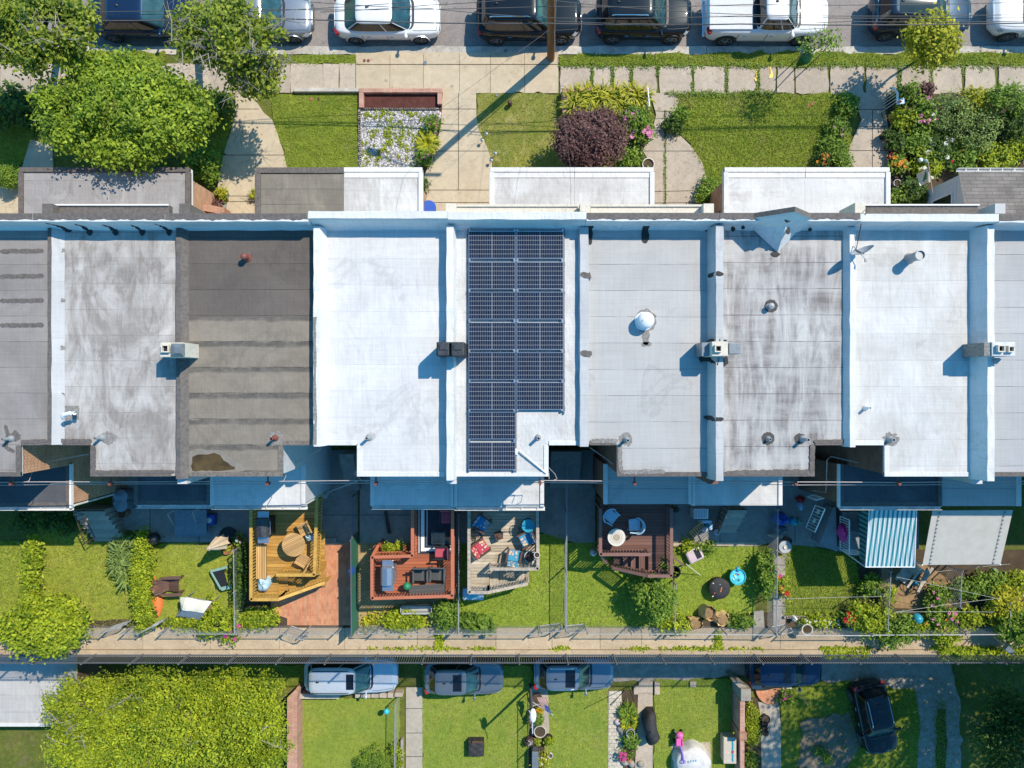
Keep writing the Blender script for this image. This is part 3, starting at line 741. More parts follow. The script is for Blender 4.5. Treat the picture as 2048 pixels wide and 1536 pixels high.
lawn('patchy front lawn by the flower path',[(1352,187),(1700,187),(1700,350),(1420,415),(1412,345),(1380,292),(1347,255)],0,'lawn_front','blade',430,.11,6,.08,None,1.0)
lawn('side lawn by the clipped ball shrub',[(-100,187),(78,187),(62,300),(40,335),(-100,335)],0,'lawn_front','blade',300,.08,7)
lawn('lawn strip beside the big crown',[(395,190),(470,190),(470,240),(460,275),(445,330),(436,360),(395,360)],0,'lawn_front','blade',250,.08,8)
for pts,mat in(([(712,189),(884,189),(884,222),(716,222)],'mulch'),([(1128,185),(1296,185),(1296,340),(1250,340),(1250,236),(1128,236)],'soil'),([(1776,185),(2130,185),(2130,440),(1776,440)],'soil'),([(848,235),(872,235),(884,222),(884,232),(873,292),(850,345),(846,425),(840,425)],'soil')):
 m=MB();m.prism(hand(PP(pts),.5,.03,3),-.05,.028);struct('path' if mat=='mulch' else 'ground',m,M[mat])
m=MB();m.prism(PP([(718,221),(878,221),(866,250),(856,300),(838,345),(716,345)]),-.05,.045);struct('gravel_bed',m,M['pebbles'],'bed of white pebbles with weeds')
def walk(pts,mat,joints=(),z=.05,t=.5,label=None):
 m=MB();m.prism(PP(pts),-.1,z,0,t=t)
 for a,b in joints:m.bar(P(*a,z+.003),P(*b,z+.003),.022,.006,1)
 struct('path',m,[M[mat],M['hole']],label)
walk([(472,176),(517,176),(514,205),(528,226),(545,240),(556,270),(566,300),(578,350),(578,440),(428,440),(440,345),(449,305),(462,265),(471,230)],'walk',[((472,218),(518,218)),((446,310),(569,310)),((430,403),(578,403)),((434,392),(578,392))])
walk([(886,186),(952,186),(953,235),(958,262),(972,290),(984,322),(986,440),(846,440),(849,350),(872,296),(882,250)],'walk',[((917,186),(917,380)),((872,218),(952,218)),((862,302),(978,302)),((848,380),(986,380)),((848,405),(986,405))])
walk([(1300,187),(1350,187),(1357,205),(1346,235),(1350,262),(1381,292),(1404,325),(1412,355),(1412,440),(1306,440),(1302,330),(1285,302),(1302,270),(1312,230)],'walk_old',[((1329,222),(1332,440)),((1285,302),(1390,302)),((1304,383),(1410,381)),((1306,406),(1410,405)),((1300,221),(1352,224))])
walk([(1702,186),(1772,186),(1768,220),(1776,260),(1776,440),(1690,440),(1690,330),(1700,290),(1722,240),(1714,215)],'walk_old',[((1745,220),(1745,335)),((1712,219),(1770,219)),((1715,253),(1775,253)),((1692,301),(1776,301))])
walk([(62,280),(105,290),(112,440),(-60,440),(-60,400),(38,360)],'walk',[((40,350),(112,350))])
wm=MB();wr=np.random.default_rng(5)
gaps=[(1184,134,186),(1225,136,186),(1262,134,170),(1315,134,150),(1386,133,150),(1385,165,186),(1453,134,186),(1516,138,180),(1798,128,180),(1862,130,145),(1863,140,172),(1926,132,150),(1960,134,148)]
for gx,a,b in gaps:
 for i in range(int((b-a)*1.1)):
  tufts(wm,gx+wr.normal()*1.3,a+(b-a)*wr.random(),.02,2,3,.10,wr,.012,.5)
for i in range(420):tufts(wm,1118+wr.random()*930,130+wr.random()**2*7,.02,2,3,.13,wr,.012,.5)
for i in range(160):tufts(wm,1330+wr.normal()*.8,222+wr.random()*190,.05,1,2,.08,wr,.01,.5)
for i in range(120):tufts(wm,1330+wr.random()*220,184+wr.random()*8,.05,2,3,.16,wr,.012,.5)
struct('weeds',wm,M['leaf_mid'],'weeds growing in the pavement joints','stuff')
wm=MB()
for i in range(125):
 x=722+wr.random()*135;y=224+wr.random()*112
 if x>880-(y-220)*.38:continue
 if 765<x<850 and y>300 and wr.random()<.7:continue
 for k in range(3):tufts(wm,x+wr.normal()*3,y+wr.normal()*3,.05,2,6,.09,wr,.014,.5)
struct('weeds',wm,M['leaf_lime'],'weeds coming up through the white pebbles','stuff')
lawn('back lawn in the far left corner yard',[(-160,1083),(76,1083),(76,1262),(-160,1262)],0,'lawn_back','blade',420,.10,11)
lawn('back lawn between the vine fence and the ivy hedge',[(76,1040),(160,1040),(186,1084),(255,1084),(282,1130),(282,1258),(76,1258)],0,'lawn_back','blade_dry',320,.07,12)
lawn('back lawn under the brown slatted chair',[(300,1088),(396,1084),(398,1090),(470,1090),(484,1240),(484,1250),(300,1250)],0,'lawn_back','blade',420,.055,13)
lawn('back lawn beside the grey deck',[(920,1080),(1128,1066),(1128,1258),(915,1258)],0,'lawn_lime','blade',520,.06,14)
lawn('back lawn beside the brown deck',[(1131,1084),(1345,1084),(1345,1258),(1131,1258)],0,'lawn_lime','blade',480,.06,15)
lawn('lime back lawn with the toy pool',[(1346,1092),(1515,1092),(1522,1130),(1506,1225),(1440,1240),(1346,1240)],0,'lawn_lime','blade',520,.045,16)
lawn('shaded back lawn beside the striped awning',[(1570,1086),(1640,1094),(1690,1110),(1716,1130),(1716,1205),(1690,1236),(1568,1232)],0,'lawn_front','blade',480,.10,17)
for pts,mat,z in(([(486,1190),(715,1190),(715,1262),(486,1262)],'soil',.024),([(716,1085),(915,1085),(915,1262),(716,1262)],'brick_yellow',.03),([(542,1085),(712,1085),(712,1250),(575,1250),(575,1236),(542,1225)],'brick_pave',.04),([(1716,1100),(2100,1100),(2100,1266),(1716,1266)],'soil',.02),([(1762,1128),(1850,1128),(1925,1180),(1900,1215),(1790,1216),(1762,1190)],'chips',.04),([(280,1238),(300,1262),(-160,1262),(-160,1254)],'soil',.036),([(1345,1232),(1550,1225),(1550,1264),(1345,1264)],'soil',.03),([(1566,1230),(1720,1236),(1720,1264),(1566,1264)],'soil',.03)):
 m=MB();m.prism(hand(PP(pts),.4,.02,9)if mat in('soil','chips')else PP(pts),-.05,z);struct('path' if 'brick' in mat else 'ground',m,M[mat])
def yard(pts,mat,z,joints=(),t=.5):
 m=MB();m.prism(PP(pts),-.1,z,t=t)
 for a,b in joints:m.bar(P(*a,z+.003),P(*b,z+.003),.022,.006,1)
 struct('path',m,[M[mat],M['hole']])
yard([(225,900),(500,900),(500,1084),(300,1084),(300,1060),(225,1060)],'yardconc',.04,[((300,1000),(300,1084)),((398,1000),(398,1084))])
yard([(641,900),(716,900),(716,1085),(641,1085)],'yardconc',.05,[((641,1030),(716,1030))])
yard([(720,900),(940,900),(940,1086),(720,1086)],'yardconc',.055,[((720,1030),(820,1030))],.55)
yard([(1078,900),(1190,900),(1190,1085),(1150,1085),(1080,1064)],'yardconc',.045,[((1132,950),(1132,1085))],.3)
yard([(1346,900),(1545,900),(1545,1084),(1512,1092),(1346,1092)],'yardconc',.05,[((1440,1070),(1440,1092))],.5)
yard([(1546,900),(1716,900),(1716,1110),(1640,1094),(1570,1088),(1570,1270),(1546,1270)],'yardconc',.042,[((1546,1130),(1570,1130)),((1546,1175),(1570,1175)),((1546,1212),(1570,1212)),((1590,1040),(1590,1086))],.6)
yard([(1346,1084),(1512,1084),(1512,1091),(1346,1091)],'walk',.07)
yard([(646,1075),(675,1075),(675,1083),(646,1083)],'stone',.16);yard([(646,1083),(686,1083),(686,1088),(646,1088)],'stone',.09)
m=MB();ed=[-300,-120,40,175,287,422,560,690,835,992,1104,1200,1283,1436,1560,1690,1843,1990,2180,2320]
for a,b in zip(ed,ed[1:]):
 m.prism(PP([(a+.35,1297.5),(b-.35,1297.5),(b-.35,1255),(a+.35,1255)]),-.2,.06,t=.35+.4*random.random())
 m.prism(PP([(a+40,1311.5),(b+39,1311.5),(b+39,1298.6),(a+40,1298.6)]),-.2,.11,t=.3+.3*random.random())
struct('path',m,M['walk_alley'],'concrete alley walk behind the gardens')
wm=MB()
for a,b,k in((735,990,70),(870,886,30),(1320,1400,45),(1400,1445,30),(1460,1530,18),(1690,1760,30),(1100,1140,20),(1240,1300,30),(1640,1700,60),(1860,1990,150)):
 for i in range(k):tufts(wm,a+(b-a)*wr.random(),1297+wr.normal()*1.5,.06,2,4,.13,wr,.02,.4)
for i in range(50):tufts(wm,878+wr.normal()*4,1268+wr.random()*28,.06,3,5,.15,wr,.02,.4)
for i in range(480):tufts(wm,1880+wr.random()*180,1299+wr.random()*14,.1,3,5,.2,wr,.03,.5)
for i in range(90):tufts(wm,1650+wr.random()*85,1305+wr.random()*7,.1,3,5,.16,wr,.03,.5)
for i in range(90):tufts(wm,1436+wr.normal()*3,1262+wr.random()*34,.06,2,4,.15,wr,.02,.4)
struct('weeds',wm,M['leaf_lime'],'weeds along the alley walk','stuff')
m=MB();m.box(-70,RW,LOW-.6,70,RW+.3,.10)
solo('retaining_wall','tall stone retaining wall carrying the alley above the lower lots','retaining wall',m,M['stone'])
m=MB();m.prism(PP([(1507,1222),(1526,1220),(1528,1256),(1505,1256)]),-.05,.07);struct('path',m,M['walk_grey'])
Z=LOW
m=MB();m.prism(hand(PP([(1215,1200),(1490,1200),(1490,1350),(1330,1362),(1225,1362)],Z),.5,.05,3),Z-.05,Z+.02);m.prism(hand(PP([(1620,1200),(1880,1200),(1905,1340),(1918,1400),(1925,1560),(1895,1560),(1890,1420),(1875,1420),(1868,1560),(1830,1560),(1836,1440),(1815,1380),(1640,1362)],Z),.4,.06,4),Z-.05,Z+.022)
mq=MB();mq.prism(hand(PP([(1600,1440),(1700,1425),(1720,1490),(1690,1540),(1600,1560)],Z),.4,.1,5),Z-.05,Z+.075,t=.3)
struct('gravel_drive',m,M['gravel']);blades(PP([(1640,1365),(1830,1385),(1840,1440),(1836,1560),(1925,1560),(1918,1400),(1900,1345)],Z),Z+.02,60,.08,'blade','sparse grass growing over the gravel drive',GB);blades(PP([(1870,1400),(1890,1400),(1893,1560),(1868,1560)],Z),Z+.02,300,.09,'blade','grass strip between the wheel tracks',GB);blades(PP([(1590,1425),(1715,1415),(1725,1550),(1590,1560)],Z),Z+.07,110,.08,'blade','thin grass over the bare earth patch',GB);struct('ground',mq,M['bare'],'bare earth patch left of the black car')
lawn('lower lawn with the blue ball',[(590,1395),(800,1395),(800,1580),(590,1580)],Z,'lawn_low','blade',420,.045,21)
lawn('lower lawn with the square black fire pit',[(845,1330),(1062,1330),(1062,1580),(845,1580)],Z,'lawn_low','blade',400,.05,22,.05,None,.9)
lawn('lower lawn right of the flag',[(1082,1330),(1217,1330),(1217,1580),(1082,1580)],Z,'lawn_low','blade',400,.05,23,.05,None,.9)
lawn('lower lawn with the pink toy',[(1307,1358),(1478,1358),(1478,1580),(1307,1580)],Z,'lawn_low','blade',420,.05,24)
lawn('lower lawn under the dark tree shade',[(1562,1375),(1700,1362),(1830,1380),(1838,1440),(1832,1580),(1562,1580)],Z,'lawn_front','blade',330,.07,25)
lawn('lower verge behind the silver van',[(440,1330),(620,1330),(620,1372),(440,1372)],Z,'lawn_low','blade',330,.08,26)
m=MB();m.prism(PP([(812,1374),(845,1374),(845,1580),(812,1580)],Z),Z-.1,Z+.05)
for q in(1417,1466,1513):m.bar(P(812,q,Z+.053),P(845,q,Z+.053),.025,.006,1)
struct('path',m,[M['walk_grey'],M['hole']],'pale concrete path on the lower lots')
m=MB();m.prism(PP([(1217,1381),(1243,1381),(1246,1580),(1216,1580)],Z),Z-.1,Z+.05);struct('path',m,M['paver'],'paver path beside the flower bed')
m=MB()
m.prism(PP([(1276,1386),(1305,1386),(1305,1580),(1268,1580)],Z),Z-.1,Z+.05);m.prism(PP([(1277,1362),(1305,1362),(1305,1385),(1277,1385)],Z),Z-.1,Z+.07,t=.6)
m.prism(PP([(1308,1362),(1318,1362),(1318,1386),(1308,1386)],Z),Z-.1,Z+.2,t=.6);m.prism(PP([(1379,1361),(1391,1361),(1391,1372),(1379,1372)],Z),Z-.1,Z+.15,t=.6);m.prism(PP([(1267,1371),(1277,1371),(1277,1387),(1267,1387)],Z),Z-.1,Z+.12)
struct('path',m,M['walk_old'],'old concrete path beside the covered barbecue')
m=MB();m.prism(PP([(1516,1404),(1556,1404),(1561,1450),(1562,1580),(1524,1580),(1520,1430)],Z),Z-.1,Z+.05);struct('path',m,M['walk_grey'],'concrete path with dark flower pots')
m=MB();m.prism(PP([(1343,1487),(1420,1483),(1425,1580),(1340,1580)],Z),Z-.05,Z+.05);struct('path',m,M['walk_old'],'concrete pad under the round cover')
m=MB();c=P(1540,1372,Z);m.prism([(c[0]+math.cos(a)*.82,c[1]-abs(math.sin(a))*.93)for a in[math.pi*i/16 for i in range(17)]],Z-.1,Z+.14);solo('brick_step','half round red brick step by the dark blue car','step',m,M['brick_pave'])
for pts in([(1243,1380),(1276,1380),(1268,1560),(1243,1560)],[(1490,1395),(1516,1395),(1522,1440),(1522,1560),(1492,1560)],[(1058,1380),(1084,1380),(1092,1560),(1058,1560)]):
 m=MB();m.prism(hand(PP(pts,Z),.3,.02,8),Z-.05,Z+.034);struct('ground',m,M['soil'])
m=MB();m.prism(PP([(1086,1372),(1096,1372),(1098,1465),(1062,1470),(1062,1372)],Z),Z-.05,Z+.08);struct('path',m,M['walk_grey'],'narrow slab path under the flower pots')
ZR=7.0;YN=PY(886,ZR);YR=PY(949,ZR);ZE=4.1
WX=[PX(p,ZR)for p in(98,354,630,900,1168,1425,1697,1965)]
WX=[-26.0]+WX+[30.0]
def walls(mb,poly,z0,z1):
 ar=sum(poly[i][0]*poly[(i+1)%len(poly)][1]-poly[(i+1)%len(poly)][0]*poly[i][1]for i in range(len(poly)))
 if ar<0:poly=poly[::-1]
 for i in range(len(poly)):
  a=poly[i];b=poly[(i+1)%len(poly)]
  mb.add([(a[0],a[1],z0),(b[0],b[1],z0),(b[0],b[1],z1),(a[0],a[1],z1)],[(0,1,2,3)],0 if abs(a[0]-b[0])<abs(a[1]-b[1])else 1)
 mb.add([(x,y,z1)for x,y in poly],[tuple(range(len(poly)))],0)
def ribbon(mb,pts,w,seed=0,z=.008,mi=0):
 rg=np.random.default_rng(seed);P3=[]
 for i in range(len(pts)-1):
  a=Vector(pts[i]);b=Vector(pts[i+1]);k=max(2,int((b-a).length/.07))
  for j in range(k):P3.append(a.lerp(b,j/k))
 P3.append(Vector(pts[-1]));L=[];R=[]
 for i,p in enumerate(P3):
  d=P3[min(i+1,len(P3)-1)]-P3[max(0,i-1)];d.z=0
  d.normalize()if d.length>1e-6 else None
  sd=Vector((-d.y,d.x,0));ww=w*.5*(.75+.5*rg.random());end=min(i,len(P3)-1-i)
  if end==0:ww*=.45
  L.append(p+sd*ww+Vector((0,0,z)));R.append(p-sd*w*.5*(.75+.5*rg.random())*(.45 if end==0 else 1)+Vector((0,0,z)))
 n=len(P3);mb.add(L+R,[(i,n+i,n+i+1,i+1)for i in range(n-1)],mi)
def blob(mb,px,py,rx,ry,z,seed=0,n=26,amp=.16,mi=0,thick=.006):
 rg=np.random.default_rng(seed);s=(CAMH-z)/FPX;c=P(px,py,z)
 mb.prism([(c[0]+rx*s*math.cos(6.2832*k/n)*(1+rg.normal()*amp),c[1]+ry*s*math.sin(6.2832*k/n)*(1+rg.normal()*amp))for k in range(n)],z,z+thick,mi,bottom=False)
HOUSES=[]
spec=[dict(label='row house at the left edge with tan banded roof and sunlit brick side',roof='roof_tan',brick='brick',notch=('r',38),cap='tar',yt=428,porch=(40,218),pm='porch_silver',ext=(-130,140),em='ext_dark',er=1013,corn=None),dict(label='row house with silver swirl stained roof and five tar strips on its front parapet',roof='roof_marble',brick='brick',notch=('l',185),cap='tar',yt=428,porch=(218,380),pm='porch_silver',ext=(270,421),em='ext_dark',er=1009,corn='tar'),dict(label='row house with brown roll roofing and a rain puddle near its back edge',roof='roof_brown',brick='stucco',notch=('r',562),cap='tar',yt=428,porch=(512,688),pm='porch_grey',ext=(421,610),em='roof_white',er=1011,corn=None),dict(label='row house with clean white roof left of the solar roof',roof='roof_white',brick='stucco',notch=('l',718),cap='coat',yt=422,porch=(688,845),pm='porch_white',ext=(742,908),em='roof_white',er=1011,corn=None),dict(label='row house carrying the solar array on its white roof',roof='roof_solar',brick='brick_dark',notch=('r',1093),cap='coat',yt=424,porch=(980,1149),pm='porch_white',ext=(908,1087),em='roof_solar',er=1013,corn='cream'),dict(label='row house with plain light grey roof and large white dome vent',roof='roof_light',brick='brick_dark',notch=('l',1237),cap='tar',yt=427,porch=(1149,1307),pm='porch_white',ext=(1208,1383),em='roof_light',er=1008,corn='cream'),dict(label='row house with grime streaked grey roof and pointed front gable',roof='roof_grime',brick='brick_dark',notch=('r',1625),cap='tar',yt=427,porch=(1448,1610),pm='porch_cracked',ext=(1383,1563),em='roof_white2',er=1011,corn=None),dict(label='row house with white roof and satellite dish',roof='roof_white2',brick='brick_dark',notch=('l',1772),cap='coat',yt=428,porch=(1610,1778),pm='porch_cracked',ext=(1680,1882),em='ext_dark',er=1012,corn='tar'),dict(label='row house at the right edge with grey roof and shingled front porch',roof='roof_grey',brick='brick_dark',notch=None,cap='tar',yt=430,porch=None,pm=None,ext=(1882,2040),em='roof_light',er=1012,corn=None),]
for i,s in enumerate(spec):
 x0,x1=WX[i],WX[i+1];yo=PY(s['yt'],7.85);yf=yo-.03
 H=thing('row_house',s['label'],'house',((max(x0,-21)+min(x1,21))/2,1.3,0),0,'row houses of the terrace');HOUSES.append(H)
 br=[M[s['brick']],M['brick_front']if 'brick' in s['brick']else M['stucco']]
 if s['notch']is None:poly=[(x0,yf),(x1,yf),(x1,YR),(x0,YR)]
 elif s['notch'][0]=='r':
  xn=PX(s['notch'][1],ZR);poly=[(x0,yf),(x1,yf),(x1,YN),(xn,YN),(xn,YR),(x0,YR)]
 else:
  xn=PX(s['notch'][1],ZR);poly=[(x0,yf),(x1,yf),(x1,YR),(xn,YR),(xn,YN),(x0,YN)]
 e=.004
 poly2=[(x+(e if x==x0 else-e if x==x1 else 0),y)for x,y in poly]
 mb=MB();walls(mb,poly2,-.3,6.88);part(H,'wall',mb,br)
 o=.05
 if s['notch']is None:rp=[(x0+e,5.5),(x1-e,5.5),(x1-e,YR-o),(x0+e,YR-o)]
 elif s['notch'][0]=='r':rp=[(x0+e,5.5),(x1-e,5.5),(x1-e,YN-o),(xn+o,YN-o),(xn+o,YR-o),(x0+e,YR-o)]
 else:rp=[(x0+e,5.5),(x1-e,5.5),(x1-e,YR-o),(xn-o,YR-o),(xn-o,YN-o),(x0+e,YN-o)]
 mb=MB();mb.prism(rp,6.885,ZR,0,1)
 R=part(H,'roof',mb,[M[s['roof']],M['white']]);s['R']=R
 mb=MB()
 tr='coat' if s['cap']=='coat' else 'tar'
 def edge(a,b,w=.16,h=.035):
  if abs(a[0]-b[0])<.01:
   sg=1 if a[0]<(x0+x1)/2 else-1
   mb.box(a[0],a[1],ZR-.07,a[0]+sg*w,b[1],ZR+h)
  else:mb.box(a[0],a[1],ZR-.07,b[0],a[1]+w,ZR+h)
 if s['notch']is None:edge((x0+.01,YR-.07),(x1-.01,YR-.07))
 elif s['notch'][0]=='r':
  edge((x0+.2,YR-.07),(xn+.07,YR-.07));edge((xn+.08,YN-.08),(x1-.2,YN-.08));mb.box(xn+.07,YR-.06,ZR-.06,xn-.1,YN-.085,ZR+.03)
 else:
  edge((xn-.07,YR-.07),(x1-.2,YR-.07));edge((x0+.2,YN-.08),(xn-.08,YN-.08));mb.box(xn-.07,YR-.06,ZR-.06,xn+.1,YN-.085,ZR+.03)
 part(R,'roof_edge',mb,M['taupe' if i==2 else tr],bevel=.012)
 mb=MB();yi=yo-.25
 mb.profile_x([(yo,6.4),(yo,7.85),(yi,7.85),(5.50,7.22),(5.40,7.004),(5.40,6.9)],x0+e,x1-e,[1,0,2,2,2,2],jit=.012)
 mats=[M['coat'],M['stucco'],M['coat']]
 pa=part(H,'parapet',mb,mats)
 if s['cap']=='tar':
  mb=MB();pl=[(x,yo+.02)for x in np.linspace(x0+.01,x1-.01,24)]
  lo=[(x,yi+.06+.02*math.sin(x*9+i)+.015*math.sin(x*23))for x in np.linspace(x1-.01,x0+.01,40)]
  mb.prism([(x,y)for x,y in pl]+lo,7.852,7.868,bottom=False);part(pa,'tar_cap',mb,M['tar'])
 if s['corn']:
  mb=MB();cx0,cx1=x0+.22,x1-.22
  mb.box(cx0,yo+.005,6.85,cx1,PY(409,7.2),7.12)
  if s['corn']=='tar':mb.box(cx0,PY(411,7.2),7.125,cx1,PY(408,7.2),7.2,1);mb.box(cx0-.05,yo+.008,7.125,cx1+.05,yo+.04,7.22,1)
  else:mb.box(cx0,PY(413,7.2),7.125,cx1,PY(408.5,7.2),7.19)
  part(H,'cornice',mb,[M['tar']if s['corn']=='tar' else M['cream'],M['white']],bevel=.01)
 if s['porch']:
  a,b=PX(s['porch'][0],3.3),PX(s['porch'][1],3.3);yp=PY(337,3.3)
  mb=MB();walls(mb,[(a+(.25 if i%2==0 else e),yf+.02),(b-(.25 if i%2 else e),yf+.02),(b-(.25 if i%2 else e),yp-.25),(a+(.25 if i%2==0 else e),yp-.25)],-.1,3.02)
  pw=part(H,'porch',mb,[M['brick'],M['brick_front']])
  mb=MB();mb.prism([(a+e,yf+.02),(b-e,yf+.02),(b-e,yp),(a+e,yp)],3.03,3.3,0,1);part(pw,'porch_roof',mb,[M[s['pm']],M['white']])
  mb=MB();lw=.2 if 'grey' in s['pm']else .16;lm='tar' if s['pm']in('porch_grey','porch_silver')else 'coat'
  mb.box(a+.004,yp-lw,3.2,b-.004,yp+.03,3.37)
  if i%2==0:mb.box(a-.03,yf+.03,3.21,a+lw,yp-lw-.004,3.375)
  else:mb.box(b-lw,yf+.03,3.21,b+.03,yp-lw-.004,3.375)
  part(pw,'roof_lip',mb,M[lm],bevel=.015)
  if lm=='coat':
   mb=MB();mb.box(a+.01,yp-lw-.22,3.301,b-.01,yp-lw-.006,3.33);part(pw,'flashing',mb,M[lm],bevel=.01)
 a,b=PX(s['ext'][0],ZE),PX(s['ext'][1],ZE);ye=PY(s['er'],ZE);t0=YR-.004
 mb=MB();walls(mb,[(a+.02,t0),(b-.02,t0),(b-.02,ye+.08),(a+.02,ye+.08)],-.3,ZE-.13)
 ex=part(H,'extension',mb,br)
 mb=MB();mb.prism([(a+.004,t0+.005),(b-.004,t0+.005),(b-.004,ye),(a+.004,ye)],ZE-.12,ZE,0,1);part(ex,'extension_roof',mb,[M[s['em']],M['white']])
 mb=MB();lipm='tar' if s['em']=='ext_dark' else 'coat'
 if i%2==0 and i!=8:
  mb.box(b-.14,ye,ZE-.1,b+.02,t0+.06,ZE+.06);mb.box(a+.01,ye,ZE-.1,a+.12,t0-.02,ZE+.09)
 elif i%2:
  mb.box(a-.02,ye,ZE-.1,a+.14,t0+.06,ZE+.06);mb.box(b-.13,ye,ZE-.1,b-.01,t0-.02,ZE+.09)
 else:mb.box(b-.16,ye,ZE-.1,b+.02,t0,ZE+.06)
 for q in range(len(mb.v)//8):
  m2=MB();m2.add(mb.v[q*8:q*8+8],[[k-q*8 for k in f]for f in mb.f[q*6:q*6+6]]);part(ex,'extension_edge',m2,M[lipm],bevel=.012)
 if lipm=='tar':
  mb=MB();mb.prism(hand([(a+.15,ye+.02),(b-.15,ye+.02),(b-.15,ye+.16),(a+.15,ye+.16)],.2,.018,i+3),ZE,ZE+.006,bottom=False);part(ex,'tar_strip',mb,M['tar'])
  if i in(0,7):
   mb=MB();mb.box(b+.021,ye-.05,ZE-.08,b+.09,t0+.05,ZE+.08)if i==0 else mb.box(a-.09,ye-.05,ZE-.08,a-.021,t0+.05,ZE+.08);part(ex,'edge_trim',mb,M['white'])
 if i not in(5,6,8):
  mb=MB();gy=ye-.02
  mb.box(a+.02,gy-.13,ZE-.16,b+.06,gy,ZE-.14);mb.box(a+.02,gy-.145,ZE-.16,b+.06,gy-.13,ZE-.02);mb.box(a+.02,gy-.012,ZE-.139,b+.06,gy-.002,ZE-.01)
  k=6
  for j in range(k):xx=a+.2+(b-a-.4)*j/(k-1);mb.box(xx-.012,gy-.125,ZE-.03,xx+.012,gy-.014,ZE-.018)
  part(ex,'gutter',mb,M['gutter'])
 if i in(0,2,3):
  mb=MB();xx=b-.1 if i!=3 else a+.12;mb.tube([(xx,ye-.09,ZE-.16),(xx,ye-.02,ZE-.5),(xx,ye-.02,.1)],.045,8);part(ex,'downspout',mb,M['gutter'])
 mb=MB();mp=MB()
 for zz,yy,sg in((5.2,YR,-1),(5.0,yf,1)):
  cx=(a+b)/2 if sg<0 else(x0+x1)/2
  for dx in(-.95,.95):
   mb.box(cx+dx-.45,yy,zz-.75,cx+dx+.45,yy+sg*.05,zz+.75)
   mp.box(cx+dx-.38,yy+sg*.03,zz-.68,cx+dx+.38,yy+sg*.056,zz+.68)
 w=part(H,'window',mb,M['white'],kind=None);part(w,'pane',mp,M['pane'])
pw=[(0,95,103,7.16,0,.36,'tar','coat_grey',889),(1,352,361,7.16,.0,.22,'tar','tar',957),(2,627,639,7.42,.02,.16,'coat','coat',891),(3,893,907,7.52,.02,.07,'coat','coat',957),(4,1160,1177,7.26,.03,.03,'coat_grey','coat_grey',892),(5,1432,1447,7.62,.14,.05,'coat_grey','coat_grey',957),(6,1700,1711,7.28,.12,.06,'coat','coat',893),(7,1975,1989,7.56,.26,.05,'coat','coat',958)]
for hi,l,r,zt,lb,rb,cap,face,ye in pw:
 xl,xr=PX(l,zt),PX(r,zt);y1=5.46;y0=PY(ye,ZR);mb=MB()
 mb.profile_y([(xl-lb,ZR-.1),(xl-lb,ZR+.006),(xl,zt),(xr,zt),(xr+rb,ZR+.008),(xr+rb,ZR-.1)],y0,y1-.0,[1,1,0,1,1,1],jit=.013)
 p=part(HOUSES[hi],'party_wall',mb,[M[cap],M[face]],bevel=.02)
 if hi==2:
  mb=MB();mb.prism(hand([(xl-.005,PY(634,zt)),(xl+.10,PY(634,zt)),(xl+.11,y0+.05),(xl-.005,y0+.05)],.3,.012,4),zt,zt+.006,bottom=False);part(p,'tar_strip',mb,M['tar_pale'])
 mb=MB();bx=(xl+xr)/2
 if hi not in(0,):
  if hi in(1,3,5,7):mb.box(bx-.17,YR-.35,3.6,bx+.17,YR-.06,6.86);part(p,'wall_foot',mb,M['stucco']if hi!=5 else M['brick_dark'])
 px0=PX({0:84,1:358,2:0,3:891,4:1160,5:1407,6:1710,7:1990}[hi],7.5);
 if hi!=2:
  mb=MB();wd=.36;yo=PY(424,7.85)
  mb.box(px0,yo+.03,6.3,px0+wd,PY(407 if hi!=6 else 405,7.5),7.5);part(p,'pier_cap',mb,M['tar']if hi in(0,1)else M['coat_grey']if hi==7 else M['cream'],bevel=.01)
def patches(hi,parent,items):
 for k,(pts,w,mat)in enumerate(items):
  mb=MB();ribbon(mb,pts,w,hi*31+k);part(parent,'tar_patch',mb,M[mat])
def on_parapet(px,w=.2,dx=.28,seed=0,tail=.18):
 x=PX(px,7.6);return[(x,5.66,7.80),(x+dx*.75,5.52,7.27),(x+dx,5.40,7.03),(x+dx,5.40-tail,7.0)]
rp=[x['R']for x in spec]
patches(1,rp[1],[(on_parapet(p),.19,'tar_black')for p in(143,196,250,306)]+[(on_parapet(88,dx=.5,tail=.06),.2,'tar_black')]+[([P(104,y,7.13),P(131,y+1,7.0)],.17,'tar_pale')for y in(500,600,695,790)])
patches(5,rp[5],[(on_parapet(1184,dx=-.02,tail=.5),.2,'tar_black'),(on_parapet(1297,dx=.0,tail=.45),.24,'tar_black'),([P(1161,548,7.27),P(1180,551,7.27),P(1182,552,7.03)],.19,'tar'),([P(1161,706,7.27),P(1180,707,7.27),P(1184,707,7.03)],.19,'tar'),([P(1291,660,7),P(1292,690,7)],.24,'tar_pale'),([P(1283,689,7),P(1303,688,7)],.16,'tar_pale'),([P(1181,882,7.04),P(1236,882,7.04)],.15,'tar_pale'),([P(1240,890,7.04),P(1241,943,7.04)],.16,'tar_pale'),([P(1242,944,7.04),P(1330,943,7.04)],.15,'tar_pale')])
patches(5,[c for c in HOUSES[5].children if c.name.startswith('party_wall')][0],[([P(1415,552,7.1),P(1432,547,7.62),P(1447,548,7.62)],.15,'tar_black'),([P(1407,834,7.02),P(1415,835,7.1),P(1432,838,7.62),P(1447,838,7.62)],.15,'tar_black')])
patches(6,rp[6],[(on_parapet(1443,dx=-.3,tail=.05),.2,'tar_black'),([P(1700,436,7.7),P(1690,446,7.3),P(1680,454,7.05)],.2,'tar_black'),([P(1625,888,7.04),P(1624,946,7.04)],.17,'tar'),([P(1452,946,7.04),P(1620,943,7.04)],.17,'tar'),([P(1628,883,7.04),P(1692,882,7.04)],.12,'tar')])
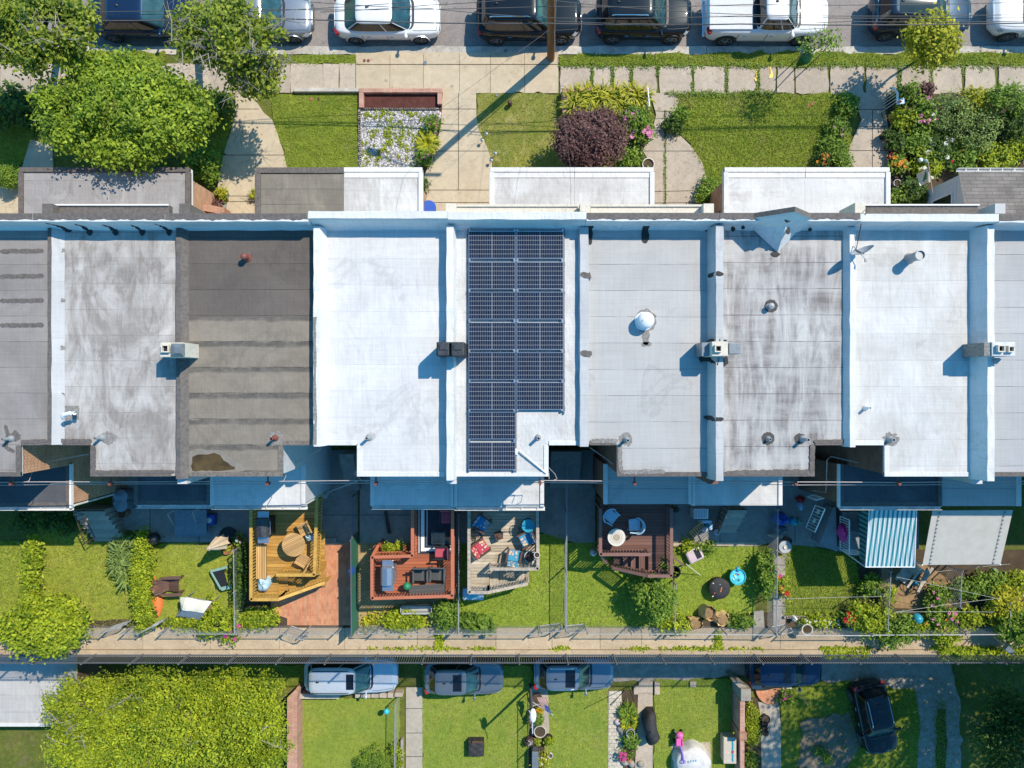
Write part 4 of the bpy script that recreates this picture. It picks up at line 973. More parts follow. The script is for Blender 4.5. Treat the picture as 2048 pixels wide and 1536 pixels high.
patches(0,rp[0],[([P(0,y,7),P(88,y-1,7)],.15,'tar')for y in(503,553,602,651)]+[([P(10,850,7),P(16,870,7),P(12,895,7),P(30,904,7)],.13,'tar'),([P(42,883,7.04),P(96,882,7.04)],.13,'tar')])
patches(1,rp[1],[([P(106,882,7.04),P(184,882,7.04)],.14,'tar'),([P(187,890,7.04),P(188,940,7.04)],.16,'tar'),([P(190,944,7.04),P(350,943,7.04)],.12,'tar')])
patches(7,rp[7],[(on_parapet(1987,dx=.1,tail=.05),.3,'tar_black')])
mb=MB();rg=np.random.default_rng(4);c=[(384,942),(384,915),(396,908),(415,910),(428,907),(440,911),(448,920),(456,926),(470,934),(468,939),(448,941),(420,942)]
mb.prism(hand(PP(c,ZR),.12,.012,6),ZR,ZR+.006,bottom=False);part(rp[2],'puddle',mb,M['water_pond']);mb=MB();mb.prism(hand(PP([(374,945),(374,908),(392,897),(418,899),(440,900),(462,914),(484,930),(492,942),(460,946),(420,947)],ZR),.15,.03,7),ZR,ZR+.003,bottom=False);part(rp[2],'dried_silt',mb,M['silt'])
def pipe(hi,px,py,r=.055,h=.45,mat='steel',collar=None,cm='tar_pale'):
 z=ZR+h;x,y,_=P(px,py,z);mb=MB()
 mb.lathe((x,y,ZR),[(r*2.2,0),(r*2.0,.05),(r*1.25,.12),(r,.14),(r,h),(r*.72,h),(r*.72,h-.12),(0,h-.12)],14,0)
 mb.cyl((x,y,h+ZR-.119),r*.7,.002,12,1)
 p=part(rp[hi],'vent_pipe',mb,[M[mat],M['hole']],smooth=True)
 if collar:
  mb=MB();q=1024+(x)*FPX/(CAMH-ZR),768-(y)*FPX/(CAMH-ZR);blob(mb,q[0]+collar[2],q[1]+collar[3],collar[0],collar[1],ZR,int(px),amp=.04 if hi==6 else .16);part(rp[hi],'tar_patch',mb,M[cm])
pipe(0,4,879,collar=(11,10,8,-4),cm='tar');pipe(1,189,877,collar=(17,13,12,1));pipe(2,542,878,mat='copper',collar=(18,14,0,0));pipe(3,733,877,collar=(10,9,4,-2),cm='coat_grey')
pipe(4,1077,877,collar=(10,8,0,0),cm='coat');pipe(5,1256,881,collar=(13,14,0,0));pipe(6,1541,879,.05,.25,'steel',(13,13,0,-1),'tar_dark');pipe(6,1617,880,.06,.5,'steel',(12,11,-5,0),'tar_dark')
pipe(7,1776+12,880,.06,.3,'steel',(15,14,2,0),'tar_pale');pipe(7,1741,816,.05,.35,'white')
mb=MB();a=P(149,826,ZR);b=P(149,826,ZR+.55);t=P(128,829,ZR+.6);d=P(127,837,ZR+.45)
mb.tube([a,b,(b[0]-.1,b[1],b[2]+.07),t,(t[0]-.06,t[1]-.06,t[2]-.03),d],.07,12);part(rp[1],'flue_elbow',mb,M['white'],smooth=True)
mb=MB();q=P(144,826,ZR);mb.prism(hand([(q[0]-.25,q[1]-.25),(q[0]+.25,q[1]-.25),(q[0]+.25,q[1]+.25),(q[0]-.25,q[1]+.25)],.1,.015,3),ZR,ZR+.006,bottom=False);part(rp[1],'tar_patch',mb,M['tar_pale'])
mb=MB();q=P(486,512,ZR+.4);mb.lathe((q[0],q[1],ZR),[(.16,0),(.14,.05),(.105,.08),(.10,.32),(.12,.34),(.09,.4),(0,.43)],18);part(rp[2],'clay_pot',mb,M['copper'],smooth=True)
mb=MB();blob(mb,496,510,12,14,ZR,5,amp=.1);part(rp[2],'tar_patch',mb,M['tar'])
mb=MB();q=P(1293,640,ZR+.5);mb.lathe((q[0],q[1],ZR),[(.34,0),(.27,.05),(.23,.1),(.23,.3),(.29,.34),(.29,.42),(.23,.51),(.11,.58),(0,.6)],28);mb.obox((q[0]-.04,q[1]+.1,ZR+.6),.3,.02,.05,.9);part(rp[5],'dome_vent',mb,M['white'],smooth=True)
mb=MB();blob(mb,1291,642,23,22,ZR,9,amp=.08);part(rp[5],'tar_patch',mb,M['tar_pale'])
for px,py in((1543,612),):
 mb=MB();q=P(px,py,ZR+.25);mb.lathe((q[0],q[1],ZR),[(.12,0),(.07,.05),(.065,.22),(.11,.23),(.10,.28),(0,.32)],16);part(rp[6],'mushroom_vent',mb,M['steel'],smooth=True)
 mb=MB();blob(mb,px-1,py,13,13,ZR,3,amp=.04);part(rp[6],'tar_patch',mb,M['tar_dark'])
mb=MB();q=P(1838,511,ZR+.6);mb.lathe((q[0],q[1],ZR),[(.2,0),(.17,.06),(.15,.1),(.15,.6),(.18,.6),(.18,.7),(.15,.7),(.15,.64),(0,.64)],20);part(rp[7],'drum_vent',mb,M['steel'],smooth=True)
ZT=8.2
def cb(mb,x0,x1,y0,y1,z0,z1,mi=0):mb.box(PX(x0,z1),PY(y1,z1),z0,PX(x1,z1),PY(y0,z1),z1,mi)
def chimney(hi,body,mat,flues=(),extra=()):
 mb=MB();cb(mb,*body,6.9,ZT);c=part(HOUSES[hi],'chimney',mb,[M[mat],M['cream']],bevel=.015)
 for x,y,w,mt in flues:
  f=MB();q=P(x,y,ZT+.12);h=w/2
  for sx,sy,lx,ly in((-h,0,.04,w+.04),(h,0,.04,w+.04)):f.obox((q[0]+sx,q[1]+sy,ZT+.07),lx,ly,.14)
  for sx,sy in((0,-h),(0,h)):f.obox((q[0]+sx,q[1]+sy,ZT+.07),w-.042,.04,.14)
  f.obox((q[0],q[1],ZT+.015),w-.05,w-.05,.02,0,1);part(c,'flue',f,[M[mt],M['hole']])
 for fn in extra:fn(c)
def hood(c):
 mb=MB();cb(mb,343,366,688,712,ZT,ZT+.14);q=[P(342,713,ZT+.15),P(368,713,ZT+.15),P(368,687,ZT+.15),P(342,687,ZT+.15)];tp=[P(349,706,ZT+.3),P(361,706,ZT+.3),P(361,694,ZT+.3),P(349,694,ZT+.3)]
 mb.add(q+tp,[(0,1,5,4),(1,2,6,5),(2,3,7,6),(3,0,4,7),(4,5,6,7)]);part(c,'chimney_hood',mb,M['slate'])
 mb=MB();z=7.75;q=[P(365,713,z),P(380,713,z),P(380,687,z),P(365,687,z)];mb.add([P(366,711,ZT),P(376,713,z),P(376,687,z),P(366,689,ZT),P(385,713,7.05),P(385,688,7.05)],[(0,1,2,3),(1,4,5,2)]);mb.add([P(366,711,ZT),P(376,713,z),P(385,713,7.05),P(366,713,7.0)],[(3,2,1,0)]);part(c,'flashing',mb,M['coat'])
chimney(1,(320,366,685,714),'cream',[(330,697,.22,'cream')],[hood])
def caps(c):
 mb=MB()
 for a,b in((875,898),(903,928)):
  cb(mb,a,b,686,711,ZT+.001,ZT+.16);cb(mb,a+3,b-3,689,700,ZT+.161,ZT+.2)
 cb(mb,874,929,684,687,ZT+.001,ZT+.13);part(c,'chimney_cap',mb,M['dark_metal'],bevel=.02)
chimney(3,(873,929,684,712),'tar_black',[],[caps])
def box56(c):
 mb=MB();cb(mb,1458,1481,686,708,7.7,8.1);part(c,'flue_box',mb,M['slate'],bevel=.02)
 for k,(pts,w)in enumerate((([P(1413,685,7.3),P(1440,683,7.62),P(1454,686,7.05)],.22),([P(1398,716,7.03),P(1420,716,7.2),P(1436,722,7.62),P(1456,722,7.05)],.3))):
  mb=MB();ribbon(mb,pts,w,k+70,.02);part(c,'tar_patch',mb,M['tar_black'])
 mb=MB();cb(mb,1404,1424,685,712,6.9,7.9);part(c,'flashing',mb,M['slate'])
chimney(5,(1424,1456,683,712),'cream',[(1437,697,.2,'cream')],[box56])
def box78(c):
 mb=MB();cb(mb,1968,1985,685,712,6.9,ZT-.06);part(c,'chimney_shoulder',mb,M['tar_pale'],bevel=.01)
 mb=MB();q=P(1997,722,7.7);mb.cyl((q[0],q[1],6.9),.11,.8,14);part(c,'flue_pipe',mb,M['steel'],smooth=True)
chimney(7,(1984,2031,684,712),'stucco',[(2003,697,.2,'cream'),(2023,698,.18,'cream')],[box78])
mb=MB();A=P(1508,426,7.87);T=P(1590,413,8.75);B=P(1624,428,7.87);th=.17
A2=(A[0],A[1]-th,A[2]);T2=(T[0],T[1]-th,T[2]);B2=(B[0],B[1]-th,B[2])
mb.add([A,T,B,A2,T2,B2],[(0,3,4,1),(1,4,5,2)],0);mb.add([A,T,B],[(0,1,2)],1);
F1=P(1502,455,7.06);F2=P(1555,505,7.02);F3=P(1592,466,7.04);F0=P(1612,458,7.06);K=P(1572,452,7.95)
mb.add([A2,T2,K,F1],[(0,3,2,1)],1);mb.add([F1,F2,K],[(0,1,2)],1);mb.add([K,F2,F3],[(0,1,2)],1);mb.add([T2,K,F3,F0,B2],[(0,1,2,3,4)],1)
part(HOUSES[6],'gable',mb,[M['tar'],M['coat']],label='pointed parapet gable with membrane brace')
mb=MB()
for px,py,z,r in((1466,458,7.25,5),(1486,455,7.3,4),(1575,440,8.2,6),(1620,459,7.2,4)):blob(mb,px,py,r,r,z+.03,px,12,.12)
blob(mb,1576,462,5,9,7.75,5,10,.15);blob(mb,1551,508,9,5,7.02,6,10,.15)
part(HOUSES[6],'tar_patch',mb,M['tar_black'])
D=thing('satellite_dish','grey satellite dish with arm on the low party wall of the white roof','satellite dish',P(1712,500,7.28))
q=Vector(P(1727,506,7.75));ax=Vector((-.42,.88,.22)).normalized();u=ax.cross(Vector((0,0,1))).normalized();v=u.cross(ax)
mb=MB();R0=.38
vs=[q-ax*.0];fs=[]
for j in range(1,5):
 for k in range(24):
  r=R0*j/4;a=6.2832*k/24;vs.append(q+u*r*math.cos(a)+v*r*.9*math.sin(a)+ax*(.12*(j/4)**2))
for k in range(24):fs.append((0,1+k,1+(k+1)%24))
for j in range(3):
 for k in range(24):fs.append((1+j*24+k,25+j*24+k,25+j*24+(k+1)%24,1+j*24+(k+1)%24))
mb.add(vs,fs);part(D,'dish',mb,M['dish'],smooth=True)
mb=MB();mb.tube([P(1710,498,7.2),P(1714,500,7.5),q-ax*.03],.025,8);mb.tube([P(1706,492,7.28),P(1714,500,7.5)],.015,6);part(D,'mast',mb,M['steel'])
mb=MB();mb.tube([q-v*.2,P(1732,520,7.6)],.015,6);mb.obox(P(1732,521,7.6),.08,.1,.08);part(D,'feed_arm',mb,M['dish'])
mb=MB();mb.tube([P(1712,500,7.3),P(1716,480,7.35),P(1722,450,7.5),P(1731,428,7.88),P(1735,412,7.4)],.014,5);part(D,'lead',mb,M['black'])
a=PX(1921,3.0);yp=PY(342,2.9);H8=HOUSES[8];yf8=PY(430,7.85)
mb=MB();walls(mb,[(a+.12,yf8),(29.9,yf8),(29.9,yp-.12),(a+.12,yp-.12)],-.1,2.8);pp=part(H8,'porch',mb,[M['siding'],M['siding']])
mb=MB();mb.add([(a,yp,2.85),(30,yp,2.85),(30,yf8,3.7),(a,yf8,3.7),(a,yp,2.8),(a,yf8,2.8)],[(0,1,2,3)],0);mb.add([(a+.1,yp-.1,2.8),(a+.1,yf8,2.8),(a+.1,yf8,3.66),(a+.1,yp-.1,2.85)],[(0,1,2,3)],1);part(pp,'porch_roof',mb,[M['shingle'],M['siding']])
mb=MB();mb.box(a-.02,yp,2.74,30,yp+.13,2.76);mb.box(a-.02,yp+.12,2.74,30,yp+.135,2.88);mb.box(a-.02,yp-.01,2.74,30,yp+.005,2.87)
for k in range(6):mb.box(a+.3+k*.5,yp+.006,2.85,a+.33+k*.5,yp+.119,2.862)
part(pp,'gutter',mb,M['gutter'])
mb=MB()
for k in range(14):mb.box(a+.098,yp-.3,.2+k*.18,a+.117,yf8+.05,.214+k*.18)
mb.box(a+.06,7.95,1.0,a+.13,8.03,2.35);mb.box(a+.06,6.35,1.0,a+.13,6.43,2.35);mb.box(a+.06,6.43,2.27,a+.13,7.95,2.35);mb.box(a+.05,6.35,.92,a+.14,8.03,.99);mb.box(a+.065,7.17,1.0,a+.13,7.23,2.27)
w=part(pp,'window',mb,M['white']);mb=MB();mb.box(a+.072,6.42,1.0,a+.09,7.96,2.28);part(w,'pane',mb,M['pane'])
for hi,px in((0,25),(1,222),(2,536),(3,752),(4,1080),(5,1269),(6,1590),(7,1796)):
 mb=MB();z=6.35;x=PX(px,z);mb.tube([(x,YR,z),(x,PY(968,z),z)],.03,6);mb.obox((x,PY(969,z),z),.06,.05,.28)
 for dz in(-.1,.1):mb.cyl((x,PY(966,z),z+dz-.03),.06,.06,10)
 part(HOUSES[hi],'cable_bracket',mb,M['copper'])
def cable(label,pts,r=.012,mat='wire',group='overhead cables',seg=14):
 W=[Vector(P(*p))for p in pts];out=[]
 for a,b in zip(W,W[1:]):
  n=max(3,int((b-a).length/.7));sag=(b-a).length*.012
  for j in range(n):f=j/n;p=a.lerp(b,f);p.z-=4*sag*f*(1-f);out.append(p)
 out.append(W[-1]);c=out[len(out)//2];mb=MB();mb.tube([tuple(p)for p in out],r,5)
 return solo('power_cable',label,'cable',mb,M[mat],group,smooth=True)
z=6.35
cable('twisted grey cable along the house backs, nearer the roofs',[(-60,967,z),(25,964,z),(222,964,z),(536,963,z),(752,961,z),(1080,961,z),(1269,963,z),(1590,964,z),(1796,965,z),(2120,962,z)],.018,'wire_grey','cables along the house backs')
cable('lower grey cable along the house backs, nearer the gardens',[(-60,972,z-.2),(25,970,z-.2),(222,968,z-.2),(536,968,z-.2),(752,966,z-.2),(1080,965,z-.2),(1269,967,z-.2),(1590,970,z-.2),(1796,970,z-.2),(2120,968,z-.2)],.014,'wire_grey','cables along the house backs')
for lab,pts in(('thin service wire crossing the left brick light well',[(46,932,5.6),(100,922,5.4),(178,908,6.0)]),('thin service wire on the white side wall above the yellow deck',[(568,936,5.8),(600,922,5.2),(643,898,5.0)]),('pale conduit bent across the dark right light well',[(1760,935,5.2),(1662,913,4.9),(1654,920,4.6),(1652,985,3.2),(1625,981,2.8)]),('thin service wire in the dark light well by the brown deck',[(1180,895,6.0),(1205,912,5.5),(1236,935,5.8)])):
 mb=MB();mb.tube([P(*p)for p in pts],.016,5);solo('service_wire',lab,'cable',mb,M['wire_grey'])
for lab,pts in(('drooping wire loop beside the solar house',[(1094,932,6.6),(1098,945,6.1),(1098,958,6.3)]),('second drooping wire loop beside the solar house',[(1097,935,6.6),(1110,948,6.0),(1114,958,6.2),(1108,960,6.3)]),('drooping wire loop at the white roof corner',[(715,940,6.6),(709,948,6.2),(722,960,6.3),(735,963,6.35)]),('drooping wire loop at the brown roof corner',[(569,938,6.2),(572,952,6.0),(566,964,6.3)]),('drooping wire loop at the far left roof corner',[(45,935,6.0),(64,946,5.8),(58,962,6.2),(44,966,6.3)])):
 mb=MB();mb.tube([P(*p)for p in pts],.014,5);solo('service_wire',lab,'cable',mb,M['wire_grey'])
sol=None;words=['first','second','third','fourth','fifth','sixth','seventh','eighth']
zs=7.16;rows=[(463,516),(524,578),(585,637),(646,698),(706,758),(766,818),(825,877),(886,938)]
for ci,(c0,c1)in enumerate(((938,1030),(1034,1126))):
 for ri,(r0,r1)in enumerate(rows):
  if ci==1 and ri>5:continue
  cx=(PX(c0,zs)+PX(c1,zs))/2;cy=(PY(r0,zs)+PY(r1,zs))/2;lab='%s solar panel from the street in the %s column of the array'%(words[ri],'left' if ci==0 else 'right')
  if sol is None:
   sol=thing('solar_panel',lab,'solar panel',(cx,cy,zs-.035),0,'solar panels on the white roof');w,h=1.635,.955
   mb=MB();mb.box(-w/2+.02,-h/2+.02,.012,w/2-.02,h/2-.02,.03);part(sol,'cell_sheet',mb,M['cells'],world=False)
   mb=MB()
   for x in(-1,1):mb.box(x*w/2,-h/2,0,x*(w/2-.02),h/2,.037)
   for y in(-1,1):mb.box(-w/2+.02,y*h/2,0,w/2-.02,y*(h/2-.02),.037)
   part(sol,'frame',mb,M['stainless'],world=False)
   mb=MB()
   for x in(-.79,.79):
    for y in(-h/2-.03,h/2+.03):mb.box(x-.035,y-.03,-.09,x+.035,y+.03,.045)
   part(sol,'clamp',mb,M['stainless'],world=False)
   sol.rotation_euler=(math.radians(1.5),0,0)
  else:dup(sol,(cx,cy,zs-.035),None,lab)
  if ri%2==1:bpy.data.objects[[o.name for o in COL.objects if o.get('label')==lab][0]].rotation_euler=(math.radians(-1.0),0,0)
t=thing('mounting_rail','steel rails carrying the solar panels above the white roof','rail',(PX(1030,7.05),0,7.0))
for px,e in((936,944),(1032,944),(1128,828)):
 mb=MB();x=PX(px,7.07);mb.box(x-.02,PY(e,7.07),7.03,x+.02,PY(455,7.07),7.09)
 for k in range(7):
  yy=PY(470+k*58,7.05);mb.box(x-.04,yy-.06,7.0,x+.04,yy+.06,7.028)
 part(t,'rail',mb,M['iron'])
mb=MB();mb.tube([P(1030,901,7.12),P(1040,902,7.12),P(1092,946,7.08),P(1094,950,6.7)],.03,8);mb.obox(P(1033,903,7.1),.1,.22,.12)
solo('conduit','white conduit running from the last solar panel to the roof corner','conduit',mb,M['gutter'])
mb=MB()
for zz,yy in((6.8,0),):
 for k in range(3):blob(mb,1150-k*14,862-k*2,16,9,ZR,k+60,amp=.2)
PAINT={}
for nm,c,mt in(('white',(.74,.74,.74),0),('black',(.008,.010,.014),.0),('navy',(.012,.03,.075),.3),('silver',(.30,.315,.34),.6),('grey',(.15,.18,.21),.4),('bluegrey',(.17,.22,.28),.4),('ice',(.52,.57,.63),.2),('darkblue',(.02,.035,.06),.3)):
 PAINT[nm]=carpaint(nm+' car paint',c,mt)
def make_car(label,cat,paint,loc,rz,L,W,Ht,style='suv',sunroof=None,rails=False,group=None,roofmat=None,cab=None):
 t=thing('parked_car' if style!='pickup' else 'pickup_truck',label,cat,loc,rz,group);pm=M_=PAINT[paint]
 belt={'sedan':.90,'suv':1.02,'pickup':1.12}[style];hb=.28
 hood0=belt-(.20 if style=='sedan' else .12);hw=W/2
 if style=='sedan':cb0,cb1,cr0,cr1=-.415,.235,-.255,.045
 elif style=='suv':cb0,cb1,cr0,cr1=-.465,.225,-.40,.055
 else:cb0,cb1,cr0,cr1=-.10,.245,-.06,.10
 if cab:cb0,cb1,cr0,cr1=cab
 st=np.concatenate([[-.5,-.492,-.475,-.44],np.linspace(-.38,.34,13),[.40,.44,.47,.487,.5]])
 def wf(u):
  a=abs(u)*2;n=5.5 if u>0 else 7.5
  return hw*max(.0,(1-(min(a,.999))**n))**(1/n)*(.99 if u<0 else 1.0)
 def top(u):
  if u>cb1-.02:return belt-.01-(belt-hood0)*((u-cb1+.02)/(.52-cb1))**1.6-(.10 if u>.485 else .03 if u>.47 else 0)
  if u<cb0+.02 and style=='sedan':return belt+.03-(.16 if u<-.488 else .05 if u<-.47 else 0)
  if u<-.485:return belt-.12
  return belt
 mb=MB();rings=[]
 for u in st:
  w=max(wf(u),hw*.60);z1=top(u);zb=hb-(0 if abs(u)<.45 else-.06);x=u*L
  half=[(w*.86,zb),(w*.985,zb+.10),(w,.52),(w*.985,z1-.16),(w*.94,z1-.045),(w*.86,z1),(w*.5,z1+.03),(0,z1+.04)]
  rings.append([(x,-y,z)for y,z in half]+[(x,y,z)for y,z in half[-2::-1]])
 n=len(rings[0]);vs=[p for r in rings for p in r];fs=[]
 for i in range(len(rings)-1):
  for k in range(n-1):fs.append((i*n+k,i*n+k+1,(i+1)*n+k+1,(i+1)*n+k))
  fs.append((i*n+n-1,i*n,(i+1)*n,(i+1)*n+n-1))
 fs.append(tuple(range(n-1,-1,-1)));fs.append(tuple((len(rings)-1)*n+k for k in range(n)))
 mb.add(vs,fs);body=part(t,'body',mb,pm,world=False,smooth=50)
 ex=.36
 def S(a,v,off=0.0):
  lv=[(cb0*L,cb1*L,hw*.87,belt-.03),(cb0*L+(cr0-cb0)*L*.86,cb1*L+(cr1-cb1)*L*.86,hw*.735,Ht-.075),(cr0*L,cr1*L,hw*.66,Ht-.02)]
  if v<=.9:f=v/.9;A,B=lv[0],lv[1]
  else:f=(v-.9)/.1;A,B=lv[1],lv[2]
  x0,x1,b,z=[A[i]+(B[i]-A[i])*f for i in range(4)]
  c,s=math.cos(a),math.sin(a);cx=(x0+x1)/2;ax=(x1-x0)/2
  px=cx+(ax+off)*math.copysign(abs(c)**ex,c);py=(b+off)*math.copysign(abs(s)**ex,s)
  return(px,py,z+off*.6)
 mb=MB();na=72
 vlist=[0,.3,.6,.9,.95,1]
 vs=[S(6.28318*k/na,v)for v in vlist for k in range(na)];fs=[]
 for j in range(len(vlist)-1):
  for k in range(na):fs.append((j*na+k,j*na+(k+1)%na,(j+1)*na+(k+1)%na,(j+1)*na+k))
 cx=(cr0+cr1)/2*L
 for sc,dz in((.8,.02),(.5,.035),(.2,.04)):
  vs+=[(cx+(p[0]-cx)*sc,p[1]*sc,Ht-.02+dz)for p in[S(6.28318*k/na,1)for k in range(na)]]
 for j in range(len(vlist)-1,len(vlist)+2):
  for k in range(na):fs.append((j*na+k,j*na+(k+1)%na,(j+1)*na+(k+1)%na,(j+1)*na+k))
 o=(len(vlist)+2)*na;fs.append(tuple(o+k for k in range(na)))
 mb.add(vs,fs);roof=part(t,'roof',mb,PAINT[roofmat]if roofmat else pm,world=False,smooth=50)
 def pane(name,a0,a1,v0,v1,mat='carglass',par=t):
  mb=MB();mb.grid(lambda u,v:S(a0+(a1-a0)*u,v0+(v1-v0)*v,.008),14,5);return part(par,name,mb,M[mat],world=False,smooth=60)
 pane('windshield',-.70,.70,.05,.93)
 pane('rear_window',math.pi-.70,math.pi+.70,.10 if style!='suv' else .25,.92,'carglass_dark')
 for sg in(1,-1):
  for a0,a1 in((.84,1.535),(1.55,2.28)):
   if style=='pickup' and a0>1.5:a0,a1=1.555,2.2
   pane('side_window',sg*a0,sg*a1,.1,.86,'carglass_dark')
 mb=MB();mb.grid(lambda u,v:(S(-.72+1.44*u,0,.0)[0]+.01+v*.10,S(-.72+1.44*u,0,.0)[1]*(1-.03*v),belt+.035-.012*v),12,1);part(t,'cowl',mb,M['black'],world=False)
 for yy in(-.1,.42):
  mb=MB();p0=(cb1*L-.02,hw*yy,belt+.05);p1=S(.38*(yy-.42)/.52-.05+.35*(yy>0),.22,.03);p1=(p1[0],hw*(yy-.45),p1[2]);mb.tube([p0,p1],.011,4);part(t,'wiper',mb,M['black'],world=False)
 wr=.34 if style=='sedan' else .37 if style=='suv' else .41
 for ux in(-.315,.305):
  for sg in(1,-1):
   mb=MB();y0=sg*(hw+.006);
   mb.tube([(ux*L,y0,wr),(ux*L,y0-sg*.22,wr)],wr,26);wl=part(t,'wheel',mb,M['rubber'],world=False,smooth=40)
   mb=MB();mb.tube([(ux*L,y0+sg*.008,wr),(ux*L,y0-sg*.02,wr)],wr*.3,16)
   for k in range(5):
    a=6.2832*k/5;mb.bar((ux*L+math.cos(a)*wr*.2,y0+sg*.002,wr+math.sin(a)*wr*.2),(ux*L+math.cos(a)*wr*.68,y0+sg*.002,wr+math.sin(a)*wr*.68),.02,wr*.17)
   for k in range(20):
    a=6.2832*k/20;b=6.2832*(k+1)/20;mb.bar((ux*L+math.cos(a)*wr*.68,y0,wr+math.sin(a)*wr*.68),(ux*L+math.cos(b)*wr*.68,y0,wr+math.sin(b)*wr*.68),.02,.035)
   part(wl,'rim',mb,M['rim'],world=False)
 for ux in(-.315,.305):
  for sg in(1,-1):
   mb=MB();pts=[(ux*L+math.cos(a)*(wr+.055),sg*(hw*.985),wr+math.sin(a)*(wr+.055))for a in[math.pi*k/14 for k in range(15)]]
   for p,q in zip(pts,pts[1:]):mb.bar(p,q,.05,.05)
   part(t,'wheel_arch',mb,M['black']if style!='sedan' else pm,world=False)
 for sg in(1,-1):
  mb=MB();mb.grid(lambda u,v:(L*(.455+.028*v-.045*u*u),sg*hw*(.62+.34*u),top(.455+.028*v)-.02-.10*v+.012-.02*u),6,3,flip=sg<0);part(t,'headlight',mb,M['lamp_clear'],world=False,smooth=60)
  mb=MB();mb.obox((-L*.478,sg*hw*.80,belt-.12),.16,hw*.30,.16,-sg*.28);part(t,'taillight',mb,M['lamp_red'],world=False,bevel=.03)
  mb=MB();mb.ball((L*(cb1-.055),sg*(hw+.10),belt+.07),.085,.11,.075,12,8);mb.bar((L*(cb1-.05),sg*hw*.85,belt),(L*(cb1-.055),sg*(hw+.03),belt+.05),.07,.04);part(t,'side_mirror',mb,pm,world=False,smooth=60)
  mb=MB()
  for ux in(-.20,.02):mb.bar((ux*L,sg*(hw*1.002),belt-.24),(ux*L+.17,sg*(hw*1.002),belt-.235),.03,.028)
  part(t,'door_handle',mb,M['chrome']if paint in('white','black')else pm,world=False)
  mb=MB()
  for ux in(-.235,.0,.20):mb.bar((ux*L,sg*(hw*1.001),.42),(ux*L,sg*hw*.985,belt-.15),.012,.008)if False else mb.box(ux*L-.006,sg*hw*.93,.45,ux*L+.006,sg*(hw*1.002),belt-.14)
  part(t,'door_seam',mb,M['black'],world=False)
 mb=MB();mb.grid(lambda u,v:(L*(.488+.012*math.cos((u-.5)*2.2)),hw*.62*(2*u-1),.45+.22*v),8,2);part(t,'grille',mb,M['black'],world=False)
 mb=MB();mb.obox((-L*.497,0,.62),.02,.52,.12);part(t,'number_plate',mb,M['white'],world=False)
 mb=MB()
 for sg in(1,-1):
  pts=[(L*u,sg*hw*(.80-.10*max(0,(u-.30))/.17),top(u)+.012)for u in np.linspace(cb1+.01,.462,9)]
  for p,q in zip(pts,pts[1:]):mb.bar(p,q,.014,.008)
 mb.bar((L*.463,-hw*.7,top(.463)+.016),(L*.463,hw*.7,top(.463)+.016),.014,.008)
 part(t,'hood_seam',mb,M['black'],world=False)
 if rails:
  for sg in(1,-1):
   mb=MB();y=sg*hw*.60;mb.tube([(cr0*L+.15,y,Ht),(cr0*L+.25,y,Ht+.05),(cr1*L-.35,y,Ht+.05),(cr1*L-.2,y,Ht)],.022,8);part(t,'roof_rail',mb,M['chrome']if rails=='chrome' else M['black'],world=False)
 if sunroof:
  a,b,wk=sunroof;mb=MB();mb.grid(lambda u,v:(L*(a+(b-a)*u),hw*wk*(2*v-1),Ht+.022-.012*(2*v-1)**2),4,6);part(t,'sunroof',mb,M['carglass_dark'],world=False,smooth=60)
 mb=MB();mb.grid(lambda u,v:(cr0*L+.35+.16*u,.05*(2*v-1)*(1-u*.6),Ht+.02+.05*math.sin(u*3.1)),5,2);part(t,'roof_antenna',mb,M['black'],world=False)
 if style=='pickup':
  mb=MB();x0,x1=-.485*L,cb0*L-.16;mb.box(x0,-hw*.84,belt+.0,x1,hw*.84,belt+.075)
  for k in range(1,4):xx=x0+(x1-x0)*k/4 if False else x0
  part(t,'bed_cover',mb,M['clear_grey'],world=False,bevel=.02)
  mb=MB()
  for yy in(-hw*.30,hw*.18):mb.box(x0+.03,yy,belt+.076,x1-.03,yy+.09,belt+.09)
  part(t,'cover_strip',mb,M['steel'],world=False)
  mb=MB();mb.box(cb0*L-.15,-hw*.80,belt+.005,cb0*L+.02,hw*.80,belt+.05);part(t,'bed_gap',mb,M['black'],world=False)
  mb=MB();mb.obox((-.507*L,0,.55),.12,W*.86,.16);part(t,'rear_bumper',mb,M['chrome'],world=False,bevel=.03)
 return t
M['clear_grey']=plain('pale bed cover vinyl',(.55,.55,.55),.6,var=.08)
def on_street(px0,px1,near_py,W,Ht):
 x0,x1=PX(px0,.8),PX(px1,.8);y=PY(near_py,-.12)+W/2
 return((x0+x1)/2,y,-.12),x1-x0
GS='cars parked along the street'
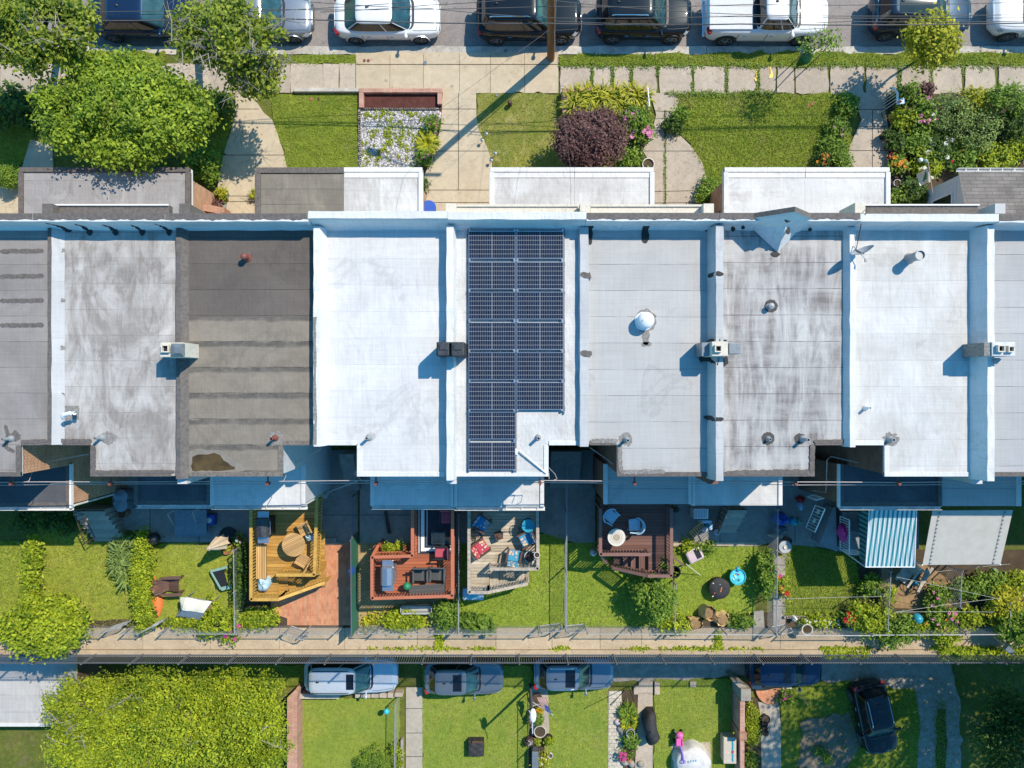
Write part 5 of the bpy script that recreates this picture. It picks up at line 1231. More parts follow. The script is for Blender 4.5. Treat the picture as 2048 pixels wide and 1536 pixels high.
for px0,px1,npy,W,Ht,rz,kw in((175,388,86,1.84,1.46,0,dict(label='deep blue car half hidden under the street trees',cat='car',paint='navy',style='sedan')),(408,622,88,1.84,1.45,0,dict(label='silver grey sedan with its hood coming out of the foliage',cat='car',paint='silver',style='sedan')),(667,880,89,1.85,1.44,0,dict(label='white sedan parked alone before the wide pavement',cat='car',paint='white',style='sedan')),(953,1163,91,1.93,1.74,0,dict(label='black sport utility car with chrome roof rails behind the utility pole',cat='car',paint='black',style='suv',rails='chrome')),(1193,1384,89,1.93,1.78,0,dict(label='black sport utility car between utility pole and white pickup',cat='car',paint='black',style='suv',rails='chrome')),(1412,1656,92,2.0,1.88,0,dict(label='white pickup truck with pale bed cover',cat='pickup truck',paint='white',style='pickup')),(1748,1945,84,1.88,1.66,-.02,dict(label='dark car with glass panorama roof behind the small yellow green tree',cat='car',paint='darkblue',style='suv',rails=True,sunroof=(-.33,.03,.50))),(1990,2196,84,1.88,1.66,math.pi,dict(label='white car cut by the right picture edge',cat='car',paint='white',style='suv'))):
 loc,L=on_street(px0,px1,npy,W,Ht)
 make_car(loc=loc,rz=rz,L=L,W=W,Ht=Ht,group=GS,**kw)
def on_low(px0,px1,far_py,W):
 z=LOW+.8;x0,x1=PX(px0,z),PX(px1,z);y=PY(far_py,z)+W/2
 return((x0+x1)/2,y,LOW),x1-x0
GL='cars parked below the retaining wall'
for px0,px1,fpy,W,Ht,kw in((610,795,1385,1.88,1.75,dict(label='pale silver blue van like car with small sunroof below the steel fence',cat='car',paint='ice',style='suv',rails=True,sunroof=(-.01,.07,.42))),(850,1007,1388,1.78,1.58,dict(label='dark grey hatchback with square sunroof below the steel fence',cat='car',paint='grey',style='suv',sunroof=(-.13,-.02,.48),cab=(-.46,.19,-.34,.02))),(1068,1227,1379,1.78,1.62,dict(label='blue grey hatchback with dark sunroof beside the lamp post',cat='car',paint='bluegrey',style='suv',rails='chrome',sunroof=(-.12,.0,.50),cab=(-.46,.2,-.34,.03))),(1497,1643,1371,1.74,1.60,dict(label='dark blue car beside the half round brick step',cat='car',paint='navy',style='suv',sunroof=(-.10,.0,.5)))):
 loc,L=on_low(px0,px1,fpy,W)
 make_car(loc=loc,rz=0,L=L,W=W,Ht=Ht,group=GL,**kw)
a=Vector(P(1737,1368,LOW+.9));b=Vector(P(1768,1508,LOW+.9));c=(a+b)/2;d=b-a
make_car(label='black estate car standing askew on the shaded gravel drive',cat='car',paint='black',loc=(c.x,c.y,LOW),rz=math.atan2(d.y,d.x),L=d.length,W=1.8,Ht=1.62,style='suv',rails='chrome',group=GL)
t=thing('utility_pole','tall brown wooden utility pole at the kerb','utility pole',P(1102,116,0))
bx,by,_=P(1102,116,0);mb=MB()
mb.tube([(bx,by,-.1),(bx-.12,by+.0,2.5),(bx-.30,by+.02,5.5),(bx-.42,by+.03,10.5)],[.175,.165,.15,.12],16);part(t,'pole',mb,M['pole_wood'],smooth=True)
mb=MB();mb.obox((bx-.40,by,9.3),2.2,.1,.12);
part(t,'crossarm',mb,M['pole_wood'])
mb=MB();mb.tube([(bx-.33,by-.1,8.4),(bx-1.2,by+.1,8.75),(bx-2.3,by+.55,8.8)],.035,8);part(t,'lamp_arm',mb,M['steel'])
mb=MB();mb.ball((bx-2.65,by+.72,8.78),.38,.17,.1,14,8,rot=-.35);part(t,'street_lamp_head',mb,M['steel'],smooth=True)
mb=MB();mb.tube([(bx+.12,by-.12,.0),(bx-.12,by-.16,6)],.02,6);part(t,'ground_wire',mb,M['wire_grey'])
names=['uppermost','second highest','third','fourth','fifth','sixth','seventh']
cab=[[(-80,22,4.7),(480,18,4.7),(1095,13,4.9),(1500,9,4.7),(2120,2,4.7)],[(-80,30,4.6),(520,22,4.6),(820,4,4.6)],[(-80,38,4.5),(560,37,4.4),(1100,47,4.6),(1480,48,4.5),(2120,44,4.5)],[(620,4,4.9),(860,17,4.8),(1098,36,4.9),(1480,32,4.7),(2120,34,4.6)],[(1100,0,5.0),(1250,15,4.9),(1520,30,4.8),(2120,27,4.7)],[(640,24,4.8),(860,10,4.8),(1010,0,4.9)],[(1108,42,4.6),(1300,48,4.6),(1700,43,4.6),(2120,40,4.6)]]
labs=['street cable crossing the whole row of cars near their roofs','street cable over the blue and silver cars ending at the frame top','thick street cable along the door line of the cars','street cable slanting down over the white sedan to the pole','street cable starting at the pole top and falling over the pickup','short street cable rising over the white sedan hood','street cable from the pole along the pickup windows']
for lab,pts in zip(labs,cab):cable(lab,pts,.013 if 'thick' not in lab else .024,'wire','cables along the street')
for lab,pts in(('service drop slanting from the pole to the solar house',[(1098,60,4.6),(1000,130,5.2),(880,218,6.2),(850,410,7.4)]),('service drop slanting from the pole over the purple maple',[(1108,60,4.6),(1140,330,6.9),(1142,412,7.4)])):
 cable(lab,pts,.006,'wire','service drops')
tree('tree','big round bright green tree between pavement and the silver porch',P(245,262,0),bumps(258,226,3.6,(172,102),1.7,15,3,.74,.36),26000,.16,'leaf_tree',.17,3,per=28,spread=.19)
tree('tree','olive street tree in the upper left corner',P(118,116,0),bumps(80,62,4.6,(112,86),1.5,11,5,.72,.38),9500,.18,'leaf_street',.16,5,per=24,spread=.2,bare=14)
tree('tree','street tree with bare grey twigs over the blue and silver cars',P(400,115,0),bumps(448,72,4.6,(104,72),1.3,10,8,.72,.36)+bumps(512,150,3.6,(52,40),.8,6,18,.66,.45),8600,.17,'leaf_street',.15,8,per=22,spread=.19,bare=60)
tree('tree','small yellow green tree in front of the panorama roof car',P(1842,116,0),bumps(1858,82,2.6,(48,52),1.0,6,12,.6,.5),3400,.17,'leaf_yellow',.06,12,per=14,spread=.2)
t=thing('young_tree','thin sapling with sparse leaves tied to stakes','tree',P(1610,117,0));mb=MB();q=P(1610,117,0)
tip=P(1650,84,2.9);mb.tube([q,P(1625,104,1.3),tip],[.03,.022,.01],6);rg=np.random.default_rng(2)
for i in range(14):
 e=Vector(tip)+Vector((rg.normal()*.45,rg.normal()*.35,rg.normal()*.4));mb.tube([Vector(q).lerp(Vector(tip),.6+.4*rg.random()),e],[.012,.004],4)
part(t,'trunk',mb,M['bark']);mb=MB();leaf_cloud(mb,[(tip[0],tip[1],tip[2],.75,.45,.5),(tip[0]-.5,tip[1]+.1,2.3,.35,.3,.35)],320,.13,5,.14,rng=rg);part(t,'crown',mb,M['leaf_mid'])
mb=MB()
for dx in(-.42,.42):mb.tube([(q[0]+dx,q[1]-.1,0),(q[0]+dx,q[1]-.1,1.6)],.025,6)
part(t,'stake',mb,M['twig'])
mb=MB();mb.lathe((q[0]+.02,q[1],.02),[(.0,0),(.26,0),(.2,.3),(.09,.62),(.05,.62)],16);part(t,'watering_bag',mb,M['green'],smooth=True)
tree('japanese_maple','round purple leaved maple before the white porch',P(1182,286,0),bumps(1180,282,1.75,(68,58),.95,9,21,.62,.5),17000,.12,'leaf_purple',.09,21,per=26,spread=.13,nl=8)
shrub('shrub','hydrangea with pink flower heads beside the front path',1272,252,0,40,1.2,1900,.15,'leaf_mid',31,flowers=[('petal_pink',16,.24)])
shrub('shrub','small light green shrub by the white porch corner',1261,318,0,27,.7,700,.15,'leaf_mid',32)
t=thing('day_lilies','golden green strap leaved lilies in the brick planter','plant',P(1200,200,0));mb=MB();rg=np.random.default_rng(12)
for px,py,r in((1150,198,20),(1172,195,22),(1188,208,20),(1205,196,22),(1226,200,22),(1240,212,18),(1262,194,18),(1278,200,16),(1146,218,16)):tufts(mb,px,py,.15,r,110,.62,rg,.022,.55)
part(t,'foliage',mb,M['leaf_yellow'])
shrub('shrub','clipped ball shrub at the left picture edge',18,356,0,23,1.1,3600,.075,'leaf_mid',33,nb=6,per=20,spread=.07,shell=.9)
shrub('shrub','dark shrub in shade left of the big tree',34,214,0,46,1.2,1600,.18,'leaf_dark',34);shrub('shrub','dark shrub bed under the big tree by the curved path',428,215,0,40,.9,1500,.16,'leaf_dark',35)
shrub('shrub','green shrub under the big tree beside the brick porch wall',402,330,0,42,1.0,1700,.15,'leaf_mid',36)
t=thing('hosta','yellow green hosta beside the white pebbles','plant',P(855,288,0));mb=MB();rg=np.random.default_rng(6);tufts(mb,855,288,.05,22,130,.48,rg,.055,.32);part(t,'foliage',mb,M['leaf_yellow'])
for k,(lab,px,py,r,mt,fl)in enumerate((('low flowering plants at the path edge by the pebbles',866,246,10,'leaf_mid',[('petal_pink',5,.16)]),('low red green plants below the hosta',850,318,11,'leaf_mid',[('petal_pink',6,.14)]),('narrow plants squeezed beside the white porch wall',846,370,6,'leaf_dark',None),('dark rose bush at the flower path corner',1694,212,22,'leaf_mid',None),('feathery shrub along the flower path',1674,258,21,'leaf_mid',[('petal_pink',4,.18)]),('flowering shrub with silver leaves by the flower path',1665,292,21,'leaf_mid',None),('orange marigolds by the white porch',1645,320,14,'leaf_dark',[('petal_orange',16,.16),('petal_red',4,.18)]),('low shrub left of the flower path end',1682,320,16,'leaf_mid',None),('weedy shrub at the left corner of the patchy lawn',1360,230,13,'leaf_mid',None),('low weed clump near the dark patch',1347,252,15,'leaf_dark',None),('green shrub by the slanting brick porch wall',1418,372,13,'leaf_mid',None),('weeds at the foot of the slanting wall',1408,388,14,'leaf_mid',None))):
 shrub('shrub',lab,px,py,0,r,.55,int(60*r),.12,mt,60+k,flowers=fl)
gard=[('leafy garden shrub behind the white railing',1814,188,22,.8,'leaf_mid',None),('garden shrub with pink blossoms',1850,232,32,1.1,'leaf_mid',[('petal_pink',14,.17),('petal_white',4,.16)]),('lime garden shrub near the path',1808,240,26,.9,'leaf_lime',None),('pale feathery garden shrub in the middle of the bed',1902,222,46,1.5,'leaf_blue',None),('yellow garden shrub near the pavement',1948,208,30,1.2,'leaf_yellow',None),('pale feathery garden shrub lower right of the first',1955,265,48,1.5,'leaf_blue',None),('large glossy garden shrub at the right edge by the pavement',2010,205,46,1.9,'leaf_mid',None),('dark garden shrub at the right edge',2030,250,40,1.4,'leaf_dark',None),('dense dark garden shrub near the black pot',1835,280,38,.9,'leaf_mid',None),('dark low garden shrub behind the red pot',1872,300,34,.8,'leaf_dark',[('petal_white',9,.22)]),('bright garden shrub above the shingled porch',1925,318,34,.9,'leaf_mid',[('petal_red',3,.14)]),('bright yellow garden shrub at the right above the porch',1995,318,40,.9,'leaf_lime',None),('grassy garden shrub at the right edge above the porch',2040,290,34,1.0,'leaf_lime',None),('garden shrub behind the pine tree flag',1852,330,32,.8,'leaf_lime',[('petal_white',6,.2)]),('dark garden shrub below the pine tree flag',1826,388,34,.8,'leaf_dark',None),('purple leaved tuft near the pavement',1850,181,12,.6,'leaf_purple',None),('orange lilies by the white porch wall',1792,330,16,.7,'leaf_mid',[('petal_orange',20,.2)]),('garden shrub beside the narrow porch wall',1800,395,22,.6,'leaf_mid',None),('dark garden shrub left of the middle',1888,262,30,.9,'leaf_dark',None),('garden greenery behind the curved path',1795,285,18,.7,'leaf_dark',None)]
for k,(lab,px,py,r,h,mt,fl)in enumerate(gard):shrub('garden_shrub',lab,px,py,0,r,h,int(36*r),.14 if mt!='leaf_blue' else .10,mt,100+k,flowers=fl,group='shrubs of the right front garden')
mb=MB();mb.box(PX(590),PY(187),-.1,PX(719),PY(179.5),.22);solo('low_wall','low concrete edging at the top of the green lawn','low wall',mb,M['kerb'],bevel=.02)
mb=MB()
for a,b,c,d in((720,189,885,181),(720,219,729,189.2),(876,212,885,189.2)):mb.box(PX(a),PY(b),-.1,PX(c),PY(d),.24)
solo('planter_edge','pinkish block edging round the red mulch bed','planter',mb,M['brick_side'],bevel=.01)
mb=MB()
for i in range(26):q=P(719+.1*i,224+i*4.3,.05);mb.obox((q[0]+random.uniform(-.02,.02),q[1],.08),.09,.15,.14,random.uniform(-.1,.1),0,random.random())
for i in range(34):q=P(722+i*4.6,218.5,.05);mb.obox((q[0],q[1]+random.uniform(-.01,.01),.07),.17,.05,.12,random.uniform(-.05,.05),0,random.random())
solo('edging','row of white edging stones round the pebble bed','edging',mb,M['stone'])
mb=MB()
for a,b,c,d in((1125,226,1134,176),(1134.2,183,1296,176),(1288,196,1296,183.2)):mb.box(PX(a,.4),PY(b,.4),-.1,PX(c,.4),PY(d,.4),.45)
solo('brick_planter','brick planter wall round the golden lilies','planter',mb,M['brick_side'],bevel=.01)
t=thing('handrail','white handrail at the brick planter','handrail',P(1297,195,0));mb=MB();mb.tube([P(1295,174,1.0),P(1299,213,1.0)],.03,8);part(t,'rail',mb,M['white']);mb=MB()
for py in(177,195,212):x,y,_=P(1297,py,1.0);mb.tube([(x,y,0),(x,y,1.0)],.02,8)
part(t,'post',mb,M['white'])
mb=MB();a=P(378,349,2.4);b=P(378,362,2.4);mb.add([(-14.25,7.75,2.6),(-14.25,7.45,2.6),(-12.65,7.45,.75),(-12.65,7.75,.75),(-14.25,7.75,0),(-14.25,7.45,0),(-12.65,7.45,0),(-12.65,7.75,0)],[(0,1,2,3),(1,5,6,2),(3,2,6,7),(0,3,7,4),(0,4,5,1)])
solo('stoop_wall','sloping brick stoop wall beside the yellow sack','wall',mb,M['brick_top'])
mb=MB();mb.add([(9.15,7.35,2.4),(9.15,7.05,2.4),(7.75,6.9,.7),(7.75,7.2,.7),(9.15,7.35,0),(9.15,7.05,0),(7.75,6.9,0),(7.75,7.2,0)],[(0,3,2,1),(1,2,6,5),(3,7,6,2),(0,4,7,3),(0,1,5,4)]);solo('stoop_wall','dark sloping brick stoop wall by the cracked white porch','wall',mb,M['brick_dark'])
mb=MB()
for k in range(5):mb.box(PX(1415+k*6),6.15,0,PX(1415+k*6+5.8),6.9,.2+k*.18)
solo('wooden_steps','wooden steps beside the cracked white porch','steps',mb,M['teak_plain'])
def pot(label,px,py,r,h,mat='terracotta',plant=None,z=0,cat='flower pot',name='flower_pot',fl=None,ps=None,soil=True):
 q=P(px,py,z+h);t=thing(name,label,cat,(q[0],q[1],z))
 mb=MB();mb.lathe((q[0],q[1],z),[(0,0),(r*.75,0),(r*.97,h*.86),(r*1.06,h*.87),(r*1.06,h),(r*.92,h),(r*.9,h*.86),(0,h*.86)],24);part(t,'pot',mb,M[mat],smooth=True)
 if soil:
  mb=MB();mb.cyl((q[0],q[1],z+h*.86),r*.89,.008,20);part(t,'soil',mb,M['soil'])
 if plant:
  mb=MB();rr=ps or r*.95;leaf_cloud(mb,[(q[0],q[1],z+h+rr*.35,rr,rr,rr*.6)],max(60,int(900*rr)),.10,6,.06,rng=np.random.default_rng(int(px*7+py)));part(t,'foliage',mb,M[plant])
  if fl:
   mb=MB();leaf_cloud(mb,[(q[0],q[1],z+h+rr*.7,rr*.8,rr*.8,rr*.3)],70,.08,5,.03,rng=np.random.default_rng(int(px)));part(t,'blossom',mb,M[fl])
 return t
pot('dark green pot with yellow leaves by the curved path',446,386,.20,.4,'slate','leaf_yellow',ps=.26);pot('terracotta pot by the curved path',449,397,.13,.28,'terracotta','leaf_mid');pot('small terracotta bowl between the two path pots',437,395,.14,.2,'terracotta','leaf_dark',ps=.12)
pot('dark plant pot beside the yellow sack',432,414,.22,.35,'slate','leaf_purple',ps=.34)
pot('round cream planter tub at the path end, filled with brown soil',1297,328,.26,.55,'cream');pot('black flower pot on the flower path',1774,268,.20,.42,'black','leaf_dark',ps=.2);pot('glossy red pot by the orange lilies',1787,311,.17,.35,'red_bright',None,soil=False)
pot('grey pot with a yellow flower near the porch wall',1795,366,.16,.3,'slate',None,fl='petal_orange');pot('yellow leaved pot beside the grey porch edge',509,390,.1,.2,'brown','leaf_yellow',ps=.2)
mb=MB();q=P(406,414,.3);mb.grid(lambda u,v:(q[0]+(u-.5)*.5+(v-.5)*.12,q[1]+(v-.5)*.5-(u-.5)*.12,.32+.10*math.sin(u*3.14)*math.sin(v*3.14)),8,8)
t=thing('soil_sack','yellow printed sack lying by the stoop','sack',(q[0],q[1],.2));mb.prism([(q[0]-.3,q[1]-.2),(q[0]+.2,q[1]-.3),(q[0]+.3,q[1]+.2),(q[0]-.2,q[1]+.3)],.2,.3);part(t,'sack',mb,M['yellow'],smooth=True,bevel=.03)
mb=MB();mb.obox((q[0]-.02,q[1],.432),.26,.3,.012,-.2);part(t,'label_panel',mb,M['cream_cloth'])
mb=MB();q=P(414,424);mb.box(q[0]-.6,q[1]-.5,0,q[0]+.9,q[1]+.6,.18);solo('stoop','grey stone stoop under the yellow sack','steps',mb,M['stucco_grey'])
mb=MB();mb.lathe(P(861,423,0),[(0,0),(.26,0),(.3,.7),(.33,.7),(.3,.74),(0,.74)],20);solo('rain_barrel','blue barrel lid showing behind the white parapet','barrel',mb,M['blue'])
t=thing('garden_railing','white leaning iron railing at the garden corner','railing',P(1786,196,0));mb=MB()
tp=[P(1784,174,1.0),P(1795,186,1.0),P(1794,203,1.0)];mb.tube(tp,.05,8)
part(t,'top_rail',mb,M['white']);mb=MB()
for f in np.linspace(0,1,7):
 p=Vector(tp[0]).lerp(Vector(tp[1]),min(1,f*1.7))if f<.59 else Vector(tp[1]).lerp(Vector(tp[2]),(f-.59)/.41);mb.tube([p,(p.x-.12,p.y-.05,.05)],.014,5)
part(t,'baluster',mb,M['white'])
t=thing('garden_sign','square pale tile with a red flower in the garden','sign',P(1801,203,.8));mb=MB();mb.obox(P(1801,203,.8),.36,.24,.02,.25);part(t,'tile',mb,M['blue_pale']);mb=MB();mb.ball(P(1800,203,.82),.09,.06,.02);part(t,'painted_flower',mb,M['red_bright'])
t=thing('flag','white flag with a green pine tree on a slanting pole','flag',P(1864,376,2.3));mb=MB();mb.tube([P(1865,386,2.0),P(1856,324,3.1)],.02,8);part(t,'flag_pole',mb,M['tan_plastic'])
c0,c1,c2,c3=[Vector(P(*p))for p in((1857,334,2.9),(1861,364,2.5),(1839,372,2.3),(1832,350,2.35))]
mb=MB();mb.grid(lambda u,v:tuple((c0.lerp(c1,v)).lerp(c3.lerp(c2,v),u)+Vector((0,0,.05*math.sin(u*7)))),10,8);part(t,'flag_cloth',mb,M['cream_cloth'],smooth=60)
mb=MB();o=c0.lerp(c2,.52)+Vector((0,0,.09));ux=(c0-c3).normalized();vy=Vector((0,1,.25)).normalized()
for k,(w,h0,h1)in enumerate(((.14,-.16,.0),(.115,-.06,.09),(.085,.03,.17),(.05,.12,.25))):mb.add([o-ux*w+vy*h0,o+ux*w+vy*h0,o+vy*h1],[(0,1,2)])
mb.add([o-ux*.015+vy*-.25,o+ux*.015+vy*-.25,o+ux*.015+vy*-.14,o-ux*.015+vy*-.14],[(0,1,2,3)]);part(t,'pine_emblem',mb,M['green'])
for k,(px,py)in enumerate(((1841,320),(1851,322))):
 mb=MB();mb.ball(P(px,py,.8),.1);mb.tube([P(px,py,0),P(px,py,.75)],.012,5);solo('garden_globe',('white' if k==0 else 'green')+' garden ball on a stick above the flag','garden ball',mb,M['white' if k==0 else 'green_grey'],smooth=True)
for k,(px,py,r,mt,lab)in enumerate(((729,121,.055,'copper','left rusty cap of the pair on the wide pavement'),(737,121,.055,'copper','right rusty cap of the pair on the wide pavement'),(851,126,.08,'slate','grey valve cover on the wide pavement'),(622,198,.07,'terracotta','open clay pipe cap in the green lawn'),(637,198,.06,'brown','brown pipe cap in the green lawn'),(1617,212,.08,'terracotta','lower pipe cap in the patchy lawn'),(1625,207,.08,'terracotta','upper pipe cap in the patchy lawn'),(994,190,.07,'tar_pale','round valve cover near the pole shadow'),(1011,102,.06,'slate','dark cover beside the kerb'))):
 mb=MB();q=P(px,py,.04);mb.lathe((q[0],q[1],.0),[(0,0),(r*1.15,0),(r*1.15,.055),(r*.85,.06),(r*.8,.05),(0,.05)],16);solo('valve_cover',lab,'valve cover',mb,M[mt])
mb=MB();q=P(1020,205,.3);mb.lathe((q[0],q[1],0),[(.09,0),(.09,.22),(.12,.22),(.1,.32),(.05,.38),(0,.38)],14);solo('standpipe','small brown standpipe in the dry lawn','standpipe',mb,M['brown'],smooth=True)
mb=MB()
for px,py,a in((1512,153,0),(1541,146,.1)):
 mb.prism(hand([(P(px-2.5,py+13)[0],P(0,py+13)[1]),(P(px+2.5,py+12)[0],P(0,py+12)[1]),(P(px+3,py-12)[0],P(0,py-12)[1]),(P(px-1,py-13)[0],P(0,py-13)[1])],.12,.03,px),.05,.056,bottom=False)
struct('paint_marking',mb,M['yellow'],'yellow paint strokes on the pavement')
for k,(px,py)in enumerate(((972,267),(964,280),(990,306),(982,320))):
 mb=MB();q=P(px,py,.35);mb.tube([(q[0],q[1],0),(q[0],q[1],.3)],.012,6);mb.lathe((q[0],q[1],.3),[(.0,0),(.07,0),(.08,.03),(0,.06)],12);solo('path_light','%s small path light down the curved lawn edge'%['first','second','third','fourth'][k],'path light',mb,M['slate'],'path lights')
for k,(px,py)in enumerate(((877,226),(876,233),(868,258),(865,264),(847,316))):
 mb=MB();q=P(px,py,.2);mb.lathe((q[0],q[1],.02),[(.1,0),(.12,.1),(.07,.12),(.03,.2),(0,.2)],12);solo('garden_stone','pinkish round stone, number %s down the pebble bed edge'%['one','two','three','four','five'][k],'stone',mb,M['terracotta' if k==4 else 'mauve'])
mb=MB();q=P(1944,183,.1);mb.ball((q[0],q[1],.1),.32,.14,.18,12,8);solo('boulder','dark boulder at the pavement edge of the right garden','boulder',mb,M['tar_pale'],smooth=True)
for k,(px,py)in enumerate(((1763,243),(1775,290))):
 mb=MB();mb.tube([P(px,py-18,.05),P(px+3,py-8,.3),P(px+8,py,.35),P(px+6,py+10,.3),P(px+7,py+22,.05)],.02,6);solo('border_hoop','%s black wire border hoop along the flower path'%['upper','lower'][k],'border hoop',mb,M['iron_black'])
def railing(par,pts,zd,mat,h=.92,capw=.13,gap=.13,bal=.035,name='railing'):
 W=[Vector(P(p[0],p[1],p[2]if len(p)>2 else zd+h))for p in pts];mb=MB()
 for a,b in zip(W,W[1:]):
  d=(b-a).normalized();mb.bar(a-d*.02,b+d*.02,capw,.035);n=max(1,int((b-a).length/gap))
  lo=Vector((0,0,-(h-.1)));mb.bar(a+Vector((0,0,-.08)),b+Vector((0,0,-.08)),.04,.07);mb.bar(a+lo,b+lo,.04,.07)
  for k in range(1,n):p=a.lerp(b,k/n);mb.box(p.x-bal/2,p.y-bal/2,p.z-h+.06,p.x+bal/2,p.y+bal/2,p.z-.03)
 for p in W:mb.box(p.x-.045,p.y-.045,max(0,p.z-h-.9),p.x+.045,p.y+.045,p.z-.021)
 return part(par,name,mb,mat)
def deck(label,poly,zd,fmat,rmat,rails,steps=(),loc=None,smat=None):
 c=P(sum(p[0]for p in poly)/len(poly),sum(p[1]for p in poly)/len(poly),zd)
 t=thing('deck',label,'deck',(c[0],c[1],0));mb=MB();w=PP(poly,zd)
 mb.prism(w,zd-.035,zd);part(t,'deck_floor',mb,M[fmat])
 mb=MB();ins=[((x-c[0])*.985+c[0],(y-c[1])*.985+c[1])for x,y in w];mb.prism(ins,zd-.22,zd-.04)
 for x,y in ins:mb.box(x-.05,y-.05,0,x+.05,y+.05,zd-.22)
 part(t,'deck_frame',mb,M[rmat])
 for r in rails:railing(t,r,zd,M[rmat])
 for q,z in steps:
  mb=MB();mb.prism(PP(q,z),z-.04,z);part(t,'step',mb,M[smat or fmat])
 return t
D1=deck('golden stained wooden deck with round table',[(499,1000),(638,1000),(638,1150),(556,1150),(556,1198),(499,1198)],1.2,'deck_gold','rail_gold',[[(502,1016),(502,1199),(556,1199)],[(556,1199,2.12),(648,1166,1.15)],[(634,990),(629,1150),(553,1150)]],[([(556,1151),(576,1151),(576,1194),(556,1197)],1.0),([(574,1151),(592,1151),(592,1189),(574,1193)],.8),([(590,1151),(608,1151),(608,1184),(590,1188)],.6),([(606,1151),(624,1151),(624,1178),(606,1183)],.4),([(620,1120),(652,1120),(652,1172),(620,1178)],.22)],smat='deck_gold')
mb=MB();mb.prism(PP([(636,1060),(650,1060),(650,1120),(636,1120)],.9),.86,.9);part(D1,'step',mb,M['deck_gold'])
D2=deck('red stained deck with silver barbecue and dark armchairs',[(822,1000),(908,1000),(908,1198),(742,1198),(742,1112),(822,1112)],1.15,'deck_red','rail_red',[[(825,1016),(825,1112),(744,1114),(744,1197),(905,1192),(905,1016)]],[([(745,1090),(822,1090),(822,1111),(748,1111)],.7)])
railing(D2,[(744,1114,2.05),(756,1092,1.3)],1.15,M['rail_red'])
D3=deck('weathered grey deck with flower cushion chairs',[(937,1000),(1078,1000),(1078,1136),(978,1136),(978,1184),(937,1184)],1.2,'deck_grey','rail_grey',[[(938,1022),(938,1185),(976,1185)],[(976,1185,2.12),(1054,1168,1.3)],[(1075,1022),(1076,1138),(980,1138)]],[([(979,1137),(996,1137),(996,1180),(979,1182)],1.0),([(996,1137),(1014,1137),(1014,1176),(996,1179)],.8),([(1013,1137),(1032,1137),(1032,1172),(1013,1175)],.6),([(1031,1137),(1058,1137),(1058,1165),(1031,1170)],.35)],smat='deck_grey_y')
D4=deck('brown stained deck with blue chairs and mosaic table',[(1199,1000),(1342,1000),(1342,1152),(1297,1152),(1297,1106),(1199,1106)],1.15,'deck_brown','rail_brown',[[(1201,1018),(1201,1109),(1300,1109)],[(1343,1018),(1343,1152),(1296,1152)],[(1296,1152,2.05),(1225,1136,1.2)],[(1201,1109,2.05),(1213,1126,1.3)]],[([(1278,1110),(1297,1110),(1297,1144),(1278,1142)],.95),([(1262,1110),(1279,1110),(1279,1140),(1262,1138)],.75),([(1246,1110),(1263,1110),(1263,1136),(1246,1134)],.55),([(1228,1110),(1247,1110),(1247,1132),(1228,1130)],.35)],smat='deck_brown_y')
mb=MB();a,b=P(825,1104,1.16),P(880,1010,1.16)
rug=thing('rug','charcoal outdoor rug with white border lines on the red deck','rug',(0,0,0));rug.location=((a[0]+b[0])/2,(a[1]+b[1])/2,1.155)
x0,y0,x1,y1=PX(835,1.16),PY(1108,1.16),PX(884,1.16),PY(1005,1.16)
mb.box(x0,y0,1.156,x1+.6,y1,1.164);part(rug,'rug_field',mb,M['rugmat']);mb=MB()
mb.box(x0+.15,y0+.12,1.165,x0+.30,y1,1.167);mb.box(x0+.302,y0+.12,1.165,x1+.5,y0+.27,1.167);mb.box(x0+.40,y0+.33,1.165,x0+.43,y1,1.167);mb.box(x0+.432,y0+.33,1.165,x1+.5,y0+.36,1.167);mb.box(x0+.05,y0+.04,1.165,x0+.08,y1,1.167)
part(rug,'border_line',mb,M['white'])
def round_table(label,px,py,zd,r,topmat,legmat,h=.72,cat='table',leaf=None):
 q=P(px,py,zd+h);t=thing('round_table',label,cat,(q[0],q[1],zd),.45);mb=MB();mb.lathe((0,0,h-.04),[(0,0),(r*.97,0),(r,.015),(r,.03),(r*.98,.04),(0,.04)],40);part(t,'table_top',mb,M[topmat],world=False)
 mb=MB()
 for k in range(4):a=.78+1.5708*k;mb.bar((math.cos(a)*r*.62,math.sin(a)*r*.62,0),(math.cos(a)*r*.55,math.sin(a)*r*.55,h-.04),.05,.05)
 part(t,'leg',mb,M[legmat],world=False);return t
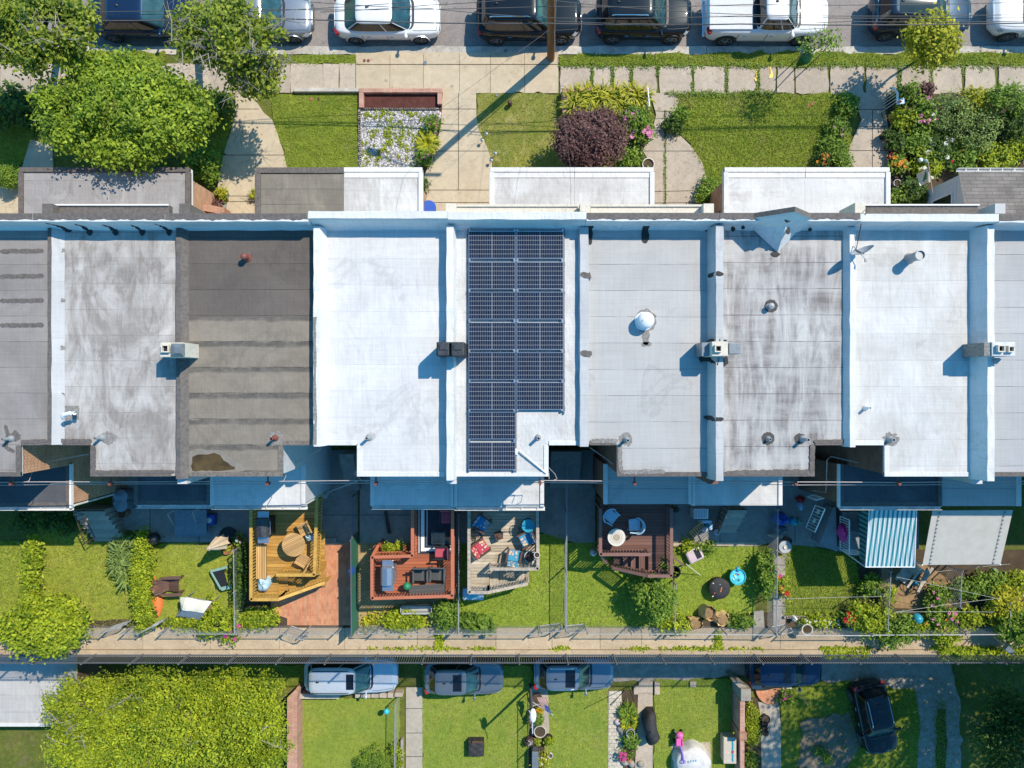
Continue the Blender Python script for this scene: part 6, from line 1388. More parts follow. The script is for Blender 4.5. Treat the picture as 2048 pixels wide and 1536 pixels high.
def slat_chair(label,px,py,zd,rz,sm,pm,w=.52,arms=True,cushion=None,ccol=None,name='garden_chair',high=.9,group=None):
 q=P(px,py,zd+.45);t=thing(name,label,'chair',(q[0],q[1],zd),rz,group);mb=MB();mb.box(-.25,-w/2,.40,.25,w/2,.435);part(t,'seat',mb,M[sm],world=False)
 mb=MB()
 for k in range(6):y=-w/2+.05+(w-.1)*k/5;mb.bar((-.26,y,.46),(-.38,y,high-.05),.05,.02)
 mb.bar((-.385,-w/2,high),(-.385,w/2,high),.05,.07);mb.bar((-.27,-w/2,.52),(-.27,w/2,.52),.03,.05);part(t,'backrest',mb,M[pm],world=False)
 for x in(-.24,.23):
  for y in(-w/2,w/2):mb=MB();mb.box(x-.022,y-.022,0,x+.022,y+.022,.62 if(arms and x>0)else .45);part(t,'leg',mb,M[pm],world=False)
 if arms:
  for y in(-w/2-.005,w/2+.005):mb=MB();mb.box(-.36,y-.035,.62,.30,y+.035,.645);part(t,'armrest',mb,M[pm],world=False)
 if cushion:
  mb=MB();mb.box(-.22,-w/2+.03,.44,.26,w/2-.03,.52);c=part(t,'cushion',mb,M[cushion],world=False,bevel=.04)
  mb=MB();mb.obox((-.30,0,.70),.08,w-.06,.42,0,0,.5,0,-.25);c2=part(t,'back_cushion',mb,M[cushion],world=False,bevel=.03)
  if ccol:c.color=c2.color=rgba(ccol)
 return t
def barbecue(label,px,py,zd,rz,lid,body,w=1.3,shelf='stainless'):
 q=P(px,py,zd+1.0);t=thing('barbecue',label,'barbecue',(q[0],q[1],zd),rz);mb=MB();mb.box(-.27,-w*.28,.12,.27,w*.28,.85);part(t,'cart',mb,M[body],world=False,bevel=.02)
 mb=MB();pr=[(-.27,.852),(.29,.852),(.29,.93),(.20,1.06),(.02,1.13),(-.18,1.09),(-.27,.97)];mb.profile_y(pr,-w*.28,w*.28);part(t,'lid',mb,M[lid],world=False,bevel=.02)
 for s in(-1,1):mb=MB();mb.box(-.23,s*w*.285,.83,.24,s*w*.5,.87);part(t,'side_shelf',mb,M[shelf],world=False,bevel=.015)
 mb=MB();mb.tube([(.30,-w*.2,.98),(.335,-w*.2,.98),(.335,w*.2,.98),(.30,w*.2,.98)],.014,8);part(t,'lid_handle',mb,M['stainless'],world=False)
 for k in range(4):mb=MB();mb.tube([(.27,-w*.18+w*.12*k,.80),(.32,-w*.18+w*.12*k,.80)],.025,10);part(t,'control_knob',mb,M['black'],world=False)
 for x in(-.2,.2):
  for y in(-w*.24,w*.24):mb=MB();mb.tube([(x,y-.02,.06),(x,y+.02,.06)],.06,12);part(t,'wheel',mb,M['black'],world=False)
 return t
def tub_chair(label,px,py,zd,rz,mat,group=None,name='tub_chair'):
 q=P(px,py,zd+.5);t=thing(name,label,'chair',(q[0],q[1],zd),rz,group);mb=MB();mb.box(-.22,-.24,.39,.27,.24,.43);part(t,'seat',mb,M[mat],world=False,bevel=.02)
 mb=MB();n=14
 for k in range(n):
  a=math.pi*.5+math.pi*k/(n-1);b=math.pi*.5+math.pi*(k+1)/(n-1)
  if k==n-1:break
  ha=.66+.16*math.sin((a-math.pi*.5));hb_=.66+.16*math.sin((b-math.pi*.5));p0,p1=(math.cos(a)*.26-.03,math.sin(a)*.29),(math.cos(b)*.26-.03,math.sin(b)*.29);o0,o1=(p0[0]*1.14,p0[1]*1.14),(p1[0]*1.14,p1[1]*1.14)
  mb.add([(*p0,.42),(*p1,.42),(*o1,.42),(*o0,.42),(p0[0]*1.1,p0[1]*1.1,ha),(p1[0]*1.1,p1[1]*1.1,hb_),(o1[0]*1.12,o1[1]*1.12,hb_),(o0[0]*1.12,o0[1]*1.12,ha)],[(0,4,5,1),(4,7,6,5),(7,3,2,6),(0,1,2,3)])
 part(t,'back_shell',mb,M[mat],world=False,smooth=50)
 for y in(-.3,.3):mb=MB();mb.bar((-.03,y,.67),(.26,y*.9,.62),.05,.03);part(t,'armrest',mb,M[mat],world=False)
 for x in(-.2,.24):
  for y in(-.21,.21):mb=MB();mb.bar((x*1.15,y*1.15,0),(x,y,.4),.03,.03);part(t,'leg',mb,M[mat],world=False)
 return t
round_table('round slatted teak table on the golden deck',587,1090,1.2,.50,'teak','teak_plain')
slat_chair('upper teak folding chair behind the round table',608,1058,1.2,math.radians(205),'teak','teak_plain',arms=False);slat_chair('lower teak folding chair by the inner rail',604,1121,1.2,math.radians(150),'teak','teak_plain',arms=False)
barbecue('stainless and black barbecue in the golden deck corner',524,1056,1.2,0,'dark_metal','black',1.35)
t=thing('bench','long slatted teak bench along the golden deck rail','bench',P(523,1123,1.2));mb=MB();mb.box(PX(512,1.65),PY(1158,1.65),1.61,PX(533,1.65),PY(1089,1.65),1.65);part(t,'seat',mb,M['teak_y']);
for py in(1094,1153):
 mb=MB();mb.box(PX(514,1.6),PY(py+2,1.6),1.2,PX(531,1.6),PY(py-2,1.6),1.6);part(t,'leg',mb,M['teak_plain'])
def lump(name,label,cat,px,py,z,rx,ry,h,mat,seed=0,n=18,amp=.12):
 q=P(px,py,z+h);rg=np.random.default_rng(seed);s=(CAMH-z-h)/FPX;ph=rg.random(6)*6.28;mb=MB()
 prof=[(1.0,0),(1.03,h*.3),(.95,h*.65),(.72,h*.9),(.35,h),(0,h*.99)]
 vs=[];fs=[]
 for r,zz in prof:
  for k in range(n):
   a=6.2832*k/n;f=1+amp*(math.sin(3*a+ph[0]+zz*4)+.7*math.sin(5*a+ph[1]-zz*5)+.6*math.sin(7*a+ph[2]))
   vs.append((q[0]+rx*s*r*f*math.cos(a),q[1]+ry*s*r*f*math.sin(a),z+zz*(1+.12*math.sin(4*a+ph[3]+r*3))))
 for i in range(len(prof)-1):
  for k in range(n):fs.append((i*n+k,i*n+(k+1)%n,(i+1)*n+(k+1)%n,(i+1)*n+k))
 mb.add(vs,fs);return solo(name,label,cat,mb,M[mat],smooth=70)
lump('bag','crumpled white bag in the corner of the golden deck','bag',524,1170,1.2,13,16,.45,'blue_pale',3);lump('cloth','grey white cloth draped behind the upper teak chair','cloth',618,1077,1.2,11,7,.5,'blue_pale',5)
barbecue('large silver barbecue on the red deck',774,1153,1.15,0,'stainless','slate',1.30)
slat_chair('left dark slatted armchair on the red deck',842,1150,1.15,math.radians(-90),'charcoal','charcoal_plain',.6,cushion=None);slat_chair('right dark slatted armchair on the red deck',876,1149,1.15,math.radians(-92),'charcoal','charcoal_plain',.6)
t=thing('coffee_table','long dark slatted table before the two armchairs','table',P(857,1176,1.15),.06);mb=MB();mb.box(-.78,-.27,.40,.78,.27,.44);part(t,'table_top',mb,M['charcoal'],world=False)
for x in(-.7,.7):
 for y in(-.2,.2):mb=MB();mb.box(x-.03,y-.03,0,x+.03,y+.03,.4);part(t,'leg',mb,M['charcoal_plain'],world=False)
RC=(.30,.07,.08)
slat_chair('shaded red cushion chair at the head of the rug',892,1034,1.15,math.radians(-90),'black','black',.5,cushion='red');slat_chair('sunlit red cushion chair at the foot of the rug',882,1104,1.15,math.radians(180),'black','black',.52,cushion='red')
t=thing('glass_table','low glass topped wire table on the charcoal rug','table',P(879,1072,1.15));mb=MB();mb.box(-.28,-.24,.44,.28,.24,.452);part(t,'table_top',mb,M['pane'],world=False);mb=MB()
for a,b in(((-.28,-.24,.0),(.28,.24,.44)),((.28,-.24,.0),(-.28,.24,.44)),((-.28,-.24,.44),(.28,-.24,.44)),((.28,-.24,.44),(.28,.24,.44)),((.28,.24,.44),(-.28,.24,.44)),((-.28,.24,.44),(-.28,-.24,.44)),((-.28,.24,0),(.28,-.24,.44)),((.28,.24,0),(-.28,-.24,.44))):mb.tube([a,b],.012,6)
part(t,'wire_frame',mb,M['slate'],world=False)
t=thing('side_table','small round white dotted table by the right red rail','table',P(893,1086,1.15));mb=MB();mb.cyl((0,0,.42),.2,.03,20);part(t,'table_top',mb,M['pane'],world=False);mb=MB();mb.tube([(0,0,0),(0,0,.42)],.03,8);mb.cyl((0,0,0),.14,.02,14);part(t,'pedestal',mb,M['black'],world=False)
mb=MB();q=P(813,1174,1.75);mb.tube([(q[0],q[1],1.15),(q[0],q[1],1.5)],.03,6);mb.ball((q[0],q[1],1.62),.17,.17,.17,16,10);solo('garden_ball','dark green ball beside the long dark table','garden ball',mb,M['green'],smooth=True)
pot('bright yellow planter on the red deck steps',778,1094,.17,.25,'yellow','leaf_lime',z=.7,ps=.3);pot('second yellow planter by the red deck steps',797,1092,.14,.2,'yellow','leaf_lime',z=.7,ps=.22)
for lab,px,py,rz,col in(('shaded blue cushion chair by the left grey rail',965,1047,-35,(.01,.20,.42)),('red flower cushion chair by the left grey rail',963,1094,35,(.42,.05,.08)),('blue flower cushion chair facing the lantern',1052,1078,205,(.05,.25,.40)),('blue flower cushion chair at the grey stair rail',1028,1112,80,(.05,.27,.42))):
 tt=slat_chair(lab,px,py,1.2,math.radians(rz),'brown','brown',.58,cushion='print',ccol=col,group='cushion chairs on the grey deck')
def wire_table(label,px,py,zd,r,h=.45):
 q=P(px,py,zd+h);t=thing('wire_table',label,'table',(q[0],q[1],zd));mb=MB()
 ring=[(r*math.cos(6.2832*k/24),r*math.sin(6.2832*k/24),h)for k in range(25)];mb.tube(ring,.016,6)
 for k in range(5):y=-r*.8+r*.4*k;x=math.sqrt(max(.001,r*r-y*y));mb.tube([(-x,y,h),(x,y,h)],.009,5);mb.tube([(y,-x,h),(y,x,h)],.009,5)
 part(t,'wire_top',mb,M['iron_black'],world=False);mb=MB()
 for k in range(3):a=2.094*k;mb.tube([(r*.9*math.cos(a),r*.9*math.sin(a),0),(r*.5*math.cos(a),r*.5*math.sin(a),h*.5),(r*.9*math.cos(a),r*.9*math.sin(a),h)],.013,6)
 part(t,'leg',mb,M['iron_black'],world=False)
wire_table('round black wire table by the left grey rail',951,1070,1.2,.26);wire_table('round black wire table beside the blue half moon stand',1042,1054,1.2,.24)
t=thing('bistro_table','round blue bistro table in the grey deck corner','table',P(1056,1045,1.2));mb=MB();mb.cyl((0,0,.70),.28,.025,28);part(t,'table_top',mb,M['teal_mid'],world=False);mb=MB();mb.tube([(0,0,0),(0,0,.7)],.03,8);mb.cyl((0,0,0),.2,.02,16);part(t,'pedestal',mb,M['iron_black'],world=False)
t=thing('lantern','square dark lantern in the middle of the grey deck','lantern',P(998,1069,1.2),.35);mb=MB();mb.box(-.14,-.14,0,.14,.14,.04);mb.box(-.15,-.15,.38,.15,.15,.42)
for x in(-.13,.13):
 for y in(-.13,.13):mb.box(x-.012,y-.012,.04,x+.012,y+.012,.38)
mb.lathe((0,0,.42),[(.1,0),(.06,.05),(.07,.06),(0,.07)],14);part(t,'frame',mb,M['brown'],world=False);mb=MB();mb.box(-.11,-.11,.05,.11,.11,.37);part(t,'glass',mb,M['pane'],world=False)
pot('blue and white plant pot at the grey deck corner',1060,1114,.24,.35,'blue_pale','leaf_purple',z=1.2,ps=.16);pot('white plant saucer on the grey rail corner',1074,1110,.12,.1,'white',None,z=2.15,soil=True)
tub_chair('pale blue tub chair at the left brown rail',1222,1033,1.15,math.radians(-38),'blue_pale');tub_chair('pale blue tub chair behind the mosaic table',1271,1051,1.15,math.radians(182),'blue_pale')
q=P(1233,1075,1.87);t=thing('round_table','round mosaic table with ringed pattern on the brown deck','table',(q[0],q[1],1.15));mb=MB();mb.lathe((0,0,.68),[(0,0),(.36,0),(.38,.02),(.37,.04),(0,.04)],40);part(t,'table_top',mb,M['mosaic'],world=False);mb=MB();mb.lathe((0,0,0),[(.22,0),(.22,.04),(.06,.1),(.05,.68)],18);part(t,'pedestal',mb,M['tan_plastic'],world=False,smooth=True)
shrub('shrub','leafy plants growing in the brown deck stair pocket',1322,1128,0,22,1.3,800,.15,'leaf_mid',210);
t=thing('trash_can','black round trash can at the brown deck corner','trash can',P(1349,1152,0));q=P(1349,1144,.95);mb=MB();mb.lathe((q[0],q[1],0),[(0,0),(.21,0),(.25,.92),(.28,.92),(.28,.96),(.24,.96),(.22,.3),(0,.3)],22);part(t,'bin',mb,M['black'],smooth=True)
lump('bucket','white round bucket left of the brown deck','bucket',1188,1108,0,6.5,6.5,.45,'white',8,amp=.02)
t=thing('concrete_steps','concrete garden steps beside the rust brown railing','steps',P(205,1040,0))
for k in range(7):
 mb=MB();y1=PY(1014+k*10,.6);y0=PY(1014+(k+1)*10+1,.6);x0,x1=PX(166+k*2,.6),PX(226+k*2,.6);zt=1.25-.17*k;mb.box(x0,y0,0,x1,y1-.004,zt-.05,0,.1);mb.box(x0-.02,y0-.03,zt-.05,x1+.02,y1-.034,zt,0,.4+.3*(k%2));mb.box(x0-.01,y1-.075,zt,x1+.01,y1-.036,zt+.004,1);part(t,'step',mb,[M['walk_old'],M['hole']])  # darker riser and near-black back strip paint the shadow between the steps
t=thing('stair_railing','rust brown iron stair railing','railing',P(170,1060,0));mb=MB();a,b=P(148,1026,1.9),P(170,1088,.9);mb.tube([a,b],.025,6);mb.tube([P(166,1028,1.9),P(190,1075,.9)],.025,6)
for k in range(9):f=k/8;p=Vector(a).lerp(Vector(b),f);q=Vector(P(166,1028,1.9)).lerp(Vector(P(190,1075,.9)),f);mb.tube([p,q],.014,5)if k%2==0 else None;mb.tube([p,(p.x,p.y,max(0,p.z-.9))],.014,5)
part(t,'bars',mb,M['brown'])
for k,py in enumerate((993,1010)):
 t=thing('trash_can','%s lidded bin in the shade by the concrete steps'%('upper','lower')[k],'trash can',P(240,py,0));q=P(240,py,.9);mb=MB();mb.lathe((q[0],q[1],0),[(0,0),(.25,0),(.29,.82),(0,.82)],20);part(t,'bin',mb,M['slate'],smooth=True);mb=MB();mb.lathe((q[0],q[1],.82),[(.31,0),(.31,.05),(.2,.1),(0,.12)],20);part(t,'lid',mb,M['slate'],smooth=True)
pot('terracotta urn in the shade below the bins',243,1027,.22,.5,'terracotta',None);mb=MB();q=P(254,1002,.4);mb.box(q[0]-.25,q[1]-.35,0,q[0]+.2,q[1]+.3,.4);solo('storage_box','grey box behind the two bins','box',mb,M['slate'],bevel=.02)
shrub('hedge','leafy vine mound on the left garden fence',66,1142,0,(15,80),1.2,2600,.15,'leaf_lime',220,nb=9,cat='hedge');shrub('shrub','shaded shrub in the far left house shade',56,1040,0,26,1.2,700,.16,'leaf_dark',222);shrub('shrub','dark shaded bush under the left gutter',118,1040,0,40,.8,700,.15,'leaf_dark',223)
shrub('shrub','big lime bush spilling over the alley walk',96,1248,0,(80,57),2.0,8800,.17,'leaf_lime',224,nb=10,per=18,spread=.2);shrub('hedge','long ivy covered fence between the two left yards',287,1168,0,(17,106),1.1,7000,.12,'leaf_lime',225,nb=14,per=20,spread=.13,cat='hedge');shrub('shrub','small bush at the far left alley fence',6,1254,0,24,.9,700,.16,'leaf_lime',227)
t=thing('agapanthus','spiky blue green tuft beside the ivy hedge','plant',P(256,1112,0));mb=MB();rg=np.random.default_rng(61)
for px,py in((258,1090),(250,1104),(262,1112),(248,1122),(258,1136),(264,1150),(268,1098)):tufts(mb,px,py,.1,20,90,.62,rg,.028,.7)
part(t,'foliage',mb,M['leaf_blue'])
t=thing('adirondack_chair','brown slatted reclining chair on the lawn','chair',P(346,1166,0),0.03);mb=MB();mb.add([(.42,-.27,.38),(.42,.27,.38),(-.12,.24,.22),(-.12,-.24,.22),(.42,-.27,.34),(.42,.27,.34),(-.12,.24,.18),(-.12,-.24,.18)],[(0,1,2,3),(7,6,5,4),(0,4,5,1),(1,5,6,2),(2,6,7,3),(3,7,4,0)]);part(t,'seat',mb,M['adir'],world=False)
mb=MB()
for k in range(7):
 y=-.26+.52*k/6;l=.80-.16*abs(k-3)/3;mb.bar((-.08,y*.8,.22),(-.08-l*.62,y*1.25,.22+l*.85),.075,.022)
mb.bar((-.30,-.33,.5),(-.30,.33,.5),.08,.03);part(t,'backrest',mb,M['adir_plain'],world=False)
for s in(-1,1):mb=MB();mb.prism([(.62,s*.30),(.62,s*.44),(.1,s*.45),(-.35,s*.38),(-.35,s*.31),(.1,s*.31)],.55,.58);part(t,'armrest',mb,M['adir_plain'],world=False);mb=MB();mb.box(.42,s*.31,0,.54,s*.35,.55);mb.bar((.45,s*.29,.3),(-.5,s*.27,.04),.03,.12);part(t,'leg',mb,M['adir_plain'],world=False)
t=thing('kayak','orange kayak half under the ivy hedge','kayak',P(315,1192,0),math.radians(-83));mb=MB()
def kay(u,v):
 x=(u-.5)*1.9;w=.27*(1-abs(2*u-1)**2.2);a=math.pi*v;return(x,-w*math.cos(a),.05+.28*math.sin(a)*(1-abs(2*u-1)**3)+.05*abs(2*u-1)**3)
mb.grid(kay,22,10);part(t,'hull',mb,M['orange'],world=False,smooth=60);mb=MB()
for x in(.4,.62):mb.lathe((x,0,.26),[(.07,0),(.08,.03),(.05,.05),(0,.05)],14)
part(t,'hatch',mb,M['brown'],world=False)
t=thing('swing_canopy','cream folding canopy lounger on the lawn','lounger',P(390,1217,0));A,B,C,D_=[Vector(P(*p))for p in((372,1194,.9),(424,1203,.9),(408,1226,.95),(364,1220,.95))]
E,F_=Vector(P(400,1240,.35)),Vector(P(354,1232,.35));mb=MB()
mb.grid(lambda u,v:tuple(A.lerp(B,u).lerp(D_.lerp(C,u),v)+Vector((0,0,.07*math.sin(v*3.1)+.03*math.sin(u*9)))),14,8);part(t,'seat_cloth',mb,M['cream_cloth'],smooth=60);mb=MB();mb.grid(lambda u,v:tuple(D_.lerp(C,u).lerp(F_.lerp(E,u),v)),10,3);part(t,'front_flap',mb,M['grey_cloth']);mb=MB()
for a,b in((A,F_),(B,E),(A,B),(D_,C)):mb.tube([a,b],.022,6)
for a in(A,B,E,F_):mb.tube([a,(a.x,a.y,0)],.022,6)
mb.tube([P(360,1198,.8),D_],.02,6);part(t,'frame',mb,M['steel']);mb=MB();mb.grid(lambda u,v:tuple(Vector(P(360,1195,.8)).lerp(A,u).lerp(Vector(P(365,1218,.9)).lerp(D_,u),v)),3,5);part(t,'side_cloth',mb,M['cream_cloth'])
t=thing('folding_chair','grey green folding lounge tipped on the lawn','chair',P(447,1153,0),.25);mb=MB();mb.box(-.28,-.38,.28,.22,.38,.31);part(t,'seat',mb,M['black'],world=False);mb=MB();mb.box(-.36,.36,.3,.42,.48,.36);mb.box(-.1,-.55,.3,.40,-.38,.36);mb.bar((-.34,.4,.33),(-.1,-.48,.33),.09,.05);part(t,'frame',mb,M['green_grey'],world=False,bevel=.02);mb=MB()
for a,b in(((.2,.38,.3),(.55,-.1,0)),((.2,-.38,.3),(.6,.3,0)),((-.25,.3,.3),(-.2,.3,0)),((-.1,-.45,.3),(-.1,-.45,0))):mb.tube([a,b],.014,5)
part(t,'leg',mb,M['iron_black'],world=False)
t=thing('patio_umbrella','closed beige patio umbrella leaning over the lawn','umbrella',P(455,1076,0));b0=Vector(P(448,1082,.0));b1=Vector(P(415,1098,2.3));mb=MB();mb.tube([P(458,1070,0),P(452,1080,.8),b1],.022,8);part(t,'pole',mb,M['white']);mb=MB()
lo=Vector(P(444,1084,.95));d=(b1-lo);n=24;vs=[]
uu=d.cross(Vector((0,0,1))).normalized();vv=uu.cross(d).normalized()
prf=[(.0,.30),(.25,.24),(.6,.15),(.9,.05),(.93,.09),(1,.05)]
for f,r in prf:
 for k in range(n):a=6.2832*k/n;rr=r*(1+.22*(1 if k%3==0 else-.3));vs.append(lo+d*f+uu*math.cos(a)*rr+vv*math.sin(a)*rr)
mb.add(vs,[(i*n+k,i*n+(k+1)%n,(i+1)*n+(k+1)%n,(i+1)*n+k)for i in range(len(prf)-1)for k in range(n)]+[tuple(range(n))]);part(t,'canopy',mb,M['canvas']);mb=MB();q=P(458,1072,0);mb.lathe((q[0],q[1],.04),[(0,0),(.42,0),(.42,.06),(.1,.1),(0,.1)],24);part(t,'base',mb,M['black'])
mb=MB();q=P(452,1096,.25);mb.lathe((q[0],q[1],0),[(.2,0),(.27,.25),(.30,.25),(.24,.0)],22);t=thing('flower_pot','wide terracotta ring pot under the beige umbrella','flower pot',(q[0],q[1],0));part(t,'pot',mb,M['terracotta'],smooth=True);mb=MB();leaf_cloud(mb,[(q[0],q[1],.2,.16,.16,.08)],70,.1,5,.05);part(t,'foliage',mb,M['leaf_lime'])
t=thing('picnic_table','shaded blue grey picnic table on the left patio','table',P(396,1036,0));mb=MB();mb.box(-.7,-.58,.70,.7,.5,.74);part(t,'table_top',mb,M['slate'],world=False)
for s in(-1,1):mb=MB();mb.box(-.8,s*.60-.13,.42,.75,s*.60+.13,.46);part(t,'bench_seat',mb,M['slate'],world=False);mb=MB();mb.bar((s*.55,-.6,0),(s*.55,.6,.43),.06,.06);mb.bar((s*.55,.6,0),(s*.55,-.6,.43),.06,.06);mb.box(s*.55-.03,-.4,.43,s*.55+.03,.4,.7);part(t,'leg',mb,M['slate'],world=False)
t=thing('cool_box','blue cool box with a white round lid on the left patio','cool box',P(424,1037,0));mb=MB();mb.box(-.26,-.22,0,.26,.24,.45);part(t,'box',mb,M['blue'],world=False,bevel=.03);mb=MB();mb.cyl((.06,-.0,.452),.12,.03,18);part(t,'lid',mb,M['white'],world=False)
t=thing('kettle_barbecue','orange and black barbecue things at the ivy hedge end','barbecue',P(320,1072,0));mb=MB();mb.lathe((0,0,0),[(.1,.3),(.24,.42),(.27,.58),(.25,.68),(.12,.78),(0,.8)],20);part(t,'kettle',mb,M['black'],world=False,smooth=True);mb=MB()
for k in range(3):a=2.1*k;mb.tube([(.26*math.cos(a),.26*math.sin(a),0),(.15*math.cos(a),.15*math.sin(a),.4)],.015,5)
part(t,'leg',mb,M['iron'],world=False);mb=MB();mb.ball((-.28,-.18,.2),.22,.2,.2,14,8);part(t,'orange_cover',mb,M['orange'],world=False,smooth=True)
t=thing('clothes_line','pair of slanting steel line posts on the left patio','clothes line',P(360,1040,0))
for a,b in(((335,1028,2.0),(354,1062,.05)),((385,1024,2.0),(398,1062,.05))):
 mb=MB();mb.tube([P(*a),P(*b)],.022,6);mb.tube([P(*a),P(a[0]+14,a[1]-7,2.0)],.018,6);part(t,'post',mb,M['steel'])
for lab,px,py,r,h,n,mt,fl,sd in(('rose bush with pink flowers by the alley gate',440,1246,46,.9,2000,'leaf_lime',[('petal_magenta',5,.2)],230),('dark vine along the fence left of the golden deck',482,1150,(9,68),1.0,1300,'leaf_dark',None,231),('lime shrub between golden deck and alley',520,1235,(38,22),.7,1300,'leaf_lime',None,232),('potted flowers in the deck corner shade',481,1078,9,.6,160,'leaf_mid',[('petal_white',5,.14),('petal_red',3,.14)],233),('lime ground shrub at the lounger foot',372,1246,(40,9),.4,700,'leaf_lime',None,234),('lime groundcover bed behind the red deck',812,1240,(50,18),.5,2000,'leaf_lime',None,235),('glossy bush at the red deck corner',893,1225,(26,34),1.0,1500,'leaf_mid',None,236),('squash plant with large leaves below the grey deck',956,1243,(38,20),.6,520,'leaf_mid',None,237),('yellow weeds on the buff brick paving',738,1245,22,.2,260,'leaf_yellow',None,238),('large leafy shrub below the brown deck',1309,1192,(40,48),1.9,4300,'leaf_mid',None,239),('thin shrub at the alley corner below the leafy shrub',1345,1243,(34,24),.7,900,'leaf_lime',None,240),('weedy strip of plants behind the paper bags',1482,1241,(26,10),.5,600,'leaf_mid',None,241),('vines on the wire fence of the lime lawn',1532,1150,(14,62),1.1,1300,'leaf_mid',None,242),('small plants at the patio edge',1410,1094,(24,7),.4,320,'leaf_mid',None,243),('leafy clump behind the mauve toy',1374,1090,12,.4,220,'leaf_lime',None,244),('flowering plants on the narrow path',1556,1160,(12,18),.8,420,'leaf_lime',[('petal_orange',5,.18),('petal_purple' if False else 'petal_magenta',4,.18)],245),('red geranium on the narrow path',1568,1184,8,.5,120,'leaf_lime',[('petal_red',10,.2)],246),('red dahlia clump at the shaded lawn corner',1694,1234,13,.8,220,'leaf_mid',[('petal_red',12,.3)],247),('lime flower border along the alley fence',1640,1243,(46,9),.4,800,'leaf_lime',[('petal_white',18,.12)],248),('large lime shrub at the alley fence right of the dahlias',1738,1238,(42,34),1.1,2300,'leaf_lime',None,249),('shrub spreading over the alley right of the lime shrub',1790,1260,(40,34),1.2,2000,'leaf_mid',None,250),('shrub by the wood chip circle',1772,1184,15,.7,420,'leaf_lime',None,251),('pink flowered shrub beside the wood chips',1872,1192,(26,22),.8,900,'leaf_mid',[('petal_pink',6,.15)],252),('pink and yellow flower bed above the alley',1882,1240,(36,24),.7,1300,'leaf_mid',[('petal_pink',12,.17),('petal_orange',6,.16)],253),('yellow shrub at the right of the garden',2000,1210,(36,44),1.2,2300,'leaf_yellow',None,254),('tall bush at the right picture edge over the alley',2025,1255,(38,40),1.6,2400,'leaf_mid',None,255),('dark shrub right of the corrugated awning',1975,1165,(34,22),.9,1000,'leaf_mid',None,256),('grassy plant by the teal ball',1840,1258,20,.6,420,'leaf_lime',None,257),('shrub leaning over the alley below the pink flowers',1890,1275,(24,18),.9,620,'leaf_lime',None,258),('dark shrub strip left of the wood chips',1738,1172,(18,26),.7,600,'leaf_mid',None,259),('leafy plants under the corrugated awning edge',1930,1178,(28,18),.7,700,'leaf_mid',None,261),('green bed left of the yellow shrub',1946,1235,(26,20),.7,760,'leaf_lime',None,262),('green shrub at the far right edge beside the awning',2030,1165,(24,22),.9,620,'leaf_lime',None,260)):
 big='squash' in lab
 shrub('shrub',lab,px,py,0,r,h,n,.26 if big else .14,mt,sd,flowers=fl,nb=6 if isinstance(r,tuple)else 4)
t=thing('toy_slide','mauve plastic toy seat on the lime lawn','toy',P(1386,1107,0),.45);mb=MB();mb.box(-.36,-.30,0,.36,.30,.35);part(t,'seat',mb,M['mauve'],world=False,bevel=.08);mb=MB();mb.box(.02,-.2,.352,.26,.24,.356);part(t,'opening',mb,M['black'],world=False)
mb=MB()
for k in range(4):mb.box(-.30,-.2+.12*k,.352,-.02,-.19+.12*k,.36)
part(t,'rib',mb,M['petal_white' if False else 'cream'],world=False)
t=thing('water_table','turquoise round toy water table on the lime lawn','toy',P(1469,1148,0));mb=MB();mb.lathe((0,0,0),[(.2,0),(.25,.1),(.22,.32),(.34,.38),(.36,.5),(.33,.5),(.31,.42),(0,.42)],28);part(t,'basin',mb,M['teal'],world=False,smooth=True);mb=MB();mb.cyl((0,0,.44),.312,.004,26);part(t,'water',mb,M['water'],world=False);mb=MB();mb.ball((.0,.34,.46),.1,.12,.08);part(t,'spout',mb,M['teal_mid'],world=False,smooth=True)
for k,(dx,dy,mt)in enumerate(((.04,.1,'red_bright'),(-.1,-.02,'white'),(-.16,.06,'yellow'),(.06,-.14,'green'),(-.05,.14,'purple'),(-.2,-.1,'white'))):mb=MB();mb.ball((dx,dy,.47),.045,.035,.03,10,6);part(t,'toy_piece',mb,M[mt],world=False,smooth=True)
q=P(1440,1178,.5);t=thing('round_cover','black round fire pit cover with orange print on the lime lawn','fire pit',(q[0],q[1],0));mb=MB();mb.lathe((0,0,0),[(.42,0),(.46,.35),(.47,.44),(.43,.48),(.2,.52),(0,.53)],32);part(t,'cover',mb,M['black_cloth'],world=False,smooth=True)
for k,(x,y,a,mt)in enumerate(((-.2,-.1,1.2,'orange'),(.05,-.02,1.3,'orange'),(-.24,.2,2.4,'cream_cloth'),(.3,.02,1.4,'copper'),(-.05,.12,1.0,'blue_pale'),(-.26,-.28,.8,'cream_cloth'))):mb=MB();mb.obox((x,y,.525-.06*math.hypot(x,y)/.4+.012),.22,.035,.006,a);part(t,'print_mark',mb,M[mt],world=False)
